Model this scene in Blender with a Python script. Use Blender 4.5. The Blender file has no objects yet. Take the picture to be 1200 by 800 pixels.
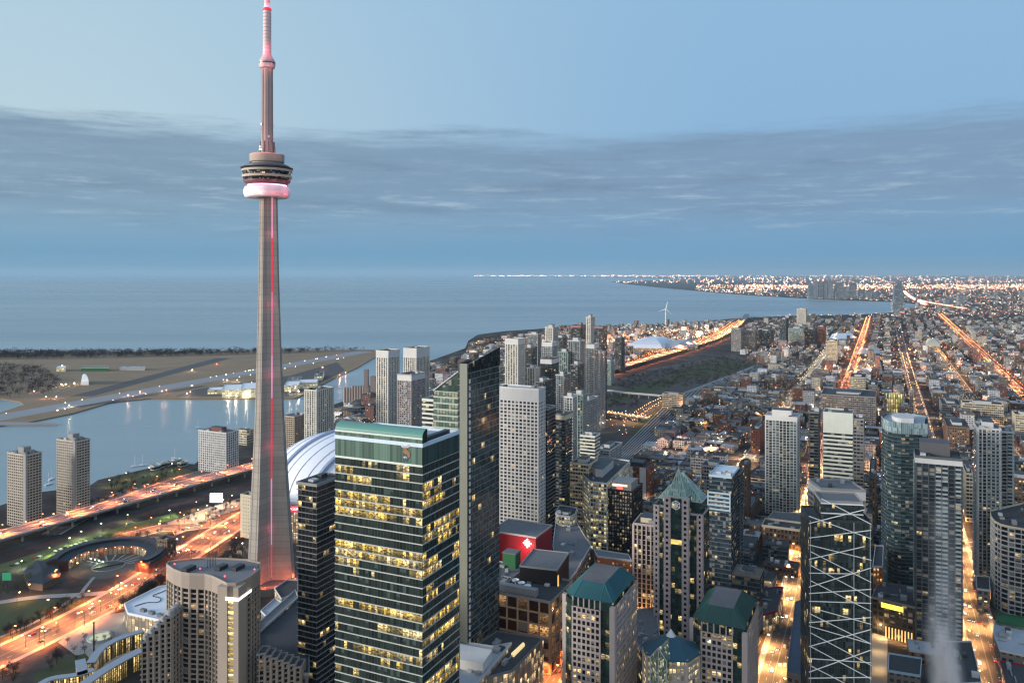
import bpy, math, random
from statistics import NormalDist
from mathutils import Vector
from mathutils.geometry import tessellate_polygon
from math import radians, sin, cos, pi, sqrt, hypot, floor

random.seed(7)
SC = bpy.context.scene
COL = SC.collection
D = bpy.data

# ---------------------------------------------------------------- camera, sky, sun, exposure
F, CX, HY, EYE = 940.0, 600.0, 320.0, 266.0      # focal length and horizon of the 1200x800 photograph, eye height in metres
cam = D.objects.new('camera', D.cameras.new('camera'))
COL.objects.link(cam)
cam.location = (0, 0, EYE)
cam.rotation_euler = (radians(90), 0, 0)
cam.data.sensor_width = 36
cam.data.lens = F / 1200 * 36
cam.data.shift_y = -80 / 1200
cam.data.clip_start = 1
cam.data.clip_end = 400000
SC.camera = cam

SUN_EL, SUN_AZ = 11.0, 257.0          # low glow behind and to the left of the camera
SUN_STRENGTH, SKY_NISHITA = 4.4, 0.05
EXPOSURE = 0.15
BACK_GLOW = 0.95

SC.view_settings.view_transform = 'Standard'
SC.view_settings.look = 'None'
SC.view_settings.gamma = 1
SC.view_settings.exposure = EXPOSURE
SC.view_settings.use_curve_mapping = False
SC.render.engine = 'CYCLES'
cy = SC.cycles
cy.max_bounces = 5
cy.diffuse_bounces = 2
cy.glossy_bounces = 3
cy.transmission_bounces = 3
cy.volume_bounces = 1
cy.sample_clamp_indirect = 2.0
cy.use_denoising = True
cy.use_light_tree = True
cy.volume_step_rate = 2.0
cy.volume_max_steps = 64
cy.filter_width = 1.3

sd = D.lights.new('sun', 'SUN')
sd.energy = SUN_STRENGTH
sd.angle = radians(14)
sd.color = (1.0, 0.93, 0.85)
sun = D.objects.new('sun', sd)
COL.objects.link(sun)
_az = radians(SUN_AZ)
# azimuth measured from +Y clockwise; the direction towards the sun:
SUN_DIR = Vector((sin(_az) * cos(radians(SUN_EL)), cos(_az) * cos(radians(SUN_EL)), sin(radians(SUN_EL))))
sun.rotation_euler = SUN_DIR.to_track_quat('Z', 'Y').to_euler()


class NT:
    """small node-tree helper"""
    def __init__(s, tree):
        s.t = tree
        s.n = tree.nodes
        s.l = tree.links

    def add(s, typ, **kw):
        n = s.n.new(typ)
        for k, v in kw.items():
            setattr(n, k, v)
        return n

    def put(s, sock, v):
        if isinstance(v, bpy.types.NodeSocket):
            s.l.new(v, sock)
        elif v is not None:
            if sock.type == 'RGBA' and len(v) == 3:
                v = (*v, 1)
            sock.default_value = v

    def math(s, op, a, b=None, c=None, clamp=False):
        n = s.add('ShaderNodeMath', operation=op, use_clamp=clamp)
        for i, v in enumerate((a, b, c)):
            if v is not None:
                s.put(n.inputs[i], v)
        return n.outputs[0]

    def mix(s, f, a, b, mode='MIX'):
        n = s.add('ShaderNodeMix', data_type='RGBA', blend_type=mode)
        s.put(n.inputs[0], f)
        s.put(n.inputs[6], a)
        s.put(n.inputs[7], b)
        return n.outputs[2]

    def sep(s, v):
        n = s.add('ShaderNodeSeparateXYZ')
        s.l.new(v, n.inputs[0])
        return n.outputs

    def comb(s, x, y, z=0.0):
        n = s.add('ShaderNodeCombineXYZ')
        for i, v in enumerate((x, y, z)):
            s.put(n.inputs[i], v)
        return n.outputs[0]

    def noise(s, v, scale, detail=3, rough=0.5):
        n = s.add('ShaderNodeTexNoise')
        if v is not None:
            s.l.new(v, n.inputs['Vector'])
        n.inputs['Scale'].default_value = scale
        n.inputs['Detail'].default_value = detail
        n.inputs['Roughness'].default_value = rough
        return n.outputs['Fac']

    def white(s, v):
        n = s.add('ShaderNodeTexWhiteNoise', noise_dimensions='3D')
        s.l.new(v, n.inputs['Vector'])
        return n.outputs['Value'], n.outputs['Color']

    def step(s, v, a, b):
        n = s.add('ShaderNodeMapRange', interpolation_type='SMOOTHSTEP')
        s.put(n.inputs['Value'], v)
        n.inputs['From Min'].default_value = a
        n.inputs['From Max'].default_value = b
        return n.outputs[0]

    def ramp(s, v, stops):
        n = s.add('ShaderNodeValToRGB')
        s.put(n.inputs[0], v)
        e = n.color_ramp.elements
        while len(e) < len(stops):
            e.new(0.5)
        for el, (p, c) in zip(e, stops):
            el.position = p
            el.color = (*c, 1)
        return n.outputs[0]


def s2l(r, g, b, ev=EXPOSURE):
    f = lambda c: 2 ** -ev * _s2l(c)
    return (f(r), f(g), f(b))


def _s2l(c):
    return (c / 255 / 12.92) if c <= 10 else ((c / 255 + 0.055) / 1.055) ** 2.4


def make_world():
    w = D.worlds.new('World')
    SC.world = w
    w.use_nodes = True
    t = NT(w.node_tree)
    t.n.clear()
    out = t.add('ShaderNodeOutputWorld')
    bg = t.add('ShaderNodeBackground')
    tc = t.add('ShaderNodeTexCoord')
    d = tc.outputs['Generated']
    x, y, z = t.sep(d)
    az = t.math('ARCTAN2', x, y)                       # 0 straight ahead, + to the right
    rad = t.math('SQRT', t.math('ADD', t.math('MULTIPLY', x, x), t.math('MULTIPLY', y, y)))
    el = t.math('DIVIDE', z, t.math('MAXIMUM', rad, 0.02))   # tan(elevation)
    # two clear-sky gradients, paler to the left, bluer to the right
    tt = t.math('MULTIPLY', t.math('MAXIMUM', el, 0.0), 1.6, clamp=True)
    left = t.ramp(tt, [(0, s2l(114, 160, 188)), (0.04, s2l(114, 160, 190)), (0.17, s2l(162, 192, 213)), (0.28, s2l(186, 211, 224)), (0.6, s2l(173, 204, 224)), (1, s2l(134, 175, 214))])
    right = t.ramp(tt, [(0, s2l(110, 156, 190)), (0.04, s2l(112, 158, 194)), (0.17, s2l(130, 170, 206)), (0.28, s2l(141, 182, 217)), (0.6, s2l(145, 185, 219)), (1, s2l(128, 170, 214))])
    clear = t.mix(t.step(az, -0.6, 0.32), left, right)
    # cloud bank
    v1 = t.comb(t.math('MULTIPLY', az, 3.0), t.math('MULTIPLY', el, 26.0), 1.3)
    v2 = t.comb(t.math('MULTIPLY', az, 7.0), t.math('MULTIPLY', el, 75.0), 4.1)
    n1 = t.noise(v1, 1.6, 6, 0.62)
    n2 = t.noise(v2, 1.5, 6, 0.72)
    v3 = t.comb(t.math('MULTIPLY', az, 16.0), t.math('MULTIPLY', el, 120.0), 9.7)
    n3 = t.noise(v3, 1.4, 5, 0.7)
    top = t.math('ADD', 0.172, t.math('MULTIPLY', t.step(az, 0.15, 0.62), 0.004))
    top = t.math('ADD', top, t.math('ADD', t.math('MULTIPLY', t.math('SUBTRACT', n1, 0.5), 0.06), t.math('MULTIPLY', t.math('SUBTRACT', n2, 0.5), 0.035)))
    up = t.math('SUBTRACT', 1.0, t.step(t.math('SUBTRACT', el, top), -0.022, 0.010))
    lo = t.step(t.math('ADD', el, t.math('MULTIPLY', t.math('SUBTRACT', n1, 0.5), 0.05)), 0.022, 0.105)
    mask = t.math('MULTIPLY', t.math('MULTIPLY', up, lo), t.math('ADD', 0.62, t.math('MULTIPLY', n1, 0.5)), clamp=True)
    cloud = t.mix(t.step(az, -0.5, 0.4), s2l(122, 149, 173), s2l(126, 153, 182))
    sky = t.mix(t.math('MULTIPLY', mask, 0.95), clear, cloud)
    # thin pale streaks
    st = t.math('MULTIPLY', t.step(n2, 0.50, 0.74), t.math('MULTIPLY', t.step(el, 0.035, 0.075), t.math('SUBTRACT', 1.0, t.step(el, 0.10, 0.16))))
    sky = t.mix(t.math('MULTIPLY', st, 0.62), sky, s2l(182, 204, 219))
    st2 = t.math('MULTIPLY', t.step(n3, 0.50, 0.72), t.math('MULTIPLY', mask, t.step(n1, 0.62, 0.42)))
    sky = t.mix(t.math('MULTIPLY', st2, 0.42), sky, s2l(158, 183, 206))
    dk = t.math('MULTIPLY', t.step(n1, 0.52, 0.75), t.math('MULTIPLY', up, lo))
    sky = t.mix(t.math('MULTIPLY', dk, 0.40), sky, s2l(106, 131, 158))
    # dawn glow behind the camera
    back = t.step(t.math('ADD', t.math('MULTIPLY', y, -1.0), t.math('MULTIPLY', x, -0.45)), -0.1, 1.0)
    glow = t.mix(t.math('MULTIPLY', t.math('MAXIMUM', z, 0.0), 1.6, clamp=True), (0.92, 0.86, 0.82), (0.60, 0.68, 0.78))
    sky = t.mix(back, sky, t.mix(0.0, glow, glow))
    sc = t.math('ADD', 1.0, t.math('MULTIPLY', back, BACK_GLOW - 1.0))
    nis = t.add('ShaderNodeTexSky')
    nis.sky_type = 'NISHITA'
    nis.sun_disc = False
    nis.sun_elevation = radians(SUN_EL)
    nis.sun_rotation = radians(SUN_AZ)
    nis.altitude = 266
    # the real sky scatter joins in behind the camera and overhead, where the clear sky is open
    nsel = t.math('MULTIPLY', t.math('ADD', back, t.step(z, 0.3, 0.8), clamp=True), SKY_NISHITA)
    add = t.mix(1.0, t.mix(1.0, sky, t.comb(sc, sc, sc), 'MULTIPLY'), t.mix(1.0, nis.outputs[0], t.comb(nsel, nsel, nsel), 'MULTIPLY'), 'ADD')
    t.l.new(add, bg.inputs['Color'])
    bg.inputs['Strength'].default_value = 1.0
    t.l.new(bg.outputs[0], out.inputs['Surface'])
    w.cycles.sampling_method = 'MANUAL'
    w.cycles.sample_map_resolution = 512


make_world()

# ---------------------------------------------------------------- geometry helpers
_th = math.atan2(440, 940)
E1 = (sin(_th), cos(_th))            # street grid: away from the camera
E2 = (-cos(_th), sin(_th))           # street grid: to the left and away


def gp(px, py, z=0.0):
    """point of the place at height z seen at photo pixel px, py"""
    Y = (EYE - z) * F / (py - HY)
    return ((px - CX) / F * Y, Y)


def at(px, py, Y):
    return Vector(((px - CX) / F * Y, Y, EYE - (py - HY) / F * Y))


def zat(py, Y):
    return EYE - (py - HY) / F * Y


def grid(a, b):
    return (a * E1[0] + b * E2[0], a * E1[1] + b * E2[1])


def ab(p):
    return (p[0] * E1[0] + p[1] * E1[1], p[0] * E2[0] + p[1] * E2[1])


def pxy(x, y, z=0.0):
    return (CX + x / y * F, HY + (EYE - z) / y * F)


def inside(p, poly):
    x, y = p
    c = False
    j = len(poly) - 1
    for i in range(len(poly)):
        xi, yi = poly[i]
        xj, yj = poly[j]
        if (yi > y) != (yj > y) and x < (xj - xi) * (y - yi) / (yj - yi) + xi:
            c = not c
        j = i
    return c


def area(fp):
    return sum(fp[i - 1][0] * fp[i][1] - fp[i][0] * fp[i - 1][1] for i in range(len(fp))) / 2


def ccw(fp):
    return list(fp) if area(fp) > 0 else list(reversed(fp))


def offset(fp, d):
    out = []
    n = len(fp)
    for i in range(n):
        p, c, q = Vector(fp[i - 1]), Vector(fp[i]), Vector(fp[(i + 1) % n])
        a, b = (c - p).normalized(), (q - c).normalized()
        na, nb = Vector((a.y, -a.x)), Vector((b.y, -b.x))
        k = 1 + na.dot(nb)
        m = (na + nb) / max(k, 0.35)
        out.append((c.x + m.x * d, c.y + m.y * d))
    return out


class MB:
    def __init__(s):
        s.v, s.f, s.u, s.m = [], [], [], []

    def poly(s, pts, uv=None, m=0):
        i = len(s.v)
        s.v += [tuple(p) for p in pts]
        s.f.append(tuple(range(i, i + len(pts))))
        s.u += list(uv) if uv else [(p[0] * .7 + p[1] * .7, p[2]) for p in pts]
        s.m.append(m)

    def prism(s, fp, z0, z1, m=0, mt=None, bottom=False, top=True):
        fp = ccw(fp)
        n = len(fp)
        run = 0
        for i in range(n):
            p, q = fp[i], fp[(i + 1) % n]
            L = hypot(q[0] - p[0], q[1] - p[1])
            s.poly([(*p, z0), (*q, z0), (*q, z1), (*p, z1)], [(run, 0), (run + L, 0), (run + L, z1 - z0), (run, z1 - z0)], m)
            run += L
        if top:
            s.flat(fp, z1, m if mt is None else mt)
        if bottom:
            s.flat(fp, z0, m if mt is None else mt, True)

    def flat(s, fp, z, m=0, flip=False):
        fp = ccw(fp)
        tris = tessellate_polygon([[Vector((p[0], p[1], 0)) for p in fp]])
        for t in tris:
            P = [fp[k] for k in t]
            if (area(P) < 0) != flip:
                P.reverse()
            s.poly([(*p, z) for p in P], [(p[0], p[1]) for p in P], m)

    def obox(s, c, hx, hy, z0, z1, d=(1, 0), m=0, mt=None, bottom=True):
        e = (-d[1], d[0])
        fp = [(c[0] + i * hx * d[0] + j * hy * e[0], c[1] + i * hx * d[1] + j * hy * e[1]) for i, j in ((-1, -1), (1, -1), (1, 1), (-1, 1))]
        s.prism(fp, z0, z1, m, mt, bottom)

    def tube(s, p0, p1, r0, r1=None, n=8, m=0, caps=True):
        r1 = r0 if r1 is None else r1
        p0, p1 = Vector(p0), Vector(p1)
        ax = (p1 - p0).normalized()
        a = ax.orthogonal().normalized()
        b = ax.cross(a)
        R0 = [p0 + (a * cos(k * 2 * pi / n) + b * sin(k * 2 * pi / n)) * r0 for k in range(n)]
        R1 = [p1 + (a * cos(k * 2 * pi / n) + b * sin(k * 2 * pi / n)) * r1 for k in range(n)]
        for k in range(n):
            j = (k + 1) % n
            s.poly([R0[k], R0[j], R1[j], R1[k]], None, m)
        if caps:
            s.poly(R1, None, m)
            s.poly(list(reversed(R0)), None, m)

    def lathe(s, c, prof, n=48, m=0, uvs=1.0):
        """prof: (r, z) pairs from bottom to top round the vertical axis through c"""
        for (r0, z0), (r1, z1) in zip(prof, prof[1:]):
            for k in range(n):
                a0, a1 = k * 2 * pi / n, (k + 1) * 2 * pi / n
                pts = [(c[0] + r0 * cos(a0), c[1] + r0 * sin(a0), z0), (c[0] + r0 * cos(a1), c[1] + r0 * sin(a1), z0),
                       (c[0] + r1 * cos(a1), c[1] + r1 * sin(a1), z1), (c[0] + r1 * cos(a0), c[1] + r1 * sin(a0), z1)]
                s.poly(pts, [(a0 * max(r0, r1), z0), (a1 * max(r0, r1), z0), (a1 * max(r0, r1), z1), (a0 * max(r0, r1), z1)], m)

    def ball(s, c, r, m=0, sq=1.0):
        x, y, z = c
        P = [(x + r, y, z), (x, y + r, z), (x - r, y, z), (x, y - r, z)]
        T, B = (x, y, z + r * sq), (x, y, z - r * sq)
        for k in range(4):
            s.poly([P[k], P[(k + 1) % 4], T], None, m)
            s.poly([P[(k + 1) % 4], P[k], B], None, m)

    def build(s, name, mats, parent=None, origin=(0, 0, 0), smooth=False):
        me = D.meshes.new(name)
        ox, oy, oz = origin
        me.from_pydata([(x - ox, y - oy, z - oz) for x, y, z in s.v], [], s.f)
        if not isinstance(mats, (list, tuple)):
            mats = [mats]
        for m in mats:
            me.materials.append(m)
        uv = me.uv_layers.new(name='UVMap')
        uv.data.foreach_set('uv', [c for p in s.u for c in p])
        me.polygons.foreach_set('material_index', s.m)
        if smooth:
            me.polygons.foreach_set('use_smooth', [True] * len(s.f))
        me.update()
        o = D.objects.new(name, me)
        COL.objects.link(o)
        if parent is not None:
            o.parent = parent
        else:
            o.location = origin
        return o


def tag(o, label=None, cat=None, group=None, kind=None):
    if label:
        o['label'] = label
    if cat:
        o['category'] = cat
    if group:
        o['group'] = group
    if kind:
        o['kind'] = kind
    return o


class Thing:
    """an Empty at the thing's base; parts are built in world coordinates and parented under it"""
    def __init__(s, name, label, cat, loc, group=None):
        s.o = D.objects.new(name, None)
        COL.objects.link(s.o)
        s.loc = (loc[0], loc[1], loc[2] if len(loc) > 2 else 0.0)
        s.o.location = s.loc
        s.o.empty_display_size = 5
        tag(s.o, label, cat, group)

    def part(s, name, mb, mats, parent=None, smooth=False, label=None):
        o = mb.build(name, mats, parent or s.o, s.loc, smooth)
        if label:
            o['label'] = label
        return o


def copy_tree(o, parent=None):
    c = o.copy()
    COL.objects.link(c)
    if parent is not None:
        c.parent = parent
    for ch in o.children:
        copy_tree(ch, c)
    return c


# ---------------------------------------------------------------- materials
_M = {}


def new_mat(name):
    m = D.materials.new(name)
    m.use_nodes = True
    t = NT(m.node_tree)
    return m, t, t.n['Principled BSDF']


def plain(name, col, rough=0.8, var=0.18, scale=0.15, metal=0.0, spec=0.3, lines=0):
    """matt surface with uneven tone and faint weather streaks"""
    if name in _M:
        return _M[name]
    m, t, p = new_mat(name)
    geo = t.add('ShaderNodeNewGeometry').outputs['Position']
    x, y, z = t.sep(geo)
    n1 = t.noise(geo, scale, 4, 0.6)
    n2 = t.noise(t.comb(t.math('MULTIPLY', x, 1.0), t.math('MULTIPLY', y, 1.0), t.math('MULTIPLY', z, 0.08)), 0.6, 3)
    k = t.math('ADD', 1.0 - var, t.math('ADD', t.math('MULTIPLY', n1, var * 1.2), t.math('MULTIPLY', n2, var * 0.8)))
    if lines:
        ln = t.math('LESS_THAN', t.math('FRACT', t.math('DIVIDE', z, lines)), 0.10)
        lift = t.white(t.comb(3.3, 1.1, t.math('FLOOR', t.math('DIVIDE', z, lines))))[0]
        k = t.math('MULTIPLY', k, t.math('MULTIPLY', t.math('SUBTRACT', 1.0, t.math('MULTIPLY', ln, 0.22)), t.math('ADD', 0.92, t.math('MULTIPLY', lift, 0.14))))
    t.l.new(t.mix(1.0, col, t.comb(k, k, k), 'MULTIPLY'), p.inputs['Base Color'])
    p.inputs['Roughness'].default_value = rough
    p.inputs['Metallic'].default_value = metal
    p.inputs['Specular IOR Level'].default_value = spec
    _M[name] = m
    return m


def lit(name, col, strength, var=0.0):
    if name in _M:
        return _M[name]
    m, t, p = new_mat(name)
    p.inputs['Base Color'].default_value = (*[min(1, c) * 0.5 for c in col], 1)
    p.inputs['Emission Color'].default_value = (*col, 1)
    if var:
        geo = t.add('ShaderNodeNewGeometry').outputs['Position']
        v, c = t.white(t.comb(*[t.math('FLOOR', t.math('MULTIPLY', q, 0.35)) for q in t.sep(geo)]))
        t.l.new(t.math('MULTIPLY', strength, t.math('ADD', 1 - var, t.math('MULTIPLY', v, 2 * var))), p.inputs['Emission Strength'])
    else:
        p.inputs['Emission Strength'].default_value = strength
    m.cycles.emission_sampling = 'NONE'
    _M[name] = m
    return m


WARM = (1.0, 0.66, 0.22)


def glazing(name, col, bay, fl, prob=0.1, lcol=WARM, strength=0.9, wall=None, wf=1.0, hf=1.0, mull=0.06, blind=0.25, bcol=(0.20, 0.20, 0.19), rough=0.12, spec=0.35, cluster=0.5, mcol=None, room=1, long=.16, floorw=0):
    """window wall: cells of bay x floor, some rooms lit, some blinds down; wall given: punched openings of wf x hf"""
    if name in _M:
        return _M[name]
    m, t, p = new_mat(name)
    uvn = t.add('ShaderNodeUVMap')
    u, v, _ = t.sep(uvn.outputs[0])
    rnd = t.math('MULTIPLY', t.add('ShaderNodeObjectInfo').outputs['Random'], 91.0)
    su, sv = t.math('DIVIDE', u, bay), t.math('DIVIDE', v, fl)
    cu, cv = t.math('FLOOR', su), t.math('FLOOR', sv)
    fu, fv = t.math('FRACT', su), t.math('FRACT', sv)
    gu = t.math('FLOOR', t.math('DIVIDE', cu, float(room))) if room > 1 else cu
    r, rc = t.white(t.comb(t.math('ADD', gu, 0.5), t.math('ADD', cv, 0.5), rnd))
    rr = t.sep(rc)
    rb = t.sep(t.white(t.comb(t.math('ADD', cu, 0.3), t.math('ADD', cv, 0.7), rnd))[1])
    clus = t.noise(t.comb(t.math('MULTIPLY', cu, long), t.math('MULTIPLY', cv, 0.75), rnd), 1.0, 2, 0.5)
    score = t.math('ADD', t.math('MULTIPLY', r, 1 - cluster), t.math('MULTIPLY', t.step(clus, 0.28, 0.72), cluster))
    if cluster < 0.08:
        thr = 1 - prob
    else:
        thr = 0.5 + NormalDist().inv_cdf(1 - min(max(prob, 1e-5), .999)) * sqrt((0.289 * (1 - cluster)) ** 2 + (0.26 * cluster) ** 2)
    if floorw:
        fr_ = t.white(t.comb(7.7, t.math('ADD', cv, 0.5), rnd))[0]
        thr = t.math('ADD', thr, t.math('MULTIPLY', t.math('SUBTRACT', 0.5, fr_), floorw))
    on = t.math('GREATER_THAN', score, thr)
    # window opening in the cell
    du = t.math('ABSOLUTE', t.math('SUBTRACT', fu, 0.5))
    dv = t.math('ABSOLUTE', t.math('SUBTRACT', fv, 0.5))
    if wall is not None:
        op = t.math('MULTIPLY', t.math('LESS_THAN', du, wf / 2), t.math('LESS_THAN', dv, hf / 2))
    else:
        op = t.math('LESS_THAN', du, 0.5 - mull / bay)
    # inside of a room: ceiling lights, partitions and furniture break up the glow
    det = t.noise(t.comb(t.math('MULTIPLY', u, 0.55), t.math('MULTIPLY', v, 1.1), rnd), 1.0, 2, 0.6)
    top = t.step(fv, 0.15, 0.75)
    amp = t.math('MULTIPLY', t.math('ADD', 0.16, t.math('MULTIPLY', t.math('POWER', rb[0], 2.0), 1.5)), t.math('MULTIPLY', t.step(det, 0.30, 0.68), t.math('ADD', 0.35, t.math('MULTIPLY', top, 0.8))))
    est = t.math('MULTIPLY', t.math('MULTIPLY', on, op), t.math('MULTIPLY', amp, strength))
    warm = t.mix(t.math('MULTIPLY', t.math('MULTIPLY', rr[1], rr[1]), 0.5), lcol, (1.0, 0.86, 0.62))
    t.l.new(warm, p.inputs['Emission Color'])
    t.l.new(est, p.inputs['Emission Strength'])
    bl = t.math('MULTIPLY', t.math('LESS_THAN', rb[2], blind), t.math('GREATER_THAN', fv, t.math('MULTIPLY', rb[1], 0.7)))
    dark = t.math('ADD', 0.6, t.math('MULTIPLY', rb[1], 0.8))
    g = t.mix(bl, t.mix(1.0, col, t.comb(dark, dark, dark), 'MULTIPLY'), bcol)
    other = wall if wall is not None else (mcol or tuple(c * 0.6 for c in col))
    if wall is not None:
        geo = t.add('ShaderNodeNewGeometry').outputs['Position']
        n1 = t.noise(geo, 0.12, 3)
        k = t.math('ADD', 0.75, t.math('MULTIPLY', n1, 0.5))
        other = t.mix(1.0, wall, t.comb(k, k, k), 'MULTIPLY')
    t.l.new(t.mix(op, other, g), p.inputs['Base Color'])
    t.l.new(t.math('ADD', 0.75, t.math('MULTIPLY', op, rough - 0.75)), p.inputs['Roughness'])
    p.inputs['Specular IOR Level'].default_value = spec
    if wall is not None:
        bump = t.add('ShaderNodeBump')
        bump.inputs['Strength'].default_value = 0.6
        bump.inputs['Distance'].default_value = 0.3
        t.l.new(t.math('SUBTRACT', 1.0, op), bump.inputs['Height'])
        t.l.new(bump.outputs[0], p.inputs['Normal'])
    m.cycles.emission_sampling = 'NONE'
    _M[name] = m
    return m


WHITE = plain('white_precast', (0.53, 0.525, 0.51))
PALE = plain('pale_grey_panel', (0.44, 0.45, 0.45))
TAN = plain('tan_concrete', (0.42, 0.36, 0.29))
STONE = plain('pink_grey_stone', (0.40, 0.345, 0.33))
CREAM = plain('cream_stone', (0.52, 0.46, 0.34))
GREY = plain('grey_concrete', (0.25, 0.25, 0.25))
MIDGREY = plain('mid_grey_panel', (0.15, 0.155, 0.16))
DARK = plain('charcoal_metal', (0.035, 0.038, 0.042), 0.5)
BLACKM = plain('black_panel', (0.012, 0.012, 0.014), 0.45)
BRICK = plain('red_brick', (0.17, 0.062, 0.042))
BROWN = plain('brown_brick', (0.13, 0.085, 0.06))
TEALP = plain('teal_panel', (0.05, 0.085, 0.075), 0.35)
TEALROOF = plain('verdigris_roof', (0.018, 0.078, 0.092), 0.5)
GREENROOF = plain('green_copper_roof', (0.02, 0.056, 0.048), 0.5)
SILVER = plain('silver_metal', (0.5, 0.52, 0.53), 0.4, metal=0.3)
WHITEM = plain('white_paint', (0.72, 0.73, 0.74), 0.5, 0.08)
BLUEFRAME = plain('pale_blue_metal', (0.34, 0.46, 0.54), 0.4)
BLUEGLASS = plain('blue_balcony_glass', (0.06, 0.10, 0.115), 0.15, spec=0.5)
PALEGLASS = plain('pale_balcony_glass', (0.27, 0.33, 0.35), 0.2, spec=0.5)
ROOF_DARK = plain('dark_roof_gravel', (0.055, 0.055, 0.058), 0.95, 0.4, 0.25)
ROOF_MID = plain('grey_roof_gravel', (0.14, 0.14, 0.145), 0.95, 0.35, 0.25)
ROOF_PALE = plain('pale_roof_membrane', (0.34, 0.36, 0.39), 0.9, 0.25, 0.2)
ROOF_WHITE = plain('white_roof_membrane', (0.60, 0.63, 0.67), 0.8, 0.15, 0.1)
RED = plain('red_cladding', (0.27, 0.008, 0.016), 0.5)
GREENP = plain('green_cladding', (0.022, 0.11, 0.04), 0.5)
ASPHALT = plain('asphalt', (0.07, 0.068, 0.066), 0.85, 0.35, 0.3)
CONC_ROAD = plain('concrete_road', (0.16, 0.15, 0.145), 0.85, 0.3, 0.3)
PAVING = plain('pale_paving', (0.24, 0.235, 0.22), 0.9, 0.3, 0.4)
LINE = plain('road_paint', (0.34, 0.33, 0.30), 0.7, 0.3, 1.0)
STEEL = plain('dark_steel', (0.05, 0.05, 0.055), 0.45, metal=0.6)
LAWN = plain('winter_lawn', (0.045, 0.055, 0.022), 1.0, 0.5, 0.08)
FIELD = plain('dry_airfield_grass', (0.22, 0.155, 0.095), 1.0, 0.55, 0.012)
TWIG = plain('bare_twigs', (0.020, 0.016, 0.017), 1.0, 0.5, 0.05)
TWIG2 = plain('bare_twigs_brown', (0.034, 0.025, 0.020), 1.0, 0.5, 0.05)
TRUNK = plain('bark', (0.04, 0.032, 0.026), 1.0)
SHRUB = plain('evergreen_shrub', (0.075, 0.095, 0.03), 1.0, 0.5, 0.4)
UNIT = plain('rooftop_metal', (0.24, 0.25, 0.26), 0.6)
L_WARM = lit('warm_lamp', (1.0, 0.62, 0.25), 9)
L_ORANGE = lit('sodium_lamp', (1.0, 0.33, 0.09), 7)
L_WHITE = lit('white_lamp', (1.0, 0.90, 0.74), 9)
L_GREEN = lit('green_white_lamp', (0.86, 1.0, 0.55), 8)
L_RED = lit('red_beacon', (1.0, 0.05, 0.06), 6)


def style(key, fh, bw, bh, bd, pw, pd, col, band, pier, prob=0.1, strength=0.9, bal=None, balmat=None, lcol=WARM, cluster=0.5, blind=0.25, bcol=(0.20, 0.20, 0.19), spec=0.35, mull=0.06, rough=0.12, mcol=None, room=1, long=.16, floorw=0):
    return dict(fh=fh, bw=bw, bh=bh, bd=bd, pw=pw, pd=pd, band=band, pier=pier, bal=bal, balmat=balmat,
                glass=glazing('glass_' + key, col, bw, fh, prob, lcol, strength, mull=mull, blind=blind, bcol=bcol, spec=spec, cluster=cluster, rough=rough, mcol=mcol, room=room, long=long, floorw=floorw))


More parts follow.
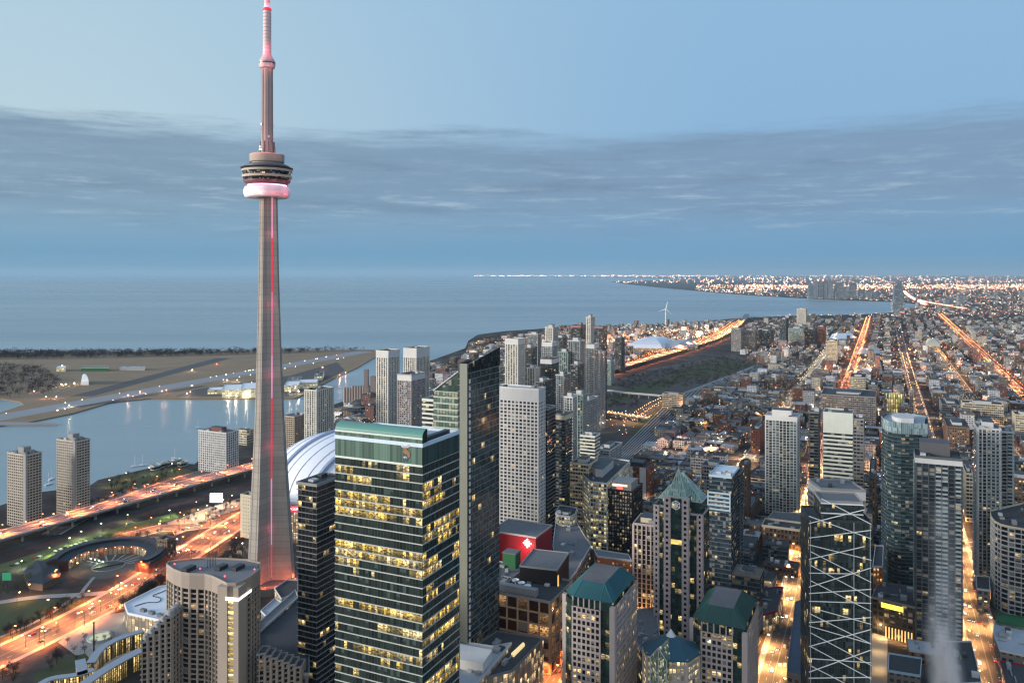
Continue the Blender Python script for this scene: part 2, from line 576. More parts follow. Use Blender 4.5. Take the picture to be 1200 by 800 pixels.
DG = (0.018, 0.022, 0.026)
ST = dict(
    white_grid=style('white_grid', 3.4, 4.0, 1.15, .35, 1.3, .4, (.03, .032, .035), WHITE, WHITE, .05, .7),
    dark_side=style('dark_side', 3.4, 4.0, .9, .25, 2.4, .05, (.02, .022, .024), MIDGREY, DARK, .05, .7),
    rbc=style('rbc', 4.3, 1.9, .50, .30, .12, .10, (.020, .027, .025), plain('rail_grey', (.40, .42, .40), .45), TEALP, .25, 1.6, cluster=.72, blind=.12, bcol=(.05, .075, .07), mull=.05, room=2, long=.035, lcol=(1, .62, .10), floorw=.75),
    ritz=style('ritz', 3.9, 2.2, .35, .18, .10, .12, (.028, .040, .042), plain('slate_band', (.17, .20, .20), .4), DARK, .03, 1.6, cluster=.2, blind=.3, bcol=(.075, .10, .10), room=2),
    ritz_l=style('ritz_l', 3.9, 2.2, .9, .2, .12, .15, (.09, .13, .11), plain('pale_green_band', (.36, .42, .36), .5), DARK, .06, .5, cluster=.3, blind=.5, bcol=(.25, .27, .2)),
    black=style('black', 3.6, 3.0, .28, .9, .25, .2, (.010, .011, .013), plain('slab_grey', (.22, .22, .22)), DARK, .06, 1.4, cluster=.3, blind=.12, bcol=(.04, .04, .045), room=2),
    tanapt=style('tanapt', 2.9, 3.4, 1.15, .5, .5, .55, (.02, .02, .02), TAN, TAN, .035, .9, cluster=.05, blind=.3, bcol=(.10, .09, .08)),
    stone_punch=style('stone_punch', 3.7, 2.9, 1.25, .35, .95, .4, (.012, .012, .013), STONE, STONE, .17, 1.7, cluster=.5, blind=.1, floorw=.55),
    stone_glass=style('stone_glass', 3.7, 2.6, .35, .15, .12, .1, (.02, .045, .04), DARK, DARK, .13, 1.4, cluster=.5, blind=.12, bcol=(.06, .09, .08)),
    dgrid=style('dgrid', 3.6, 2.6, .9, .3, .8, .35, (.03, .03, .035), BLACKM, BLACKM, .22, .55, blind=.6, bcol=(.30, .28, .25), cluster=.1),
    yellow=style('yellow', 3.8, 2.6, .9, .3, .3, .32, (.05, .05, .04), PALE, PALE, .72, 1.05, cluster=.45, lcol=(1.0, .78, .30)),
    condo_glass=style('condo_glass', 3.0, 3.6, .35, 1.0, .4, .4, (.022, .034, .038), PALE, PALE, .05, .9, bal=.4, balmat=PALEGLASS, cluster=.05, blind=.25, bcol=(.16, .17, .17)),
    condo_blue=style('condo_blue', 3.0, 3.0, .55, .9, .10, .2, (.022, .036, .042), BLUEGLASS, DARK, .05, .8, cluster=.05),
    condo_white=style('condo_white', 3.0, 3.8, .35, .35, .65, .5, (.03, .043, .043), WHITE, WHITE, .05, .8, bal=.3, balmat=PALEGLASS, cluster=.05, blind=.3, bcol=(.18, .2, .19)),
    condo_cream=style('condo_cream', 3.0, 4.2, .5, .5, 1.5, .6, (.04, .04, .04), plain('ivory_precast', (.56, .54, .48)), _M['ivory_precast'], .06, .7, cluster=.05, blind=.4, bcol=(.28, .27, .23)),
    condo_dark=style('condo_dark', 3.0, 3.4, .4, .8, .4, .3, (.02, .026, .03), MIDGREY, DARK, .08, .9, bal=.35, balmat=BLUEGLASS, cluster=.05, blind=.3),
    condo_green=style('condo_green', 3.0, 3.4, .5, .6, .5, .5, (.03, .06, .055), plain('sea_green_panel', (.20, .30, .27), .5), PALE, .06, .7, cluster=.05, blind=.4, bcol=(.22, .28, .26)),
    band_pale=style('band_pale', 3.7, 3.0, 1.75, .3, .1, .1, (.022, .028, .028), plain('pale_sage_panel', (.50, .53, .48), .6), DARK, .04, .7),
    band_white=style('band_white', 3.6, 3.0, 1.5, .3, .1, .1, (.03, .034, .032), plain('offwhite_panel', (.56, .58, .52), .6), DARK, .12, .6),
    xb=style('xb', 3.9, 1.6, .25, .08, .10, .06, (.022, .034, .036), DARK, DARK, .07, 1.4, cluster=.5, blind=.16, bcol=(.055, .085, .085)),
    lattice=style('lattice', 7.6, 7.6, 1.1, .6, 1.1, .65, (.05, .02, .012), plain('ochre_precast', (.42, .28, .18)), plain('ochre_precast2', (.42, .28, .18)), .55, .7, lcol=(1.0, .5, .16), cluster=.2),
    office=style('office', 3.8, 3.0, 1.6, .25, .3, .2, (.03, .032, .034), CREAM, CREAM, .2, .8),
    office_grey=style('office_grey', 3.8, 3.0, 1.5, .25, .5, .3, (.028, .03, .034), GREY, GREY, .16, .9),
    brick=style('brick', 3.7, 3.2, 1.6, .25, 1.3, .3, (.03, .028, .028), BRICK, BRICK, .16, 1.1, cluster=.2),
    brown=style('brown', 3.7, 3.2, 1.6, .25, 1.3, .3, (.03, .028, .028), BROWN, BROWN, .16, 1.1, cluster=.2),
    round_office=style('round_office', 3.7, 4.4, .95, .5, .45, .55, (.016, .016, .018), PALE, PALE, .10, .9, cluster=.3),
    rib=style('rib', 3.6, 3.4, .5, .15, 1.0, .8, (.018, .014, .012), STONE, STONE, .08, 1.0),
    blue_office=style('blue_office', 3.6, 2.4, .7, .25, .15, .2, (.025, .04, .055), plain('steel_blue_panel', (.075, .105, .13), .5), DARK, .1, .8),
)


# ---------------------------------------------------------------- buildings
def facades(T, fp, z0, z1, st, floors=None, plainrear=True):
    """window walls round a footprint: each side seen from the street is a facade part with its bands, piers and balconies"""
    fp = ccw(fp)
    n = len(fp)
    H = z1 - z0
    nf = max(1, round(H / st['fh']))
    fh = H / nf
    ob = offset(fp, st['bd'])
    op = offset(fp, st['pd'])
    rear = MB()
    for i in range(n):
        p, q = Vector(fp[i]), Vector(fp[(i + 1) % n])
        L = (q - p).length
        if L < 0.3:
            continue
        d = (q - p) / L
        nr = Vector((d.y, -d.x))
        mid = (p + q) / 2
        nb = max(1, round(L / st['bw']))
        bw = L / nb
        uv = [(0, 0), (nb * st['bw'], 0), (nb * st['bw'], nf * st['fh']), (0, nf * st['fh'])]
        quad = [(*p, z0), (*q, z0), (*q, z1), (*p, z1)]
        if nr.dot(-mid) < -0.25 * mid.length and plainrear:
            rear.poly(quad, uv)
            continue
        g = MB()
        g.poly(quad, uv)
        go = T.part('facade', g, st['glass'])
        if st['bh'] > 0 and st['bd'] > 0:
            m = MB()
            po, qo = ob[i], ob[(i + 1) % n]
            for k in range(nf + 1):
                a, b = z0 + k * fh - st['bh'] / 2, z0 + k * fh + st['bh'] / 2
                if k == 0:
                    a = z0
                if k == nf:
                    b = z1
                m.poly([(*po, a), (*qo, a), (*qo, b), (*po, b)], [(0, a), (L, a), (L, b), (0, b)])
                m.poly([(*po, b), (*qo, b), (*q, b), (*p, b)])
                m.poly([(*p, a), (*q, a), (*qo, a), (*po, a)])
            T.part('floor_band', m, st['band'], go)
        if st['pw'] > 0 and st['pd'] > 0:
            m = MB()
            for k in range(nb + 1):
                w = st['pw'] / 2
                c = p + d * min(max(k * bw, w), L - w)
                a, b = c - d * w, c + d * w
                ao, bo = a + nr * st['pd'], b + nr * st['pd']
                m.poly([(*ao, z0), (*bo, z0), (*bo, z1), (*ao, z1)])
                m.poly([(*a, z0), (*ao, z0), (*ao, z1), (*a, z1)])
                m.poly([(*bo, z0), (*b, z0), (*b, z1), (*bo, z1)])
                m.poly([(*a, z1), (*ao, z1), (*bo, z1), (*b, z1)])
            T.part('pier', m, st['pier'], go)
        if st['bal']:
            m = MB()
            rr = random.Random(int(mid.x * 7 + mid.y))
            cols = [rr.random() < st['bal'] for _ in range(nb)]
            for k in range(nb):
                if not cols[k]:
                    continue
                c = p + d * ((k + .5) * bw) + nr * (st['bd'] * .5 + .35)
                for f in range(nf):
                    if rr.random() < .06:
                        continue
                    zz = z0 + f * fh
                    m.obox((c.x, c.y), bw * .42, st['bd'] * .5 + .35, zz + .1, zz + 1.25, (d.x, d.y))
            if m.f:
                T.part('balcony', m, st['balmat'] or PALEGLASS, go)
    if rear.f:
        T.part('rear_wall', rear, st['glass'])
    return nf


def roof(T, fp, z, mat, par=1.3, over=0.4, pmat=None, thick=0.45, name='roof'):
    fp = ccw(fp)
    m = MB()
    m.flat(fp, z + 0.02)
    r = T.part(name, m, mat)
    o, i_ = offset(fp, over + .06), offset(fp, over + .06 - thick)
    m = MB()
    n = len(fp)
    for k in range(n):
        j = (k + 1) % n
        m.poly([(*o[k], z - .5), (*o[j], z - .5), (*o[j], z + par), (*o[k], z + par)])
        m.poly([(*i_[j], z - .3), (*i_[k], z - .3), (*i_[k], z + par), (*i_[j], z + par)])
        m.poly([(*o[k], z + par), (*o[j], z + par), (*i_[j], z + par), (*i_[k], z + par)])
        m.poly([(*o[j], z - .5), (*o[k], z - .5), (*i_[k], z - .5), (*i_[j], z - .5)])
    T.part('parapet', m, pmat or mat, r)
    return r


def centre(fp):
    return (sum(p[0] for p in fp) / len(fp), sum(p[1] for p in fp) / len(fp))


def shrink(fp, k, shift=(0, 0)):
    c = centre(fp)
    return [(c[0] + (p[0] - c[0]) * k + shift[0], c[1] + (p[1] - c[1]) * k + shift[1]) for p in fp]


def rooftop(T, fp, z, rng, pent=None, pmat=None, units=4):
    """a mechanical penthouse and small plant on a flat roof"""
    c = centre(fp)
    if pent:
        k, h = pent
        f2 = shrink(fp, k)
        m = MB()
        m.prism(f2, z + .03, z + h)
        po = T.part('penthouse', m, pmat or UNIT)
        o2 = offset(ccw(f2), .25)
        m = MB()
        m.prism(o2, z + h + .01, z + h + .5)
        T.part('coping', m, DARK, po)
    for _ in range(units):
        m = MB()
        k = rng.uniform(.25, .7)
        e = rng.choice(fp)
        p = (c[0] + (e[0] - c[0]) * k, c[1] + (e[1] - c[1]) * k)
        w = rng.uniform(1.2, 3.2)
        hh = rng.uniform(1.2, 3.0)
        if rng.random() < .3:
            m.tube((p[0], p[1], z + .03), (p[0], p[1], z + hh), w * .5, w * .42, 10)
            T.part('cooling_fan', m, UNIT)
        else:
            m.obox(p, w, rng.uniform(1, 2.2), z + .03, z + hh, E1)
            T.part('rooftop_unit', m, rng.choice([UNIT, GREY, PALE, DARK]))


def foot(xc, xl, xr, Y, wl=None, wr=None, ang=0.0):
    """footprint on the street grid from the photo columns of its near corner and of its left and right ends"""
    a = _th + ang
    f1, f2 = (sin(a), cos(a)), (-cos(a), sin(a))
    C = Vector(((xc - CX) / F * Y, Y))
    vp = CX + F * math.tan(a)
    dl, dr = (Vector(f2), Vector(f1)) if xc < vp else (Vector(f1), Vector((-f2[0], -f2[1])))

    def solve(d, xp):
        k = (xp - CX) / F
        return (k * C.y - C.x) / (d.x - k * d.y)
    wl = solve(dl, xl) if wl is None else wl
    wr = solve(dr, xr) if wr is None else wr
    wl = min(max(wl, 6), 90)
    wr = min(max(wr, 6), 90)
    return ccw([tuple(C), tuple(C + dl * wl), tuple(C + dl * wl + dr * wr), tuple(C + dr * wr)])


HEROES = []      # footprints to keep the ordinary blocks away from


def block(name, label, cat, fp, z1, st, z0=0.0, roofmat=ROOF_DARK, pent=None, pmat=None, units=3, group=None, par=1.3, pmat2=None, seed=0, attic=0.0, atticmat=None):
    c = centre(fp)
    T = Thing(name, label, cat, (c[0], c[1], z0), group)
    s = ST[st] if isinstance(st, str) else st
    zt = z1 - attic
    facades(T, fp, z0, zt, s)
    if attic:
        m = MB()
        m.prism(offset(ccw(fp), s['bd']), zt, z1, top=False)
        T.part('attic', m, atticmat or s['band'])
    roof(T, fp, z1, roofmat, par, s['bd'], pmat2 or s['band'])
    rooftop(T, fp, z1, random.Random(seed or int(c[0] * 3 + c[1])), pent, pmat, units)
    HEROES.append(fp)
    return T


def hero(name, label, cat, xc, yt, xl, xr, Y, st, wl=None, wr=None, ang=0.0, **kw):
    fp = foot(xc, xl, xr, Y, wl, wr, ang)
    return block(name, label, cat, fp, zat(yt, Y), st, **kw), fp, zat(yt, Y)


# ---------------------------------------------------------------- ground, water, roads
def sheet(name, fp, z, mat, kind='structure', depth=0.0):
    m = MB()
    if depth:
        m.prism(fp, z - depth, z)
    else:
        m.flat(fp, z)
    c = centre(fp)
    return tag(m.build(name, mat), kind=kind)


def water_mat():
    m, t, p = new_mat('lake_water')
    geo = t.add('ShaderNodeNewGeometry').outputs['Position']
    x, y, z = t.sep(geo)
    n1 = t.noise(t.comb(t.math('MULTIPLY', x, .25), y, 0), .02, 5, .65)
    big = t.noise(t.comb(t.math('MULTIPLY', x, .3), y, 0), .0006, 3, .6)
    band = t.noise(t.comb(t.math('MULTIPLY', x, .00012), t.math('MULTIPLY', y, .0011), 2.0), 1.0, 4, .6)
    t.l.new(t.mix(t.step(band, .35, .65), (.18, .245, .27), (.25, .32, .34)), p.inputs['Base Color'])
    p.inputs['IOR'].default_value = 1.33
    t.l.new(t.math('ADD', .17, t.math('MULTIPLY', big, .22)), p.inputs['Roughness'])
    b = t.add('ShaderNodeBump')
    b.inputs['Strength'].default_value = .12
    b.inputs['Distance'].default_value = 2.0
    t.l.new(n1, b.inputs['Height'])
    t.l.new(b.outputs[0], p.inputs['Normal'])
    return m


def land_mat():
    m, t, p = new_mat('city_ground')
    geo = t.add('ShaderNodeNewGeometry').outputs['Position']
    n1 = t.noise(geo, .02, 5, .65)
    n2 = t.noise(geo, .0012, 4, .6)
    c = t.ramp(n1, [(.25, (.018, .017, .018)), (.45, (.045, .038, .034)), (.6, (.075, .068, .062)), (.78, (.13, .12, .11))])
    c = t.mix(t.step(n2, .45, .62), c, t.mix(1.0, c, (.62, .55, .56), 'MULTIPLY'))
    t.l.new(c, p.inputs['Base Color'])
    p.inputs['Roughness'].default_value = 1
    p.inputs['Specular IOR Level'].default_value = .1
    return m


WATER, LAND = water_mat(), land_mat()
sheet('lake_water', [(-110000, -400), (130000, -400), (130000, 125000), (-110000, 125000)], -2.0, WATER)

SHORE = [(-300, 660), (0, 592), (50, 576), (105, 569), (115, 562), (180, 547), (205, 541), (228, 544), (236, 536), (275, 523), (300, 511),
         (330, 500), (360, 487), (385, 476), (402, 470), (440, 462), (470, 446), (500, 424), (545, 408), (549, 399), (560, 392), (590, 388), (620, 386), (690, 381), (740, 383),
         (790, 379), (860, 373), (930, 370), (1005, 368.5), (1040, 366.5), (1066, 363), (1080, 358), (1066, 355), (1040, 353.5), (1000, 352.0), (960, 350.5), (880, 346), (835, 342.5), (790, 338.5), (760, 335.5), (735, 333),
         (716, 330), (770, 328.4), (815, 327.2), (760, 325.7), (700, 324.7), (620, 324.3), (556, 323.9), (552, 322.9)]
land = [gp(*p) for p in SHORE] + [(120000, 86000), (120000, 60), (-700, 60)]
sheet('city_ground', land, 0.0, LAND, depth=3.0)

ISLAND = [(-500, 417), (0, 412.5), (240, 411.5), (400, 409.5), (438, 409.5), (442, 411), (440, 418), (418, 431), (398, 440), (380, 449), (362, 460), (345, 466.5),
          (300, 467), (225, 467), (175, 466.5), (130, 471), (85, 484), (25, 496), (0, 498.5), (-60, 505), (-60, 490), (0, 483), (28, 474), (22, 470), (0, 466.5), (-80, 464), (-500, 474)]
sheet('island_ground', [gp(*p) for p in ISLAND], 0.0, FIELD, depth=3.0)
tag(sheet('breakwater', [gp(*p) for p in [(-30, 493), (0, 494.5), (66, 495.6), (67, 497.4), (0, 498), (-30, 497)]], 0.8, GREY, depth=3.0), kind='structure')


def strip(pts, w, z, mat, name, z0=None, kind='structure', shift=0.0):
    """ribbon along a polyline of ground points"""
    P = [Vector(p) for p in pts]
    Lf, Rt = [], []
    for i, p in enumerate(P):
        d = (P[min(i + 1, len(P) - 1)] - P[max(i - 1, 0)]).normalized()
        nn = Vector((-d.y, d.x))
        Lf.append(p + nn * (w / 2 + shift))
        Rt.append(p + nn * (-w / 2 + shift))
    m = MB()
    for i in range(len(P) - 1):
        q = [Rt[i], Rt[i + 1], Lf[i + 1], Lf[i]]
        m.poly([(*c, z) for c in q], [(c.x, c.y) for c in q])
        if z0 is not None:
            m.poly([(*Lf[i], z0), (*Lf[i], z), (*Lf[i + 1], z), (*Lf[i + 1], z0)])
            m.poly([(*Rt[i + 1], z0), (*Rt[i + 1], z), (*Rt[i], z), (*Rt[i], z0)])
            m.poly([(*c, z0) for c in (Lf[i], Lf[i + 1], Rt[i + 1], Rt[i])])
    return m


def along(pts, step, start=0.0):
    P = [Vector(p) for p in pts]
    s = start
    acc = 0.0
    for a, b in zip(P, P[1:]):
        L = (b - a).length
        while s <= acc + L:
            t = (s - acc) / L
            yield a + (b - a) * t, (b - a) / L
            s += step
        acc += L


def smooth(pts, n=3):
    for _ in range(n):
        o = [pts[0]]
        for a, b in zip(pts, pts[1:]):
            o += [(a[0] * .75 + b[0] * .25, a[1] * .75 + b[1] * .25), (a[0] * .25 + b[0] * .75, a[1] * .25 + b[1] * .75)]
        pts = o + [pts[-1]]
    return pts


def dashes(pts, z, offs, step=12, ln=4, w=.35, lim=1e9, start=0):
    m = MB()
    for p, d in along(pts, step, start):
        if p.y > lim:
            continue
        nn = Vector((-d.y, d.x))
        for o in offs:
            c = p + nn * o
            q = [c - d * ln / 2 - nn * w / 2, c + d * ln / 2 - nn * w / 2, c + d * ln / 2 + nn * w / 2, c - d * ln / 2 + nn * w / 2]
            m.poly([(*k, z) for k in q])
    return m


ROADS = []       # (polyline, half width) kept clear of buildings


def road(name, pts, w, mat=ASPHALT, z=.06, walk=3.5, lines=True):
    if walk:
        tag(strip(pts, w + 2 * walk, z - .02, PAVING, 'pavement').build('pavement', PAVING), kind='structure')
        for sgn in (1, -1):
            tag(strip(pts, walk, z + .13, PAVING, 'kerb', z0=z - .02, shift=sgn * (w / 2 + walk / 2)).build('kerb', PAVING), kind='structure')
    r = tag(strip(pts, w, z, mat, name).build(name, mat), kind='structure')
    if lines:
        m = dashes(pts, z + .012, (-w / 4, w / 4), lim=1600)
        if m.f:
            m.build('lane_marking', LINE, r)
        m = dashes(pts, z + .012, (-.2, .2), 10, 10.01, .14, lim=1600)
        if m.f:
            m.build('centre_line', LINE, r)
    ROADS.append((pts, w / 2 + walk))
    return r


AVENUE = [grid(380, 62), grid(556, 68), grid(700, 69), grid(985, 79), grid(1216, 82), grid(2469, 88), grid(5200, 102)]
EAST_ST = [grid(430, -63), grid(800, -61), grid(1500, -58), grid(2783, -50), grid(4200, -48)]
QUEEN = [grid(800, -262), grid(2071, -271), grid(3037, -279), grid(5800, -301)]
SIDE = [grid(380, 196), grid(494, 202), grid(560, 208), grid(640, 212)]
FARSHORE_RD = smooth([grid(1700, 742), grid(2000, 716), grid(2350, 690), grid(2707, 668), grid(3100, 655), grid(3500, 662), grid(4300, 735)])
LOWER = smooth([grid(200, 552), grid(353, 557), grid(459, 571), grid(533, 595), grid(684, 640), grid(800, 660)])
LAKESHORE = smooth([gp(60, 626), gp(100, 603), gp(150, 582), gp(212, 560), gp(255, 548)])
CROSS = [gp(150, 628), gp(185, 619), gp(225, 617), gp(262, 611)]
road('avenue', AVENUE, 17, walk=4)
road('city_street', EAST_ST, 17, walk=4)
road('distant_avenue', QUEEN, 16)
road('side_street', SIDE, 14, walk=4)
road('boulevard', LOWER, 27, walk=4)
road('shore_road', LAKESHORE, 16, walk=2)
road('cross_street', CROSS, 22, walk=2)
road('shore_road', FARSHORE_RD, 18, walk=0, lines=False)
NS = [905, 1180, 1420, 1660, 1900, 2150, 2400, 2700, 3000, 3300]
for a in NS:
    road('city_street', [grid(a, -420), grid(a, 330 if a < 1500 else 250)], 11, walk=2.5, lines=False)
for b in (-170, 180):
    road('city_street', [grid(900, b), grid(3600, b + 12)], 11, walk=2.5, lines=False)
# winding white path through the park and the park lawns
PATH = smooth([gp(-10, 707), gp(40, 699), gp(82, 697), (gp(132, 694)), gp(165, 684), gp(200, 667), gp(215, 655)])
tag(strip(PATH, 8, .05, PAVING, 'footpath').build('footpath', PAVING), kind='structure')
tag(strip(smooth([gp(88, 697), gp(70, 712), gp(40, 730), gp(0, 746)]), 3, .055, PAVING, 'footpath').build('footpath', PAVING), kind='structure')
tag(strip(smooth([gp(110, 676), gp(98, 690), gp(92, 700)]), 3, .055, PAVING, 'footpath').build('footpath', PAVING), kind='structure')
sheet('park_lawn', [gp(*p) for p in [(-20, 712), (40, 703), (130, 700), (190, 678), (150, 700), (60, 742), (-20, 772)]], .03, LAWN)
sheet('park_lawn', [gp(*p) for p in [(40, 790), (70, 772), (100, 765), (112, 780), (90, 800), (40, 812)]], .03, LAWN)
sheet('plaza', [gp(*p) for p in [(68, 752), (110, 722), (150, 716), (190, 735), (165, 770), (120, 790)]], .025, PAVING)
sheet('verge_lawn', [gp(*p) for p in [(-10, 672), (60, 655), (120, 632), (190, 612), (215, 606), (205, 600), (130, 620), (60, 642), (-10, 664)]], .03, plain('floodlit_lawn', (.07, .085, .03), 1, .5, .1))  # brighter copy of the lawn green, floodlight put into its colour
sheet('station_yard', [gp(*p) for p in [(205, 628), (250, 606), (292, 592), (292, 580), (240, 596), (196, 612)]], .02, PAVING)
sheet('car_park', [gp(*p) for p in [(105, 590), (150, 572), (190, 560), (215, 556), (190, 568), (130, 592)]], .025, ASPHALT)
sheet('car_park', [gp(*p) for p in [(140, 640), (180, 628), (205, 630), (170, 640)]], .035, PAVING)
sheet('shore_lawn', [gp(*p) for p in [(108, 572), (150, 556), (205, 546), (228, 552), (200, 562), (150, 574)]], .03, LAWN)
sheet('rail_yard', [gp(*p) for p in [(690, 497), (705, 455), (760, 432), (860, 415), (905, 432), (860, 455), (800, 470), (770, 500), (720, 555), (690, 560)]], .03, plain('rail_ballast', (.062, .056, .052), 1, .6, .03))
for q in ([(708, 470), (740, 452), (790, 440), (800, 446), (760, 462), (725, 472)], [(780, 436), (850, 420), (890, 426), (850, 440), (800, 446)], [(735, 505), (770, 478), (778, 482), (748, 512)]):
    sheet('yard_lawn', [gp(*p) for p in q], .045, LAWN)
for k in range(16):
    a, b = gp(704 + k * 4.2, 550 - k * 1.2), gp(790 + k * 6, 464 - k * 1.6)
    c = gp(880 + k * 2, 430 - k * .9)
    tag(strip([a, b, c], 1.7, .08 + .001 * k, STEEL, 'railway_track').build('railway_track', UNIT), kind='structure')

# airport strips
RUN1 = [gp(-60, 500), gp(0, 488.5), gp(85, 471), gp(180, 453.5), gp(300, 432), gp(428, 411.5)]
RUN2 = [gp(96, 463.5), gp(150, 449), gp(200, 436), gp(262, 419.5)]
tag(strip([gp(-60, 500), gp(428, 411.5)], 62, .10, plain('runway_tarmac', (.24, .25, .26), .9, .25, .02), 'runway').build('runway', _M['runway_tarmac']), kind='structure')
tag(strip([gp(96, 464), gp(262, 419.5)], 48, .14, ASPHALT, 'runway').build('runway', ASPHALT), kind='structure')
tag(strip([gp(90, 477), gp(240, 452)], 22, .12, ASPHALT, 'taxiway').build('taxiway', ASPHALT), kind='structure')
sheet('airport_apron', [gp(*p) for p in [(205, 464), (230, 456), (340, 440), (395, 424), (404, 434), (345, 463), (300, 464.5)]], .12, ASPHALT)


# ---------------------------------------------------------------- the tall concrete tower
def point_lamp(p, col, watts, r=.4, parent=None, cone=None):
    l = D.lights.new('lamp_light', 'SPOT' if cone else 'POINT')
    if cone:
        l.spot_size = radians(cone)
        l.spot_blend = .7
    l.energy = watts
    l.color = col
    l.shadow_soft_size = r
    o = D.objects.new('lamp_light', l)
    COL.objects.link(o)
    o.location = p
    if parent is not None:
        o.parent = parent
    return o


TY = 685.0
TC = ((313 - CX) / F * TY, TY)


def tz(py):
    return zat(py, TY)


def build_tower():
    T = Thing('observation_tower', 'very tall tapering concrete tower with round glowing pink pod and needle mast', 'tower', (*TC, 0))
    prof = [(0, 24.5, 5.9, 7.6), (40, 21.6, 5.8, 7.2), (76, 19.0, 5.5, 6.8), (110, 16.7, 4.8, 6.1), (149, 14.3, 3.9, 5.4), (200, 12.2, 3.4, 4.9), (260, 10.2, 3.0, 4.5), (333, 8.6, 2.8, 4.2)]
    concrete = plain('tower_concrete', (.36, .325, .285), .85, .35, .05, lines=5.5)
    ring = []
    LEGS = ((250, .85), (0, .95), (120, 1.0))
    prof = [(z, R, w * .84, r) for z, R, w, r in prof]
    for z, R1_, w, r in prof:
        pts = []
        for a, kr in LEGS:
            A = radians(a)
            d, nn = (cos(A), sin(A)), (-sin(A), cos(A))
            R = R1_ * kr
            s_ = sqrt(max(r * r - w * w, .5))
            pts += [(d[0] * s_ - nn[0] * w, d[1] * s_ - nn[1] * w), (d[0] * R - nn[0] * w * .93, d[1] * R - nn[1] * w * .93),
                    (d[0] * R + nn[0] * w * .93, d[1] * R + nn[1] * w * .93), (d[0] * s_ + nn[0] * w, d[1] * s_ + nn[1] * w)]
            B = radians(a + (55 if a == 250 else 60))
            pts += [(cos(B) * r, sin(B) * r)]
        ring.append((z, [(TC[0] + x, TC[1] + y) for x, y in pts]))
    m = MB()
    for (z0, A), (z1, B) in zip(ring, ring[1:]):
        n = len(A)
        for k in range(n):
            j = (k + 1) % n
            m.poly([(*A[k], z0), (*A[j], z0), (*B[j], z1), (*B[k], z1)])
    sh = T.part('shaft', m, concrete)
    # recessed vertical panels on the leg tips and red lit strip in the notch
    m = MB()
    for (z0, R0, w0, r0), (z1, R1, w1, r1) in zip(prof, prof[1:]):
        for a, kr in LEGS[:2]:
            A = radians(a)
            d, nn = Vector((cos(A), sin(A))), Vector((-sin(A), cos(A)))
            for s_ in (-.55, .55):
                q = []
                for R, w, z in ((R0, w0, z0), (R1, w1, z1)):
                    c = Vector(TC) + d * (R * kr + .12) + nn * w * s_
                    q.append((c, z))
                (c0, za), (c1, zb) = q
                m.poly([(*(c0 - nn * .22), za), (*(c0 + nn * .22), za), (*(c1 + nn * .22), zb), (*(c1 - nn * .22), zb)])
    T.part('edge_rib', m, plain('tower_rib', (.20, .165, .14)), sh)
    segs = [(8, 36, 'red'), (36, 92, 'pink'), (92, 160, 'red'), (160, 196, 'pink'), (196, 250, 'rose'), (250, 296, 'red'), (296, 331, 'pink')]
    colr = dict(red=(1, .03, .09), pink=(1, .38, .62), rose=(1, .20, .38))
    def flank(z):
        for (z0, _, w0, _r), (z1, _, w1, _r2) in zip(prof, prof[1:]):
            if z <= z1:
                return w0 + (w1 - w0) * (z - z0) / (z1 - z0)
        return prof[-1][2]
    for z0, z1, c in segs:
        m = MB()
        a, b = Vector((TC[0] + 5.1, TC[1] - flank(z0) - .45)), Vector((TC[0] + 5.1, TC[1] - flank(z1) - .45))
        nn, d = Vector((1, 0)), Vector((0, -1))
        w = .55
        for s_ in (-1, 1):
            m.poly([(*(a + nn * w * s_), z0), (*(a + nn * w * s_ - d * .8), z0), (*(b + nn * w * s_ - d * .8), z1), (*(b + nn * w * s_), z1)])
        m.poly([(*(a - nn * w), z0), (*(a + nn * w), z0), (*(b + nn * w), z1), (*(b - nn * w), z1)])
        T.part('light_strip', m, lit('strip_' + c, colr[c], .6 if c == 'red' else .5), sh)
    for z in (50, 120, 180, 240, 300):
        point_lamp((TC[0] + 5.1, TC[1] - flank(z) - 4, z), (1, .12, .2), 250, .5)
    # main pod
    def lat(name, prof, mat, parent=None, n=64, sm=False):
        m = MB()
        m.lathe(TC, prof, n)
        return T.part(name, m, mat, parent, sm)
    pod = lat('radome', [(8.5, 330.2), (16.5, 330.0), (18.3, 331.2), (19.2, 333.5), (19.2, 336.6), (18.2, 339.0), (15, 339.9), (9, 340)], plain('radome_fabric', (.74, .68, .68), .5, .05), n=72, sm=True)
    m = MB()
    m.lathe(TC, [(15.5, 340.0), (16.2, 340.4), (16.2, 341.2), (15.5, 341.6)], 72)
    T.part('glow_ring', m, lit('pod_glow', (1, .45, .62), 2.2), pod)
    lat('lower_deck', [(15.2, 340.0), (18.0, 342.6), (19.4, 343.2), (19.6, 344.6), (17, 344.7)], plain('pod_plum', (.10, .05, .055), .5))
    gl = glazing('pod_glass', (.012, .012, .013), 1.4, 2.4, .05, WARM, 1.3, cluster=.1, mull=.12)
    lat('deck_glazing', [(18.8, 344.6), (19.8, 347.0)], gl)
    lat('deck_band', [(19.6, 346.9), (20.4, 347.0), (20.6, 348.9), (19.4, 349.1)], TAN)
    lat('restaurant_glazing', [(19.3, 349.1), (19.9, 352.2)], gl)
    lat('upper_band', [(19.9, 352.1), (20.8, 352.2), (20.8, 353.7), (19.6, 354.4)], TAN)
    lat('pod_roof', [(20.3, 354.0), (20.2, 354.6), (19.2, 355.0), (18.8, 357.0), (15.6, 358.6), (12, 358.7)], plain('pod_blue_grey', (.075, .09, .11), .5))
    lat('microwave_ring', [(12.6, 358.5), (12.8, 360.2), (14.2, 360.4), (14.4, 366.4), (13.8, 367.2), (6, 367.6)], plain('ring_tan', (.31, .27, .225), .8))
    m = MB()
    m.lathe(TC, [(20.6, 354.2), (21.6, 355.5), (21.8, 355.5), (20.9, 354.1)], 48)
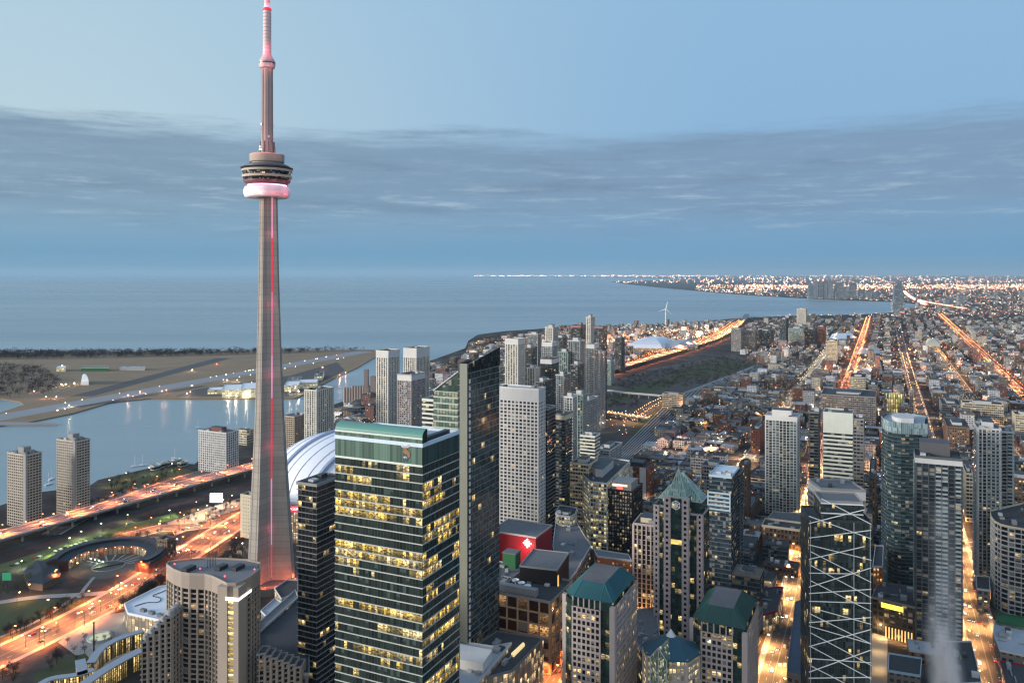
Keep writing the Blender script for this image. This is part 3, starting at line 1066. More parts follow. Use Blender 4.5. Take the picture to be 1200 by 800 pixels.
    T.part('guard_rail', m, STEEL)
    # neck with antennas
    m = MB()
    for k in range(6):
        a = k * pi / 3 + .3
        m.tube((TC[0] + 6.0 * cos(a), TC[1] + 6.0 * sin(a), 367.5), (TC[0] + 5.4 * cos(a), TC[1] + 5.4 * sin(a), 378), 1.1, .9, 8)
    nk = T.part('neck_buttress', m, plain('neck_grey', (.20, .19, .19)))
    rng = random.Random(3)
    for k in range(11):
        a = rng.uniform(0, 2 * pi)
        z = rng.uniform(369, 396)
        r = 6.5 if z < 380 else 5.2
        c = Vector((TC[0] + r * cos(a), TC[1] + r * sin(a), z))
        o = Vector((cos(a), sin(a), 0))
        m = MB()
        m.tube(c - o * .9, c, .12, .12, 6)
        m.tube(c, c + o * .5, .8, 1.0, 12)
        T.part('dish_antenna', m, WHITEM)
    upper = plain('upper_concrete', (.37, .27, .255), .85)  # rose glow of the pink lights mixed into the concrete colour
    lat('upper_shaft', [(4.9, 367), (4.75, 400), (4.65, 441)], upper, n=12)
    m = MB()
    for k in range(6):
        a = k * pi / 3
        m.tube((TC[0] + 4.8 * cos(a), TC[1] + 4.8 * sin(a), 367), (TC[0] + 4.6 * cos(a), TC[1] + 4.6 * sin(a), 441), .45, .45, 5)
    T.part('shaft_rib', m, plain('upper_rib', (.19, .15, .15)))
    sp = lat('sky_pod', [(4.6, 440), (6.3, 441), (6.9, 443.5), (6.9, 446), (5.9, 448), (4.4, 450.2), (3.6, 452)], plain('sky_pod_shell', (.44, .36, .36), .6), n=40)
    lat('sky_pod_window', [(6.95, 444.2), (6.98, 445.3)], glazing('skypod_glass', (.03, .02, .02), 1.2, 1.1, .3, (1, .5, .5), 1.5), sp, 40)
    mast = plain('mast_white', (.62, .46, .46), .6, .12)  # white mast tinted pink: its floodlight glow is put into the colour
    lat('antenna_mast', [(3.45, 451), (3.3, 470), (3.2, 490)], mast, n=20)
    for k in range(12):
        z = 454 + k * 3
        m = MB()
        m.lathe(TC, [(3.5, z), (3.62, z + .1), (3.62, z + .45), (3.4, z + .6)], 20)
        T.part('mast_collar', m, plain('mast_collar', (.44, .38, .38)))
    lat('mast_step', [(3.2, 489.6), (3.7, 490), (3.6, 491.6), (2.2, 492.4)], lit('mast_red', (.8, .02, .05), .5), n=20)
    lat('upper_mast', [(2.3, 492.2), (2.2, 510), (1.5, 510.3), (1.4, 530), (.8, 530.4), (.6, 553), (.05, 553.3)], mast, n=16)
    # pink floodlights of the pod, the sky pod and the mast
    for k in range(12):
        a = k * pi / 6 + .1
        point_lamp((TC[0] + 21.3 * cos(a), TC[1] + 21.3 * sin(a), 342.2), (1, .45, .58), 420, .5)
    for k in range(5):
        a = radians(200 + k * 35)
        c = (1, .10, .16) if k > 2 else (1, .62, .60)
        point_lamp((TC[0] + 24 * cos(a), TC[1] + 24 * sin(a), 331), c, 1400, .6)
    for k in range(4):
        a = radians(225 + k * 32)
        point_lamp((TC[0] + 6.6 * cos(a), TC[1] + 6.6 * sin(a), 455), (1, .10, .20), 800, .3)
        point_lamp((TC[0] + 9.0 * cos(a), TC[1] + 9.0 * sin(a), 440), (1, .30, .36), 350, .3)
        point_lamp((TC[0] + 4.2 * cos(a), TC[1] + 4.2 * sin(a), 493), (1, .08, .14), 900, .3)
        point_lamp((TC[0] + 18 * cos(a), TC[1] + 18 * sin(a), 371), (1, .30, .34), 1600, .3)
    # red-lit plinth
    fp = [(TC[0] + 27 * cos(k * pi / 8), TC[1] + 27 * sin(k * pi / 8)) for k in range(16)]
    m = MB()
    m.prism(fp, 0, 6)
    T.part('base_hall', m, plain('base_hall', (.16, .13, .12)))
    for x, y in ((20, -12), (14, -20), (4, -22), (24, -2)):
        point_lamp((TC[0] + x, TC[1] + y, 8.5), (1, .16, .06), 2600, .5)
    HEROES.append(offset(ccw(fp), 6))


build_tower()


# ---------------------------------------------------------------- stadium with the white retractable roof
def build_stadium():
    cx, cyy = (408 - CX) / F * 905, 905
    T = Thing('domed_stadium', 'huge stadium with white ribbed dome roof behind the green-topped office tower', 'stadium', (cx, cyy, 0))
    n, rx = 72, 92.0
    roofm = plain('dome_membrane', (.66, .69, .74), .55, .06, .02)
    rings = [(radians(5 + 85 * k / 16)) for k in range(17)]
    m = MB()
    for a0, a1 in zip(rings, rings[1:]):
        for k in range(n):
            p = []
            for a, kk in ((a0, k), (a0, k + 1), (a1, k + 1), (a1, k)):
                t = kk * 2 * pi / n
                p.append((cx + rx * cos(a) * cos(t), cyy + rx * cos(a) * sin(t), 28 + 60 * sin(a)))
            m.poly(p)
    ro = T.part('dome_roof', m, roofm, smooth=True)
    # panel seams: arches running across the dome, and the stepped edge between the moving panels
    sm = MB()
    for q in range(-6, 7):
        y = q / 6.6
        R = sqrt(max(0, 1 - y * y))
        P = []
        for k in range(29):
            t = pi * k / 28
            x, zz = -R * cos(t), R * sin(t)
            P.append(Vector((cx + rx * 1.002 * (x * cos(.9) - y * sin(.9)), cyy + rx * 1.002 * (x * sin(.9) + y * cos(.9)), 28 + 60.2 * zz)))
        for a, b in zip(P, P[1:]):
            sm.tube(a, b, .45, .45, 4, caps=False)
    T.part('roof_seam', sm, plain('dome_seam', (.44, .48, .56), .6), ro)
    for y0, h in ((-.42, 3.2), (.12, 2.6)):
        am = MB()
        R = sqrt(1 - y0 * y0)
        P = []
        for k in range(41):
            t = pi * k / 40
            x, zz = -R * cos(t), R * sin(t)
            P.append(Vector((cx + rx * 1.01 * (x * cos(.9) - y0 * sin(.9)), cyy + rx * 1.01 * (x * sin(.9) + y0 * cos(.9)), 28 + 60.8 * zz)))
        for a, b in zip(P, P[1:]):
            am.tube(a, b, h * .8, h * .8, 6, caps=False)
        T.part('panel_edge', am, plain('dome_edge', (.36, .42, .56), .6), ro)
    fp = [(cx + 96 * cos(k * pi / 18), cyy + 96 * sin(k * pi / 18)) for k in range(36)]
    facades(T, fp, 0, 32, style('stadium', 10.6, 8.4, 3.0, .8, 1.2, .9, (.05, .05, .05), PALE, PALE, .35, .8))
    m = MB()
    m.lathe((cx, cyy), [(96.8, 32), (97.2, 34), (91, 34.5), (89, 33)], 72)
    T.part('roof_rim', m, WHITEM)
    HEROES.append(fp)
    # red lit name sign on a wall facing the street
    p = at(343.5, 596, 790)
    S = Thing('name_sign', 'glowing red sign with white letters beside the foot of the tall tower', 'sign', tuple(p))
    m = MB()
    m.obox((p.x, p.y), 8, .5, p.z - 3.2, p.z + 3.2, (1, 0))
    S.part('panel', m, lit('sign_red', (1, .06, .10), .55))
    m = MB()
    m.obox((p.x, p.y + 2), 6.5, 1.2, 0, p.z - 3.2, (1, 0))
    S.part('sign_tower', m, glazing('signlit', (.3, .2, .12), 2.2, 3.4, .85, (1, .72, .5), 1.0, cluster=.02, mull=.3))
    tc = D.curves.new('letters', 'FONT')
    tc.body = 'ROGERS'
    tc.size = 3.9
    tc.align_x = 'CENTER'
    tc.align_y = 'CENTER'
    tc.extrude = .08
    tmp = D.objects.new('tmp', tc)
    COL.objects.link(tmp)
    bpy.context.view_layer.update()
    me = D.meshes.new_from_object(tmp.evaluated_get(bpy.context.evaluated_depsgraph_get()))
    D.objects.remove(tmp)
    me.materials.clear()
    me.materials.append(lit('sign_white', (1, .8, .8), 1.6))
    to = D.objects.new('lettering', me)
    COL.objects.link(to)
    to.parent = S.o
    to.rotation_euler = (radians(90), 0, 0)
    to.location = (0, -.62, 0)


build_stadium()


# ---------------------------------------------------------------- office tower with green glass crown
def build_crown_tower():
    Y = 400
    fp = foot(495, 393, 538, Y)
    zr, zs = zat(523, Y), zat(508, Y)
    c = centre(fp)
    T = Thing('office_tower', 'dark glass office tower with white floor lines, many yellow lit rooms and green crown', 'office tower', (*c, 0))
    st = ST['rbc']
    zc = zat(546, Y)
    facades(T, fp, 0, zc, st)
    up = offset(fp, .15)
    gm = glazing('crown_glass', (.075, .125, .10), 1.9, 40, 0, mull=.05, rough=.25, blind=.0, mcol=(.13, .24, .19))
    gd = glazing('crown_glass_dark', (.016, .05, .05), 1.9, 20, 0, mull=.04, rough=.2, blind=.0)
    # left (street) side is fp edge with the near corner; build crown side by side
    near = min(fp, key=lambda p: p[1])
    i = fp.index(near)
    left = fp[(i - 1) % 4]
    right = fp[(i + 1) % 4]
    far = fp[(i + 2) % 4]
    if left[0] > right[0]:
        left, right = right, left
    dv = (Vector(right) - Vector(near)).normalized()       # along e1
    du = (Vector(left) - Vector(near)).normalized()
    n0, l0 = Vector(near) - dv * .2, Vector(left) - dv * .2
    m = MB()
    L = (l0 - n0).length
    m.poly([(*l0, zc), (*n0, zc), (*n0, zs - 2.5), (*l0, zs - 2.5)], [(0, 0), (L, 0), (L, 30), (0, 30)])
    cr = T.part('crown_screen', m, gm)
    m = MB()                       # rounded shoulder of the screen wall
    prev = None
    for k in range(9):
        t = k / 8 * pi / 2
        off, zz = 4.5 * (1 - cos(t)), zs - 2.5 + 4.2 * sin(t)
        cur = (off, zz)
        if prev:
            m.poly([(*(l0 + dv * prev[0]), prev[1]), (*(n0 + dv * prev[0]), prev[1]), (*(n0 + dv * cur[0]), cur[1]), (*(l0 + dv * cur[0]), cur[1])], [(0, prev[1]), (L, prev[1]), (L, cur[1]), (0, cur[1])])
        prev = cur
    b0, b1 = n0 + dv * 5, l0 + dv * 5
    m.poly([(*b0, zr), (*b1, zr), (*b1, prev[1]), (*b0, prev[1])])
    T.part('crown_shoulder', m, plain('crown_teal', (.09, .22, .19), .35, .1), cr)
    m = MB()
    for q in (n0, l0):
        pr = [(0, zr - 8)] + [(4.5 * (1 - cos(k / 8 * pi / 2)), zs - 2.5 + 4.2 * sin(k / 8 * pi / 2)) for k in range(9)] + [(5, zr - 8)]
        P = [(*(q + dv * a + du * (-.02 if q is n0 else .02)), z) for a, z in pr]
        m.poly(P if q is n0 else P[::-1])
        m.poly(P[::-1] if q is n0 else P)
    T.part('crown_end', m, plain('crown_end', (.012, .045, .038), .3), cr)
    for zz, hh in ((zs - 3.0, .8), (zc - .5, 1.0)):
        m = MB()
        q0, q1 = n0 - dv * .35 - du * .3, l0 - dv * .35
        m.poly([(*q1, zz), (*q0, zz), (*q0, zz + hh), (*q1, zz + hh)])
        m.poly([(*q1, zz + hh), (*q0, zz + hh), (*(q0 + dv * .5), zz + hh), (*(q1 + dv * .5), zz + hh)])
        T.part('white_rail', m, plain('crown_rail', (.55, .60, .55), .5), cr)
    # right side of the crown
    m = MB()
    r0 = Vector(right)
    s0 = Vector(near) - du * .2 + dv * 5
    r1 = r0 - du * .2
    m.poly([(*(Vector(near) - du * .2), zc), (*r1, zc), (*r1, zr + 1.2), (*(Vector(near) - du * .2), zr + 1.2)], [(0, 0), (40, 0), (40, 18), (0, 18)])
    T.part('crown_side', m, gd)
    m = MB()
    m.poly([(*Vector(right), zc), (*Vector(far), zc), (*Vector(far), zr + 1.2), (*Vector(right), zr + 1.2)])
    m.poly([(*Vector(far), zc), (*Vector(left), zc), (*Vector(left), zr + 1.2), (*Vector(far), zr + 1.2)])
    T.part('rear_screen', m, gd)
    roof(T, fp, zr, ROOF_PALE, 1.4, .3, plain('pale_blue_coping', (.50, .60, .68), .5), thick=1.0)
    m = MB()
    q = Vector(near) + dv * 7 + du * 3
    m.prism([tuple(q), tuple(q + dv * 26), tuple(q + dv * 26 + du * 3), tuple(q + du * 3)], zr + .1, zr + 2.5)
    T.part('cooling_louvre', m, DARK)
    # the emblem on the screen wall: white crown shape, tan beast, blue and white globe
    base = n0 - dv * .25

    def em(name, pts, mat, dd=0.0):
        m = MB()
        P = [base - dv * dd + du * (u) for u, z in pts]
        m.poly([(*p, z) for p, (u, z) in zip(P, pts)][::-1])
        m.poly([(*p, z) for p, (u, z) in zip(P, pts)])
        return T.part(name, m, mat, cr)
    u0 = 9.3
    zc0 = zat(531, Y - 2)
    k = .43
    em('emblem_wing', [(u0 + x * k, zc0 + z * k) for x, z in ((6.5, 4), (7.5, 8), (5, 5.5), (0, 6), (-4, 8.5), (-5.5, 5.5), (-2, 3.5), (3, 3.2))], WHITEM)
    em('emblem_lion', [(u0 + x * k, zc0 + z * k) for x, z in ((4, 3), (1, 3.8), (-1.5, 1.5), (-5, -1), (-5.5, -6), (-2.5, -8), (-1.5, -4), (1.5, -3.5), (4.5, -1.5), (3, 0.5))], plain('emblem_tan', (.48, .27, .14), .6), .06)
    em('emblem_globe', [(u0 + 1 * k + 3.6 * k * cos(t * pi / 6), zc0 - 8.6 * k + 3.0 * k * sin(t * pi / 6)) for t in range(12)], plain('emblem_blue', (.10, .13, .30), .5), .03)
    em('emblem_globe_band', [(u0 + x * k, zc0 + z * k) for x, z in ((4, -7.2), (2.2, -9.4), (0.4, -7.6), (-1.4, -9.6), (-1.0, -7.0), (1, -6.2))], WHITEM, .09)
    HEROES.append(fp)


build_crown_tower()

# black balcony-banded tower to its left
hero('apartment_tower', 'black glass tower with thin pale floor slabs left of the green-crowned office tower', 'tower', 371, 569, 349.5, 400, 505, 'black', roofmat=BLACKM, units=3)


# ---------------------------------------------------------------- tall dark tower with slanted glass flank
def build_slant_tower():
    Y = 505
    fp = foot(549, 537, 585, Y)
    z = zat(430, Y)
    c = centre(fp)
    T = Thing('hotel_tower', 'tall dark green glass tower with sloping glass flank behind the green-crowned tower', 'hotel tower', (*c, 0))
    facades(T, fp, 0, z, ST['ritz'])
    roof(T, fp, z, DARK, 2.2, .3, DARK)
    near = Vector(min(fp, key=lambda p: p[1]))
    dl, dr = Vector(E2), Vector(E1)
    # thin blade walls at the corner, taller toward the back
    m = MB()
    w = 10.0
    q = near + dl * .5 - dr * .8
    m.prism([tuple(q), tuple(q + dl * 5.4), tuple(q + dl * 5.4 + dr * 1.2), tuple(q + dr * 1.2)], 0, z + 2)
    T.part('corner_fin', m, plain('fin_grey', (.19, .20, .17), .6))
    m = MB()
    q = near - dl * .6 + dr * .3
    R = max(fp, key=lambda p: p[0])
    L = (Vector(R) - near).length
    P0, P1 = q, q + dr * L
    m.poly([(*P0, z - 3), (*P1, z - 3), (*P1, z + 9), (*P0, z + 2)])
    m.poly([(*P1, z - 3), (*P0, z - 3), (*P0, z + 2), (*P1, z + 9)])
    m.poly([(*P0, z + 2), (*P1, z + 9), (*(P1 + dl * 1), z + 9), (*(P0 + dl * 1), z + 2)])
    T.part('crown_screen', m, ST['ritz']['glass'])
    m = MB()
    for k in range(46):
        zz = 3 + k * 4.3
        if zz > z - 2:
            break
        m.obox(tuple(near - dl * .45 + dr * 1.0), .8, .35, zz, zz + 2.6, (E1[0], E1[1]))
    T.part('corner_block', m, PALE)
    # lower slanted glass wing on the left
    a0, a1 = near + dl * 6.2, near + dl * 26
    zl, zh = zat(459, Y + 6), zat(433, Y + 4)
    dd = 16
    st = ST['ritz_l']
    fp2 = ccw([tuple(a0 + dr * 1), tuple(a1 + dr * 1), tuple(a1 + dr * dd), tuple(a0 + dr * dd)])
    facades(T, fp2, 0, zl, st)
    m = MB()
    A, B = a0 + dr * 1, a1 + dr * 1
    for off, flip in ((0, 0), (dd - 1, 1)):
        P = [(*(B + dr * off), zl), (*(A + dr * off), zl), (*(A + dr * off), zh)]
        L = (B - A).length
        m.poly(P[::-1] if flip else P, [(0, 0), (L, 0), (L, zh - zl)])
    m.poly([(*B, zl), (*A, zh), (*(A + dr * (dd - 1)), zh), (*(B + dr * (dd - 1)), zl)])
    T.part('sloping_glass', m, glazing('slope_glass', (.03, .055, .045), 2.2, 3.9, .04, mull=.1))
    m = MB()
    m.tube((*(B - dr * .3), zl), (*(A - dr * .3), zh), .45, .45, 6)
    T.part('slope_rail', m, PALE)
    HEROES.append(fp)
    HEROES.append(fp2)


build_slant_tower()
hero('office_block', 'pale banded office block tucked behind the sloping glass tower', 'office block', 541, 472, 495, 545, 640, 'band_white', wr=24)

# ---------------------------------------------------------------- left: pair of concrete apartment towers and waterfront
for k, (xl, xc, xr, yt, yb) in enumerate(((9, 31, 48.5, 534, 619), (67, 89, 105, 518, 607))):
    Y = gp(0, yb)[1]
    T, fp, z = hero('apartment_tower', ('tan concrete apartment tower by the expressway, the lower of the waterfront pair', 'tan concrete apartment tower by the expressway, the higher of the waterfront pair')[k],
                    'apartment tower', xc, yt, xl, xr, Y, 'tanapt', roofmat=ROOF_DARK, units=5, group='tan towers on the waterfront', pmat2=TAN)
    c = centre(fp)
    m = MB()
    m.obox(c, 4, 4.5, z + .1, z + 7, E1)
    m.obox((c[0] + 7, c[1]), 2.5, 3, z + .1, z + 3.5, E1)
    T.part('lift_house', m, GREY)
    m = MB()
    nv = Vector(min(fp, key=lambda p: p[1]))
    m.obox(tuple(nv + Vector(E2) * 2 + Vector(E1) * .2), 1.2, 2.2, 0, z + 1.5, E1)
    T.part('stair_shaft', m, GREY)
hero('office_block', 'white precast hotel block standing alone by the harbour', 'office block', 265, 508, 233, 276, 1064, style('harbour', 3.1, 3.4, 1.0, .4, .9, .45, (.05, .05, .055), WHITE, WHITE, .03, .5, blind=.5), wr=22, roofmat=ROOF_MID, pent=(.4, 5), pmat=BRICK, units=5)
hero('office_block', 'small cream block beside the harbour at the foot of the tall tower', 'office block', 289, 505, 277, 297, 1240, 'office', units=3)
hero('office_block', 'narrow beige block partly hidden behind the shaft of the tall tower', 'office block', 303, 583, 282, 312, 800, style('beigeblk', 3.6, 3.0, 2.4, .2, 2.0, .25, (.06, .06, .055), CREAM, CREAM, .05, .8), units=2)
hero('apartment_block', 'tan waterfront flats with lit cornice behind the dome', 'apartments', 345, 489, 332, 362, 1185, 'tanapt', units=3, roofmat=ROOF_MID)
hero('apartment_tower', 'slim white and dark tower standing just beyond the dome', 'apartment tower', 371, 458, 357, 391, 1130, 'condo_cream', units=3)
hero('apartment_tower', 'tall cream apartment tower with flat white top near the harbour channel', 'apartment tower', 455, 412, 441, 468, 1150, 'condo_cream', units=2, attic=9, atticmat=WHITE)
hero('apartment_tower', 'grey balconied apartment tower with white cap before the cream tower', 'apartment tower', 482, 440, 466, 498, 1040, style('greybal', 3.0, 3.2, .5, .4, .7, .6, (.05, .05, .05), STONE, STONE, .08, .6, bal=.4, balmat=PALEGLASS, cluster=.05, blind=.5, bcol=(.3, .28, .28)), units=2, attic=7, atticmat=WHITE)
hero('apartment_tower', 'cream apartment tower with open square frame on its top', 'apartment tower', 488, 409, 473, 503, 1260, 'condo_cream', units=2, attic=14, atticmat=WHITE)


def build_silos():
    Y = 1640
    T = Thing('grain_silos', 'long row of old brown concrete grain silos beside the harbour channel', 'silos', (*gp(420, 472), 0))
    z = zat(452, Y)
    m = MB()
    for k in range(10):
        x = (404 + k * 3.1 - CX) / F * Y
        for j in (0, 1):
            m.tube((x, Y + j * 6, 0), (x, Y + j * 6, z - (4 if k < 3 else 0)), 2.9, 2.9, 10)
    T.part('silo_cluster', m, plain('silo_concrete', (.30, .245, .215)))
    for px, w, top in ((429, 4, 433), (437, 5, 441), (443, 5, 446)):
        m = MB()
        m.obox(((px - CX) / F * Y, Y + 3), w, 6, 0, zat(top, Y))
        T.part('elevator_house', m, plain('silo_concrete2', (.26, .205, .185)))


build_silos()

# ---------------------------------------------------------------- elevated expressway
EXPRESS = smooth([grid(330, 800), grid(500, 787), grid(640, 781), grid(817, 768), grid(1100, 735), grid(1500, 700), grid(1986, 676), grid(2350, 650), grid(2707, 630), grid(3100, 616), grid(3500, 622), grid(4300, 690), grid(5200, 800)], 3)
EW, EZ = 29.0, 9.0
LAMP_SPOTS = []


def build_expressway():
    T = Thing('elevated_expressway', 'long elevated expressway glowing orange from the waterfront to the far shore', 'expressway', (*EXPRESS[0], 0))
    d = T.part('deck', strip(EXPRESS, EW, EZ, CONC_ROAD, 'deck', z0=EZ - 1.6), CONC_ROAD)
    for s_ in (1, -1):
        T.part('parapet', strip(EXPRESS, .5, EZ + 1.1, PALE, 'parapet', z0=EZ - .1, shift=s_ * (EW / 2 - .25)), PALE, d)
    T.part('median_barrier', strip(EXPRESS, .7, EZ + .95, PALE, 'median', z0=EZ - .1), PALE, d)
    T.part('lane_marking', dashes(EXPRESS, EZ + .02, (-10.6, -7.1, -3.6, 3.6, 7.1, 10.6), 12, 5, .3, lim=1700), LINE, d)
    n = 0
    for p, dd in along(EXPRESS, 26, 5):
        if p.y > 3600 or n >= 60:
            break
        n += 1
        nn = Vector((-dd.y, dd.x))
        m = MB()
        for s_ in (-8, 8):
            m.obox(tuple(p + nn * s_), .9, .9, 0, EZ - 3)
        m.obox(tuple(p), .9, 12.5, EZ - 3, EZ - 1.6, (dd.x, dd.y))
        T.part('pier', m, GREY)


build_expressway()


# ---------------------------------------------------------------- round engine shed and its yard
def build_roundhouse():
    cx, cyy = gp(127, 663)
    T = Thing('roundhouse', 'curved brick engine shed with dark roof round an open turntable yard', 'engine shed', (cx, cyy, 0))
    r0, r1, h = 32.0, 49.0, 8.5
    a0, a1, n = radians(-22), radians(200), 32
    m, rm, dm, cm = MB(), MB(), MB(), MB()
    for k in range(n):
        A, B = a0 + (a1 - a0) * k / n, a0 + (a1 - a0) * (k + 1) / n
        P = lambda r, a: (cx + r * cos(a), cyy + r * sin(a))
        for r, flip in ((r0, 1), (r1, 0)):
            q = [(*P(r, A), 0), (*P(r, B), 0), (*P(r, B), h), (*P(r, A), h)]
            m.poly(q[::-1] if flip else q, [(0, 0), (4, 0), (4, h), (0, h)])
        e = .7
        rm.poly([(*P(r0 - e, A), h), (*P(r1 + e, A), h + 1.6), (*P(r1 + e, B), h + 1.6), (*P(r0 - e, B), h)])
        rm.poly([(*P(r1 + e, A), h - .4), (*P(r1 + e, B), h - .4), (*P(r1 + e, B), h + 1.6), (*P(r1 + e, A), h + 1.6)])
        rm.poly([(*P(r0 - e, B), h - .8), (*P(r0 - e, A), h - .8), (*P(r0 - e, A), h), (*P(r0 - e, B), h)])
        cl = r0 + 9
        cm.poly([(*P(cl, A), h + .6), (*P(cl, B), h + .6), (*P(cl, B), h + 3.0), (*P(cl, A), h + 3.0)])
        cm.poly([(*P(cl, B), h + .6), (*P(cl, A), h + .6), (*P(cl, A), h + 3.0), (*P(cl, B), h + 3.0)])
        cm.poly([(*P(cl, A), h + 3.0), (*P(cl + 6, A), h + 3.4), (*P(cl + 6, B), h + 3.4), (*P(cl, B), h + 3.0)])
    for a in (a0, a1):
        q = [(cx + r0 * cos(a), cyy + r0 * sin(a), 0), (cx + r1 * cos(a), cyy + r1 * sin(a), 0), (cx + r1 * cos(a), cyy + r1 * sin(a), h + 1.3), (cx + r0 * cos(a), cyy + r0 * sin(a), h)]
        m.poly(q)
        m.poly(q[::-1])
    T.part('wall', m, BRICK)
    ro = T.part('roof', rm, plain('shed_roof', (.028, .033, .042), .7, .3))
    T.part('clerestory', cm, plain('shed_clerestory', (.04, .045, .055), .6), ro)
    for k in range(n):
        a = a0 + (a1 - a0) * (k + .5) / n
        c = (cx + (r0 - .12) * cos(a), cyy + (r0 - .12) * sin(a))
        m = MB()
        m.obox(c, .12, 1.5, .1, 6.0, (cos(a), sin(a)))
        T.part('door', m, plain('shed_door', (.22, .19, .15)) if k % 7 else BRICK)
        if k % 2 == 0:
            m = MB()
            m.ball((cx + (r0 - .6) * cos(a), cyy + (r0 - .6) * sin(a), 6.9), .35)
            T.part('wall_lamp', m, L_WARM)
        if k % 4 == 1:
            point_lamp((cx + (r0 - 2.2) * cos(a), cyy + (r0 - 2.2) * sin(a), 6.6), (1, .72, .42), 500, .3)
    t = Thing('turntable', 'round turntable pit with bridge in the middle of the engine shed yard', 'turntable', (cx, cyy, 0))
    m = MB()
    m.lathe((cx, cyy), [(14, .05), (14, .35), (13, .35), (13, -.2), (.1, -.2)], 40)
    t.part('pit', m, PAVING)
    m = MB()
    m.obox((cx, cyy), 13, 1.6, .1, 1.0, (.8, .6))
    t.part('bridge', m, STEEL)
    for k in range(9):
        a = radians(25 + k * 16)
        tr = strip([(cx + 14.5 * cos(a), cyy + 14.5 * sin(a)), (cx + 31.5 * cos(a), cyy + 31.5 * sin(a))], 1.5, .09, UNIT, 'railway_track')
        tag(tr.build('railway_track', UNIT), kind='structure')
    sheet('yard', [(cx + 31.8 * cos(k * pi / 16), cyy + 31.8 * sin(k * pi / 16)) for k in range(32)], .04, plain('yard_ground', (.07, .07, .065), 1, .35))
    x, y = gp(115, 662)
    for dx in (-9, -4, 1, 6):
        point_lamp((x + dx, y - dx * .5, 4), (.85, 1, .6), 3500, .4)
    L = Thing('light_bar', 'bright greenish yard lights in a row beside the turntable', 'lights', (x, y, 0))
    m = MB()
    for dx in (-9, -4, 1, 6):
        m.tube((x + dx, y - dx * .5, 0), (x + dx, y - dx * .5, 4), .1, .1, 6)
    L.part('post', m, STEEL)
    for dx in (-9, -4, 1, 6):
        m = MB()
        m.ball((x + dx, y - dx * .5, 4.4), .75)
        L.part('lamp_head', m, L_GREEN)
    HEROES.append([(cx + 51 * cos(k * pi / 3), cyy + 51 * sin(k * pi / 3)) for k in range(6)])
    # dark flat annex
    fp = [gp(*p) for p in ((28, 676), (44, 664), (66, 668), (70, 682), (50, 692), (34, 690))]
    A = Thing('annex', 'dark faceted low hall at the near end of the curved engine shed', 'hall', (*centre(fp), 0))
    m = MB()
    m.prism([p for p in fp], 0, 6)
    A.part('wall', m, BROWN)
    m = MB()
    c = centre(fp)
    o = offset(ccw(fp), 1.0)
    for p, q in zip(o, o[1:] + o[:1]):
        m.poly([(*p, 6.02), (*q, 6.02), (*c, 8.5)])
    A.part('roof', m, _M['shed_roof'])
    # little brick tower block to the right
    hero('brick_block', 'small lit brick block at the right end of the engine shed', 'block', 196, 634, 184, 206, gp(0, 656)[1], 'brown', units=2)


build_roundhouse()


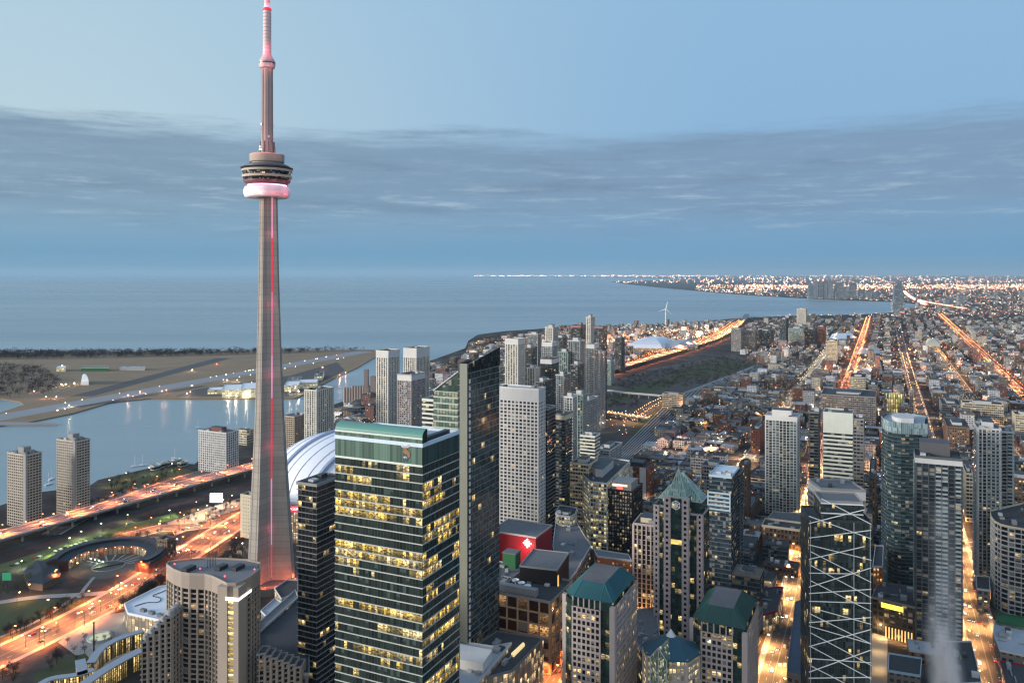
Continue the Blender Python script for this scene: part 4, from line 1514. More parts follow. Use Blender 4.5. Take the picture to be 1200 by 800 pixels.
# ---------------------------------------------------------------- big curved hotel in the foreground
def build_hotel():
    Y0 = 470
    H = zat(676, 480)
    # wall line seen from the street, left to right, as (photo column, depth)
    wall = [(197, 500), (205, 492), (214, 487), (223, 485), (232, 484.5), (241, 484), (250, 481), (258, 476), (267, 470), (276, 470), (284, 474), (293, 481), (303, 492)]
    back = [(303, 502), (288, 507), (264, 509), (238, 510), (216, 506), (199, 504)]
    fp = [((px - CX) / F * Y, Y) for px, Y in wall + back]
    T = Thing('hotel', 'large curved tan hotel with rows of dark balconies and a column of lit windows', 'hotel', (*centre(fp), 0))
    st = style('hotel', 3.05, 3.9, .85, .6, .6, 1.1, (.012, .011, .010), plain('hotel_tan', (.30, .25, .21), .85, .15), plain('hotel_tan_pier', (.34, .285, .235), .85, .15), .045, 1.3, cluster=.03, lcol=(1, .55, .2), blind=.12)
    zt = H - 8.5
    facades(T, fp, 0, zt, st)
    m = MB()
    o = offset(ccw(fp), 1.0)
    m.prism(o, zt, H, top=False)
    T.part('attic', m, st['band'])
    r = roof(T, fp, H, plain('hotel_roof', (.16, .165, .175), .9, .2), 1.0, 1.0, st['pier'])
    rng = random.Random(5)
    for k in range(3):
        c = centre(fp)
        m = MB()
        m.obox((c[0] + rng.uniform(-16, 16), c[1] + rng.uniform(-3, 5)), rng.uniform(2, 4), 2, H + .1, H + 2.4, E1)
        T.part('rooftop_unit', m, DARK)
    m = MB()
    x, y = ((243 - CX) / F * 496, 496)
    for k in range(6):
        m.tube((x + (k % 3) * 2, y + (k // 3) * 3, H), (x + (k % 3) * 2, y + (k // 3) * 3, H + 9), .18, .12, 5)
    T.part('roof_mast', m, STEEL)
    for px, Y in ((203, 495), (233, 487), (262, 475), (297, 486)):
        m = MB()
        m.ball(((px - CX) / F * Y, Y + 2, H + 1.8), .55)
        T.part('beacon', m, L_RED)
    # blind stair tower with lit stair windows
    a, b = Vector(((256.5 - CX) / F * 469.5, 469.5)), Vector(((281 - CX) / F * 466.5, 466.5))
    d = (b - a).normalized()
    nr = Vector((d.y, -d.x))
    m = MB()
    L = (b - a).length
    for s0, s1 in ((0, .46), (.76, 1.0)):
        q0, q1 = a + d * L * s0 + nr * 1.5, a + d * L * s1 + nr * 1.5
        m.prism([tuple(q0), tuple(q1), tuple(q1 - nr * 9), tuple(q0 - nr * 9)], 0, H - .7)
    so = T.part('stair_tower', m, st['pier'])
    q0, q1 = a + d * L * .46 + nr * .9, a + d * L * .76 + nr * .9
    m = MB()
    m.poly([(*q0, 0), (*q1, 0), (*q1, H - 8.5), (*q0, H - 8.5)], [(0, 0), (3, 0), (3, H - 8.5), (0, H - 8.5)])
    T.part('stair_window', m, glazing('stairlit', (.25, .16, .05), 3.0, 3.05, .985, (1, .72, .22), 1.7, wall=(.30, .25, .21), wf=.86, hf=.62, cluster=.02), so)
    q0 += nr * .9
    q1 = q0 + d * L * 1.2
    c = (q0 + q1) / 2
    e0, e1 = a + d * L * .40 + nr * 2.4, Vector(((294 - CX) / F * 478, 478)) + nr * 1.6
    m = MB()
    em_ = b + nr * 1.95 + d * .3
    e0 = a + d * L * .40 + nr * 1.95
    e1 = Vector(((295 - CX) / F * 479, 479))
    for g0, g1 in ((e0, em_), (em_, e1)):
        m.poly([(*g0, H - 8.2), (*g1, H - 8.2), (*g1, H - 6.3), (*g0, H - 6.3)])
        m.poly([(*g0, H - 6.3), (*g1, H - 6.3), (*(g1 + d * .1 - nr * .6), H - 6.3), (*(g0 - nr * .6), H - 6.3)])
    T.part('name_sign', m, lit('hotel_sign', (1, .93, .9), 1.3))
    HEROES.append(fp)
    # stepped wing on the left with rounded bays
    for k in range(5):
        x0, x1 = 166 + k * 7.0, 173 + k * 7.0
        Ya = 474 - (4 - k) * 1.0
        zt = zat(752 - k * 7.2, Ya)
        p = [((x0 - CX) / F * Ya, Ya), ((x1 - CX) / F * (Ya + 1), Ya + 1)]
        p += [(p[1][0] + 2, Ya + 30), (p[0][0] + 2, Ya + 30)]
        facades(T, p, 0, zt, st)
        roof(T, p, zt, ROOF_MID, .6, .9, GREY, name='wing_roof')
        m = MB()
        for j in range(3):
            c = ((p[0][0] + p[1][0]) / 2, Ya + 4 + j * 6)
            m.lathe(c, [(2.5, zt), (2.4, zt + 2.6), (1.8, zt + 3.1), (.05, zt + 3.3)], 14)
        T.part('rounded_bay', m, GREY)
    # stepped wing on the right
    for k in range(7):
        x0, x1 = 303 + k * 7, 310 + k * 7
        Ya = 474 + k * 1.2
        zt = zat(766 + k * 2.6, Ya)
        p = [((x0 - CX) / F * Ya, Ya), ((x1 - CX) / F * (Ya + 1.2), Ya + 1.2)]
        p += [(p[1][0], Ya + 9), (p[0][0], Ya + 9)]
        facades(T, p, 0, zt, st)
        roof(T, p, zt, DARK, .6, .9, GREY, name='wing_roof')


build_hotel()


# ---------------------------------------------------------------- low halls round the tower's foot
def low_hall(name, label, cat, px, z, wallm, roofm, par=1.0, extra=None, pm=None):
    fp = ccw([gp(x, y, z) for x, y in px])
    T = Thing(name, label, cat, (*centre(fp), 0))
    m = MB()
    m.prism(fp, 0, z, top=False)
    T.part('wall', m, wallm)
    roof(T, fp, z, roofm, par, .25, pm or PALE, name='roof')
    if roofm in (ROOF_DARK, ROOF_MID, ROOF_PALE) and abs(area(fp)) > 500:
        rg = random.Random(int(z * 7 + abs(fp[0][0])))
        rooftop(T, fp, z, rg, None, None, 6)
        c = Vector(centre(fp))
        for q in range(3):
            a_ = c + Vector(E1) * rg.uniform(-9, 3) + Vector(E2) * rg.uniform(-9, 9)
            b_ = a_ + Vector(rg.choice((E1, E2))) * rg.uniform(5, 10)
            if inside(a_, fp) and inside(b_, fp):
                m = MB()
                m.tube((*a_, z + .6), (*b_, z + .6), .45, .45, 6)
                T.part('duct', m, UNIT)
    HEROES.append(fp)
    return T, fp


GOLDWALL = glazing('goldwall', (.30, .17, .07), 2.0, 6.0, .9, (1, .62, .22), 1.3, cluster=.02, mull=.3)
LITWALL = glazing('litwall', (.25, .2, .14), 3.4, 5.0, .55, (1, .66, .30), 1.1, cluster=.2, mull=.35)
DIMWALL = glazing('dimwall', (.05, .05, .05), 4.0, 4.5, .12, WARM, .8, wall=(.16, .15, .14), wf=.6, hf=.5, cluster=.2)

T, fp = low_hall('aquarium', 'low hall with faceted white roof and swirling lines beside the boulevard', 'aquarium', [(146, 708), (186, 688), (200, 686), (228, 690), (232, 742), (192, 728), (150, 719)], 13, LITWALL, ROOF_WHITE, 1.2, pm=WHITEM)
m = MB()
pts = smooth([gp(x, y, 13.2) for x, y in ((158, 710), (172, 705), (186, 706), (190, 700), (176, 698), (188, 694), (197, 690))], 3)
for a, b in zip(pts, pts[1:]):
    m.tube((*a, 13.2), (*b, 13.2), .35, .35, 5, caps=False)
T.part('roof_swirl', m, DARK)
for x, y in ((168, 716), (178, 719), (188, 722)):
    m = MB()
    m.obox(gp(x, y, 13), 1.4, 2.2, 13.1, 15, E1)
    T.part('skylight', m, MIDGREY)
for x, y in ((152, 724), (164, 727), (176, 731), (188, 735), (148, 716)):
    g = gp(x, y + 3, 4)
    point_lamp((*g, 4), (1, .68, .36), 3600, .4)
low_hall('conference_hall', 'large flat dark roof with thin seams between the hotel and the black tower', 'hall', [(302, 738), (349, 702), (362, 720), (362, 790), (326, 790), (304, 764)], 24, DIMWALL, plain('slate_roof', (.05, .052, .058), .9, .3, .2), 1.2, pm=GREY)
for k, q in enumerate(([(303, 730), (346, 692), (349, 700), (304, 741)], [(306, 716), (322, 702), (330, 706), (312, 722)], [(322, 690), (336, 680), (349, 680), (349, 694), (330, 702)])):
    low_hall('service_hall', ('long pale roof strip running beside the large dark seamed roof', 'small blue-grey roofed hut on the pale strip by the tower foot', 'lit low hall at the right foot of the tall tower')[k], 'hall', q, (25.5, 20, 12)[k], LITWALL if k == 2 else DIMWALL, (ROOF_MID, ROOF_PALE, ROOF_DARK)[k])


def build_skywalk():
    T = Thing('skywalk', 'curved blue-grey roofed glass walkway with golden lit windows left of the hotel', 'walkway', (*gp(130, 790), 0))
    z = 14.0
    for k, (path, w) in enumerate((([gp(106, 776, z), gp(116, 760, z), gp(132, 750, z), gp(150, 743, z), gp(168, 738, z)], 5.5), ([gp(48, 800, z), gp(60, 793, z), gp(90, 790, z), gp(110, 783, z)], 5), ([gp(96, 802, z), gp(120, 785, z), gp(150, 768, z), gp(175, 756, z)], 7), ([gp(94, 772, z), gp(97, 790, z)], 6))):
        P = smooth(path, 2)
        m = strip(P, w, z, None, 'roof', z0=z - .8)
        ro = T.part('roof', m, plain('walk_roof', (.25, .29, .34), .6, .15))
        m = MB()
        for s_ in (1, -1):
            run = 0
            for a, b in zip(P, P[1:]):
                A, B = Vector(a), Vector(b)
                d = (B - A).normalized()
                nn = Vector((-d.y, d.x)) * (w / 2 - .4) * s_
                L = (B - A).length
                q = [(*(A + nn), 3), (*(B + nn), 3), (*(B + nn), z - .8), (*(A + nn), z - .8)]
                m.poly(q, [(run, 0), (run + L, 0), (run + L, 10), (run, 10)])
                run += L
        T.part('window_wall', m, glazing('walkgold', (.10, .07, .03), 1.6, 10.2, .9, (1, .66, .18), 1.25, cluster=.05, mull=.35))
    m = MB()
    q = gp(140, 758, 10)
    return T


build_skywalk()
# black mast and the round lit pool on the plaza
x, y = gp(110, 768)
P_ = Thing('mast', 'tall thin black mast standing on the plaza by the round lit pool', 'mast', (x, y, 0))
m = MB()
m.tube((x, y, 0), (x, y, 23), .55, .45, 8)
P_.part('pole', m, BLACKM)
m = MB()
m.tube((x, y, 23), (x, y, 23.6), .8, .8, 8)
P_.part('cap', m, BLACKM)
x, y = gp(117, 747)
P_ = Thing('plaza_pool', 'round pale-lit pool with raised rim on the plaza', 'pool', (x, y, 0))
m = MB()
m.lathe((x, y), [(8.6, 0), (8.6, 1.4), (7.6, 1.4), (7.4, .5)], 40)
P_.part('rim', m, PALE)
m = MB()
m.lathe((x, y), [(7.45, .6), (.01, .62)], 40)
P_.part('water_surface', m, lit('pool_glow', (.85, .85, .5), .35))
# bright screen by the expressway
p = at(253.5, 583, gp(0, 592)[1])
P_ = Thing('advert_screen', 'blank bright white lit screen standing beside the expressway', 'screen', (p.x, p.y, 0))
m = MB()
m.obox((p.x, p.y), 7, .8, p.z - 5, p.z + 5, (1, 0))
P_.part('screen_panel', m, lit('screen_white', (1, .97, .95), 3.0))
m = MB()
m.obox((p.x, p.y + 1.5), .8, .6, 0, p.z + 3, (1, 0))
P_.part('post', m, STEEL)
point_lamp((p.x, p.y - 4, p.z), (1, .95, .95), 9000, 2)
x, y = gp(8, 692)
P_ = Thing('green_sign', 'small lit green sign board beside the lawn', 'sign', (x, y, 0))
m = MB()
m.obox((x, y), 3.6, .5, 9, 15, (1, 0))
P_.part('panel', m, lit('sign_green', (.03, .30, .14), .5))
m = MB()
m.tube((x, y + .7, 0), (x, y + .7, 12), .3, .3, 6)
P_.part('post', m, STEEL)

# ---------------------------------------------------------------- broadcasting centre: red hall, green hall, black hall, lattice front
fpR = foot(628, 575, 647, 640)
zR = zat(630, 640)
T = Thing('broadcast_hall', 'red-walled broadcasting hall with flat grey roof and glowing white gem emblem', 'hall', (*centre(fpR), 0))
m = MB()
m.prism(fpR, 0, zR, top=False)
T.part('wall', m, RED)
roof(T, fpR, zR, ROOF_MID, .9, .2, STONE)
near = Vector(min(fpR, key=lambda p: p[1]))
gc = near + Vector(E2) * 7.4 - Vector(E1) * .35
zc = zat(638.5, 638)
gem = lit('gem_white', (1, .80, .76), 2.0)
for ix in range(-2, 3):
    for iz in range(-2, 3):
        if abs(ix) + abs(iz) > 2:
            continue
        c = gc + Vector(E2) * ix * 1.5
        z = zc + iz * 1.5
        e = Vector(E2)
        r = 1.15 if ix or iz else .8
        m = MB()
        if abs(ix) + abs(iz) == 2 and (ix == 0 or iz == 0):
            P = [(c + e * .95, z), (c, z + .95), (c - e * .95, z), (c, z - .95)]
        else:
            P = [(c + e * r * .62, z + r * .62), (c - e * r * .62, z + r * .62), (c - e * r * .62, z - r * .62), (c + e * r * .62, z - r * .62)]
        m.poly([(*a, b) for a, b in P])
        m.poly([(*a, b) for a, b in P][::-1])
        T.part('emblem_piece', m, gem)
HEROES.append(fpR)
point_lamp((gc.x - E1[0] * 5, gc.y - E1[1] * 5, zc - 3), (1, .5, .45), 5000, 1)
low_hall('equipment_roof', 'pale grey equipment roof at the foot of the red hall below the green plant house', 'roof', [(583, 658), (630, 668), (612, 694), (580, 690)], 42.5, DIMWALL, ROOF_MID)
fpG = foot(604, 589, 610, 606)
T = Thing('plant_house', 'green boxy plant house on the roof in front of the red hall', 'plant house', (*centre(fpG), 42.5))
m = MB()
m.prism(fpG, 42.6, zat(650, 606))
T.part('wall', m, GREENP)
m = MB()
m.prism(offset(ccw(fpG), .3), zat(650, 606) + .01, zat(650, 606) + .8)
T.part('coping', m, ROOF_MID)
fpB = foot(653, 609, 664.5, 560, ang=radians(-8), wr=36)
zB = zat(668, 560)
T = Thing('studio_block', 'windowless black cube hall with grey roof and one golden lit edge', 'studio', (*centre(fpB), 0))
m = MB()
m.prism(fpB, 0, zB, top=False)
T.part('wall', m, BLACKM)
roof(T, fpB, zB, ROOF_MID, .7, .1, GREY)
nb_ = Vector(max(fpB, key=lambda p: p[0] / p[1] - (0 if p[1] < 580 else 9)))
m = MB()
m.obox((nb_.x + .7, nb_.y + 1.5), .5, 1.2, 4, zB - 4, (1, 0))
T.part('light_slot', m, lit('gold_slot', (1, .52, .14), .9, .3))
point_lamp((nb_.x + 6, nb_.y + 4, 18), (1, .5, .16), 9000, .5)
point_lamp((nb_.x + 6, nb_.y + 10, 40), (1, .5, .16), 3000, .5)
HEROES.append(fpB)
T, fp, z = hero('studio_block', 'low office with open ochre lattice front glowing orange from within', 'office block', 645, 706, 582, 654, 532, 'lattice', wr=40, units=4, roofmat=ROOF_DARK, pmat2=GREY)
m = MB()
c = Vector(min(fp, key=lambda p: p[1]))
q = c + Vector(E2) * 12 + Vector(E1) * 3
m.prism([tuple(q), tuple(q + Vector(E2) * 30), tuple(q + Vector(E2) * 30 + Vector(E1) * 5), tuple(q + Vector(E1) * 5)], z + .1, z + 5)
T.part('plant_screen', m, GREY)
rng = random.Random(11)
for k in range(3):
    q = c + Vector(E2) * (22 + k * 6) + Vector(E1) * (12 + k * 3)
    m = MB()
    m.tube((*q, z + .1), (*q, z + 2), .25, .25, 6)
    m.lathe((q.x, q.y), [(.2, z + 2), (2.0, z + 2.8), (2.6, z + 3.8)], 16)
    T.part('dish_antenna', m, WHITEM)
low_hall('studio_roofs', 'long grey roofs stretching behind the black cube hall', 'studio', [(648, 640), (652, 606), (668, 600), (692, 640), (676, 668), (660, 690)], 34, DIMWALL, ROOF_MID)
low_hall('podium_block', 'low orange-lit block with pale roof edge behind the teal-roofed office', 'block', [(696, 644), (736, 650), (740, 657), (700, 652)], 30, glazing('ochre', (.25, .1, .04), 3, 4, .5, (1, .45, .15), .7, wall=(.30, .12, .06), wf=.5, hf=.5, cluster=.1), ROOF_MID)
low_hall('parking_block', 'dark low roof with lit skylight in front of the lattice office', 'block', [(582, 740), (637, 748), (600, 786), (548, 800), (540, 770)], 30, LITWALL, ROOF_DARK, pm=MIDGREY)
T, fp = low_hall('gallery_block', 'white-roofed low glass hall with gold windows at the foot of the tower', 'hall', [(538, 752), (578, 758), (599, 754), (560, 800), (530, 812)], 33, LITWALL, ROOF_PALE, pm=PALE)
m = MB()
m.prism([gp(x, y, 40) for x, y in ((539, 752), (577, 759), (566, 775), (539, 770))], 33.1, 39)
T.part('penthouse', m, WHITE)
sk = Thing('skylight', 'single lit skylight strip on the dark low roof', 'skylight', (*gp(608, 760, 30), 30))
m = MB()
m.prism([gp(x, y, 32) for x, y in ((599, 764), (613, 751), (615, 753), (602, 766))], 30.1, 31.6)
sk.part('panel', m, lit('skylight_gold', (1, .75, .35), .75))


# ---------------------------------------------------------------- stone offices with teal hipped roofs
def stone_office(label, xl, xm0, xm1, xm2, xr, yfront, Y, roofm, depth=48):
    """chamfered stone block: left return, punched front, glass recess and stone right side under a hipped roof"""
    z = zat(yfront, Y)
    near = Vector(((xm0 - CX) / F * (Y + 4), Y + 4))
    du, dv = Vector(E2), Vector(E1)

    def col(px, base, d):
        k = (px - CX) / F
        return (k * base.y - base.x) / (d.x - k * d.y)
    fr = near - du * -0.0
    # front runs along -du (to the right, nearer)
    w1 = col(xm1, near, -du)
    p1 = near - du * w1
    w2 = col(xm2, p1, -du)
    p2 = p1 - du * w2
    wl = col(xl, near, (du + dv * .9).normalized())
    p0 = near + (du + dv * .9).normalized() * wl
    wr = min(col(xr, p2, dv), depth)
    p3 = p2 + dv * depth
    p4 = p0 + dv * (depth - 6)
    fp = ccw([tuple(p) for p in (p0, near, p1 + dv * .0, p2, p3, p4)])
    T = Thing('stone_office', label, 'office block', (*centre(fp), 0))
    sp, sg = ST['stone_punch'], ST['stone_glass']

    def wall(a, b, st, zz):
        """one facade from a to b (outside on the right-hand side)"""
        L = (b - a).length
        nb, nf = max(1, round(L / st['bw'])), round(zz / st['fh'])
        fh = zz / nf
        d = (b - a) / L
        nr = Vector((d.y, -d.x))
        g = MB()
        g.poly([(*a, 0), (*b, 0), (*b, zz), (*a, zz)], [(0, 0), (nb * st['bw'], 0), (nb * st['bw'], nf * st['fh']), (0, nf * st['fh'])])
        go = T.part('facade', g, st['glass'])
        m = MB()
        for k in range(nf + 1):
            lo, hi = max(0, k * fh - st['bh'] / 2), min(zz, k * fh + st['bh'] / 2)
            A, B = a + nr * st['bd'], b + nr * st['bd']
            m.poly([(*A, lo), (*B, lo), (*B, hi), (*A, hi)])
            m.poly([(*A, hi), (*B, hi), (*b, hi), (*a, hi)])
            m.poly([(*a, lo), (*b, lo), (*B, lo), (*A, lo)])
        T.part('floor_band', m, st['band'], go)
        m = MB()
        for k in range(nb + 1):
            c = a + d * (L * k / nb)
            e = d * st['pw'] / 2
            ao, bo = c - e + nr * st['pd'], c + e + nr * st['pd']
            m.poly([(*ao, 0), (*bo, 0), (*bo, zz), (*ao, zz)])
            m.poly([(*(c - e), 0), (*ao, 0), (*ao, zz), (*(c - e), zz)])
            m.poly([(*bo, 0), (*(c + e), 0), (*(c + e), zz), (*bo, zz)])
            m.poly([(*(c - e), zz), (*ao, zz), (*bo, zz), (*(c + e), zz)])
        T.part('pier', m, st['pier'], go)
    wall(p0, near, sg, z + 3)
    wall(near, p1, sp, z)
    wall(p1 + dv * 2.2, p2 + dv * 1.2, sg, z + 3)
    wall(p2, p3, sp, z + 3)
    m = MB()
    m.obox(tuple(p2 - dv * .2 + du * .4), 1.6, 1.6, 0, z + 3.4, E1)
    m.obox(tuple(p0 + dv * .6), 1.4, 1.4, 0, z + 3.4, E1)
    T.part('corner_pier', m, STONE)
    m = MB()
    for a, b in ((p3, p4), (p4, p0)):
        m.poly([(*a, 0), (*b, 0), (*b, z + 3), (*a, z + 3)])
    T.part('rear_wall', m, STONE)
    # loggia under the eaves and hipped roof with a flat top
    ins = offset(fp, -1.6)
    m = MB()
    m.prism(ins, z - .2, z + 5.2, top=False)
    T.part('loggia', m, ST['stone_glass']['glass'])
    m = MB()
    m.flat(offset(fp, -.2), z + .04)
    T.part('terrace', m, ROOF_DARK)
    m = MB()
    for k in range(6):
        c = near + (p1 - near) * (k / 5)
        m.obox(tuple(c + dv * .5), .35, .35, z + .05, z + 5.2, E1)
    T.part('loggia_column', m, STONE)
    ze, zt = z + 5.2, z + 13.0
    eave = offset(fp, -.6)
    top = offset(fp, -8.6)
    tc = centre(top)
    m = MB()
    n = len(eave)
    for k in range(n):
        j = (k + 1) % n
        m.poly([(*eave[k], ze), (*eave[j], ze), (*top[j], zt), (*top[k], zt)])
    ro = T.part('roof', m, roofm)
    m = MB()
    m.flat(top, zt + .02)
    T.part('roof_deck', m, plain('roof_deck_brown', (.13, .125, .125), .9, .4), ro)
    m = MB()
    for k in range(n):
        j = (k + 1) % n
        m.tube((*eave[k], ze + .1), (*top[k], zt + .1), .28, .28, 5)
        L = (Vector(eave[j]) - Vector(eave[k])).length
        for q in range(1, int(L / 1.6)):
            t = q / int(L / 1.6)
            A = Vector((*eave[k], ze)).lerp(Vector((*eave[j], ze)), t)
            B = Vector((*top[k], zt)).lerp(Vector((*top[j], zt)), t)
            m.tube(A + Vector((0, 0, .05)), B + Vector((0, 0, .05)), .10, .10, 3, caps=False)
    T.part('roof_seam', m, plain('seam_' + roofm.name, tuple(c * 1.7 for c in ((.018, .085, .10) if roofm is TEALROOF else (.02, .062, .052)))), ro)
    HEROES.append(fp)
    return T


stone_office('pink-grey stone office with bright teal hipped roof beside the black cube hall', 662, 671, 703, 719, 743, 712, 486, TEALROOF)
stone_office('pink-grey stone office with dark green hipped roof by the glowing avenue', 811, 822, 858, 874, 888, 742, 478, GREENROOF)


# ---------------------------------------------------------------- tower with glass pyramids
def build_pyramid_tower():
    Y = 560
    z = zat(585, Y)
    fp = foot(807, 778, 829, Y, wr=30)
    T = Thing('pyramid_tower', 'stone and green glass tower with pyramid roofs and white lattice diamond below the tip', 'tower', (*centre(fp), 0))
    near = Vector(((807 - CX) / F * Y, Y))
    du, dv = Vector(E2), Vector(E1)

    def col(px, base, d):
        k = (px - CX) / F
        return (k * base.y - base.x) / (d.x - k * d.y)
    w = col(779, near, du)
    pier_st = style('pyr_pier', 3.7, 3.2, 1.7, .35, 1.1, .4, (.012, .012, .013), plain('rose_stone', (.42, .36, .36)), _M['rose_stone'], .03, 1.2, cluster=.1, blind=.05)
    core = ccw([tuple(near), tuple(near + du * w), tuple(near + du * w + dv * 30), tuple(near + dv * 30)])
    facades(T, core, 0, z, ST['stone_glass'])
    pw = 4.1
    for s0 in (0, w - pw):
        a = near + du * s0 - dv * 1.6
        f2 = ccw([tuple(a), tuple(a + du * pw), tuple(a + du * pw + dv * 3), tuple(a + dv * 3)])
        facades(T, f2, 0, z, pier_st, plainrear=False)
        m = MB()
        m.prism(offset(f2, .4), z, z + .8)
        T.part('pier_cap', m, _M['rose_stone'])
    # wings
    for sgn, px, yt, dep in ((1, 767, 597, 22), (-1, 823, 602, 24)):
        b = near + dv * 5 + (du * w if sgn > 0 else Vector((0, 0)))
        L = abs(col(px, b, du * sgn))
        zz = zat(yt, Y + 5)
        f2 = ccw([tuple(b), tuple(b + du * sgn * L), tuple(b + du * sgn * L + dv * dep), tuple(b + dv * dep)])
        facades(T, f2, 0, zz, ST['stone_glass'])
        roof(T, f2, zz, ROOF_DARK, 1, .4, _M['rose_stone'], name='wing_roof')
        e = b + du * sgn * (L - 3.4) - dv * .8
        f3 = ccw([tuple(e), tuple(e + du * sgn * 3.6), tuple(e + du * sgn * 3.6 + dv * 3), tuple(e + dv * 3)])
        facades(T, f3, 0, zz + 1, pier_st, plainrear=False)
    # lit sky-lobby strip
    m = MB()
    a, b = near - dv * .3 + du * 4.4, near - dv * .3 + du * (w - 4.4)
    zz = zat(637, Y)
    m.poly([(*b, zz - 1.5), (*a, zz - 1.5), (*a, zz + 1.8), (*b, zz + 1.8)])
    T.part('sky_lobby', m, lit('gold_strip', (1, .62, .16), .85, .35))
    # pyramids
    glassg = glazing('pyramid_glass', (.10, .19, .17), 1.5, 2.0, .02, mull=.16, rough=.3, blind=.3, bcol=(.22, .33, .30), mcol=(.30, .40, .37))

    def pyramid(c, hw, hd, zb, zt, name='pyramid_roof'):
        P = [c - du * hw - dv * hd, c + du * hw - dv * hd, c + du * hw + dv * hd, c - du * hw + dv * hd]
        m = MB()
        for k in range(4):
            a, b = P[k], P[(k + 1) % 4]
            L = (b - a).length
            tri = [(*b, zb), (*a, zb), (*c, zt)]
            m.poly(tri, [(0, 0), (L, 0), (L / 2, 14)])
        o = T.part(name, m, glassg)
        m = MB()
        for k in range(4):
            m.tube((*P[k], zb), (*c, zt), .35, .25, 5)
            m.tube((*P[k], zb), (*P[(k + 1) % 4], zb), .35, .35, 5)
            for q in (1, 2):
                t = q / 3
                a = Vector((*P[k], zb)).lerp(Vector((*P[(k + 1) % 4], zb)), t)
                m.tube(a, (*c, zt), .14, .1, 4)
        T.part('ridge', m, plain('pyramid_ridge', (.34, .43, .40), .5), o)
        return o
    c0 = near + du * (w / 2) + dv * 6
    pyramid(c0, w / 2 - 1.5, 6.5, z + .9, zat(550, Y + 6))
    m = MB()
    m.obox(tuple(c0), w / 2 - 1.5, 6.5, z - .1, z + .9, (E2[0], E2[1]))
    T.part('pyramid_base', m, _M['rose_stone'])
    m = MB()
    m.tube((*c0, zat(551, Y + 6)), (*c0, zat(546, Y + 6)), .25, .08, 5)
    T.part('finial', m, PALE)
    pyramid(near + du * (w / 2) + dv * 19, w / 2 + 7, 9, z - 4, z + 14, 'rear_pyramid_roof')
    m = MB()
    m.obox(tuple(near + du * (w / 2) + dv * 19), w / 2 + 7, 9, z - 18, z - 4, (E2[0], E2[1]))
    T.part('rear_drum', m, ST['stone_glass']['glass'])
    # white lattice diamond
    cc = near - dv * 2.1 + du * (w / 2)
    zc = zat(592.5, Y)
    S_ = plain('lattice_white', (.75, .74, .72), .5, .05)
    m = MB()
    R = 3.1
    for k in range(6):
        a, b = radians(90 + 60 * k), radians(150 + 60 * k)
        p0 = Vector((*(cc + du * R * cos(a)), zc + R * sin(a)))
        p1 = Vector((*(cc + du * R * cos(b)), zc + R * sin(b)))
        m.tube(p0, p1, .34, .34, 5)
        m.tube((*cc, zc), p0, .3, .3, 5)
        m.tube(p0.lerp(Vector((*cc, zc)), .5), p1.lerp(Vector((*cc, zc)), .5), .3, .3, 5)
    T.part('lattice_diamond', m, S_)
    HEROES.append(offset(core, 9))


build_pyramid_tower()
hero('stone_office', 'dark ribbed stone office with orange lit base before the pyramid-topped tower', 'office block', 768, 617, 742, 790, 600, 'rib', wr=26, ang=radians(-3), pent=(.5, 4), pmat=CREAM, units=4)
x, y = gp(757, 706)
for k in range(3):
    point_lamp((((748 + k * 8) - CX) / F * 592, 592, 6), (1, .5, .16), 9000, .5)


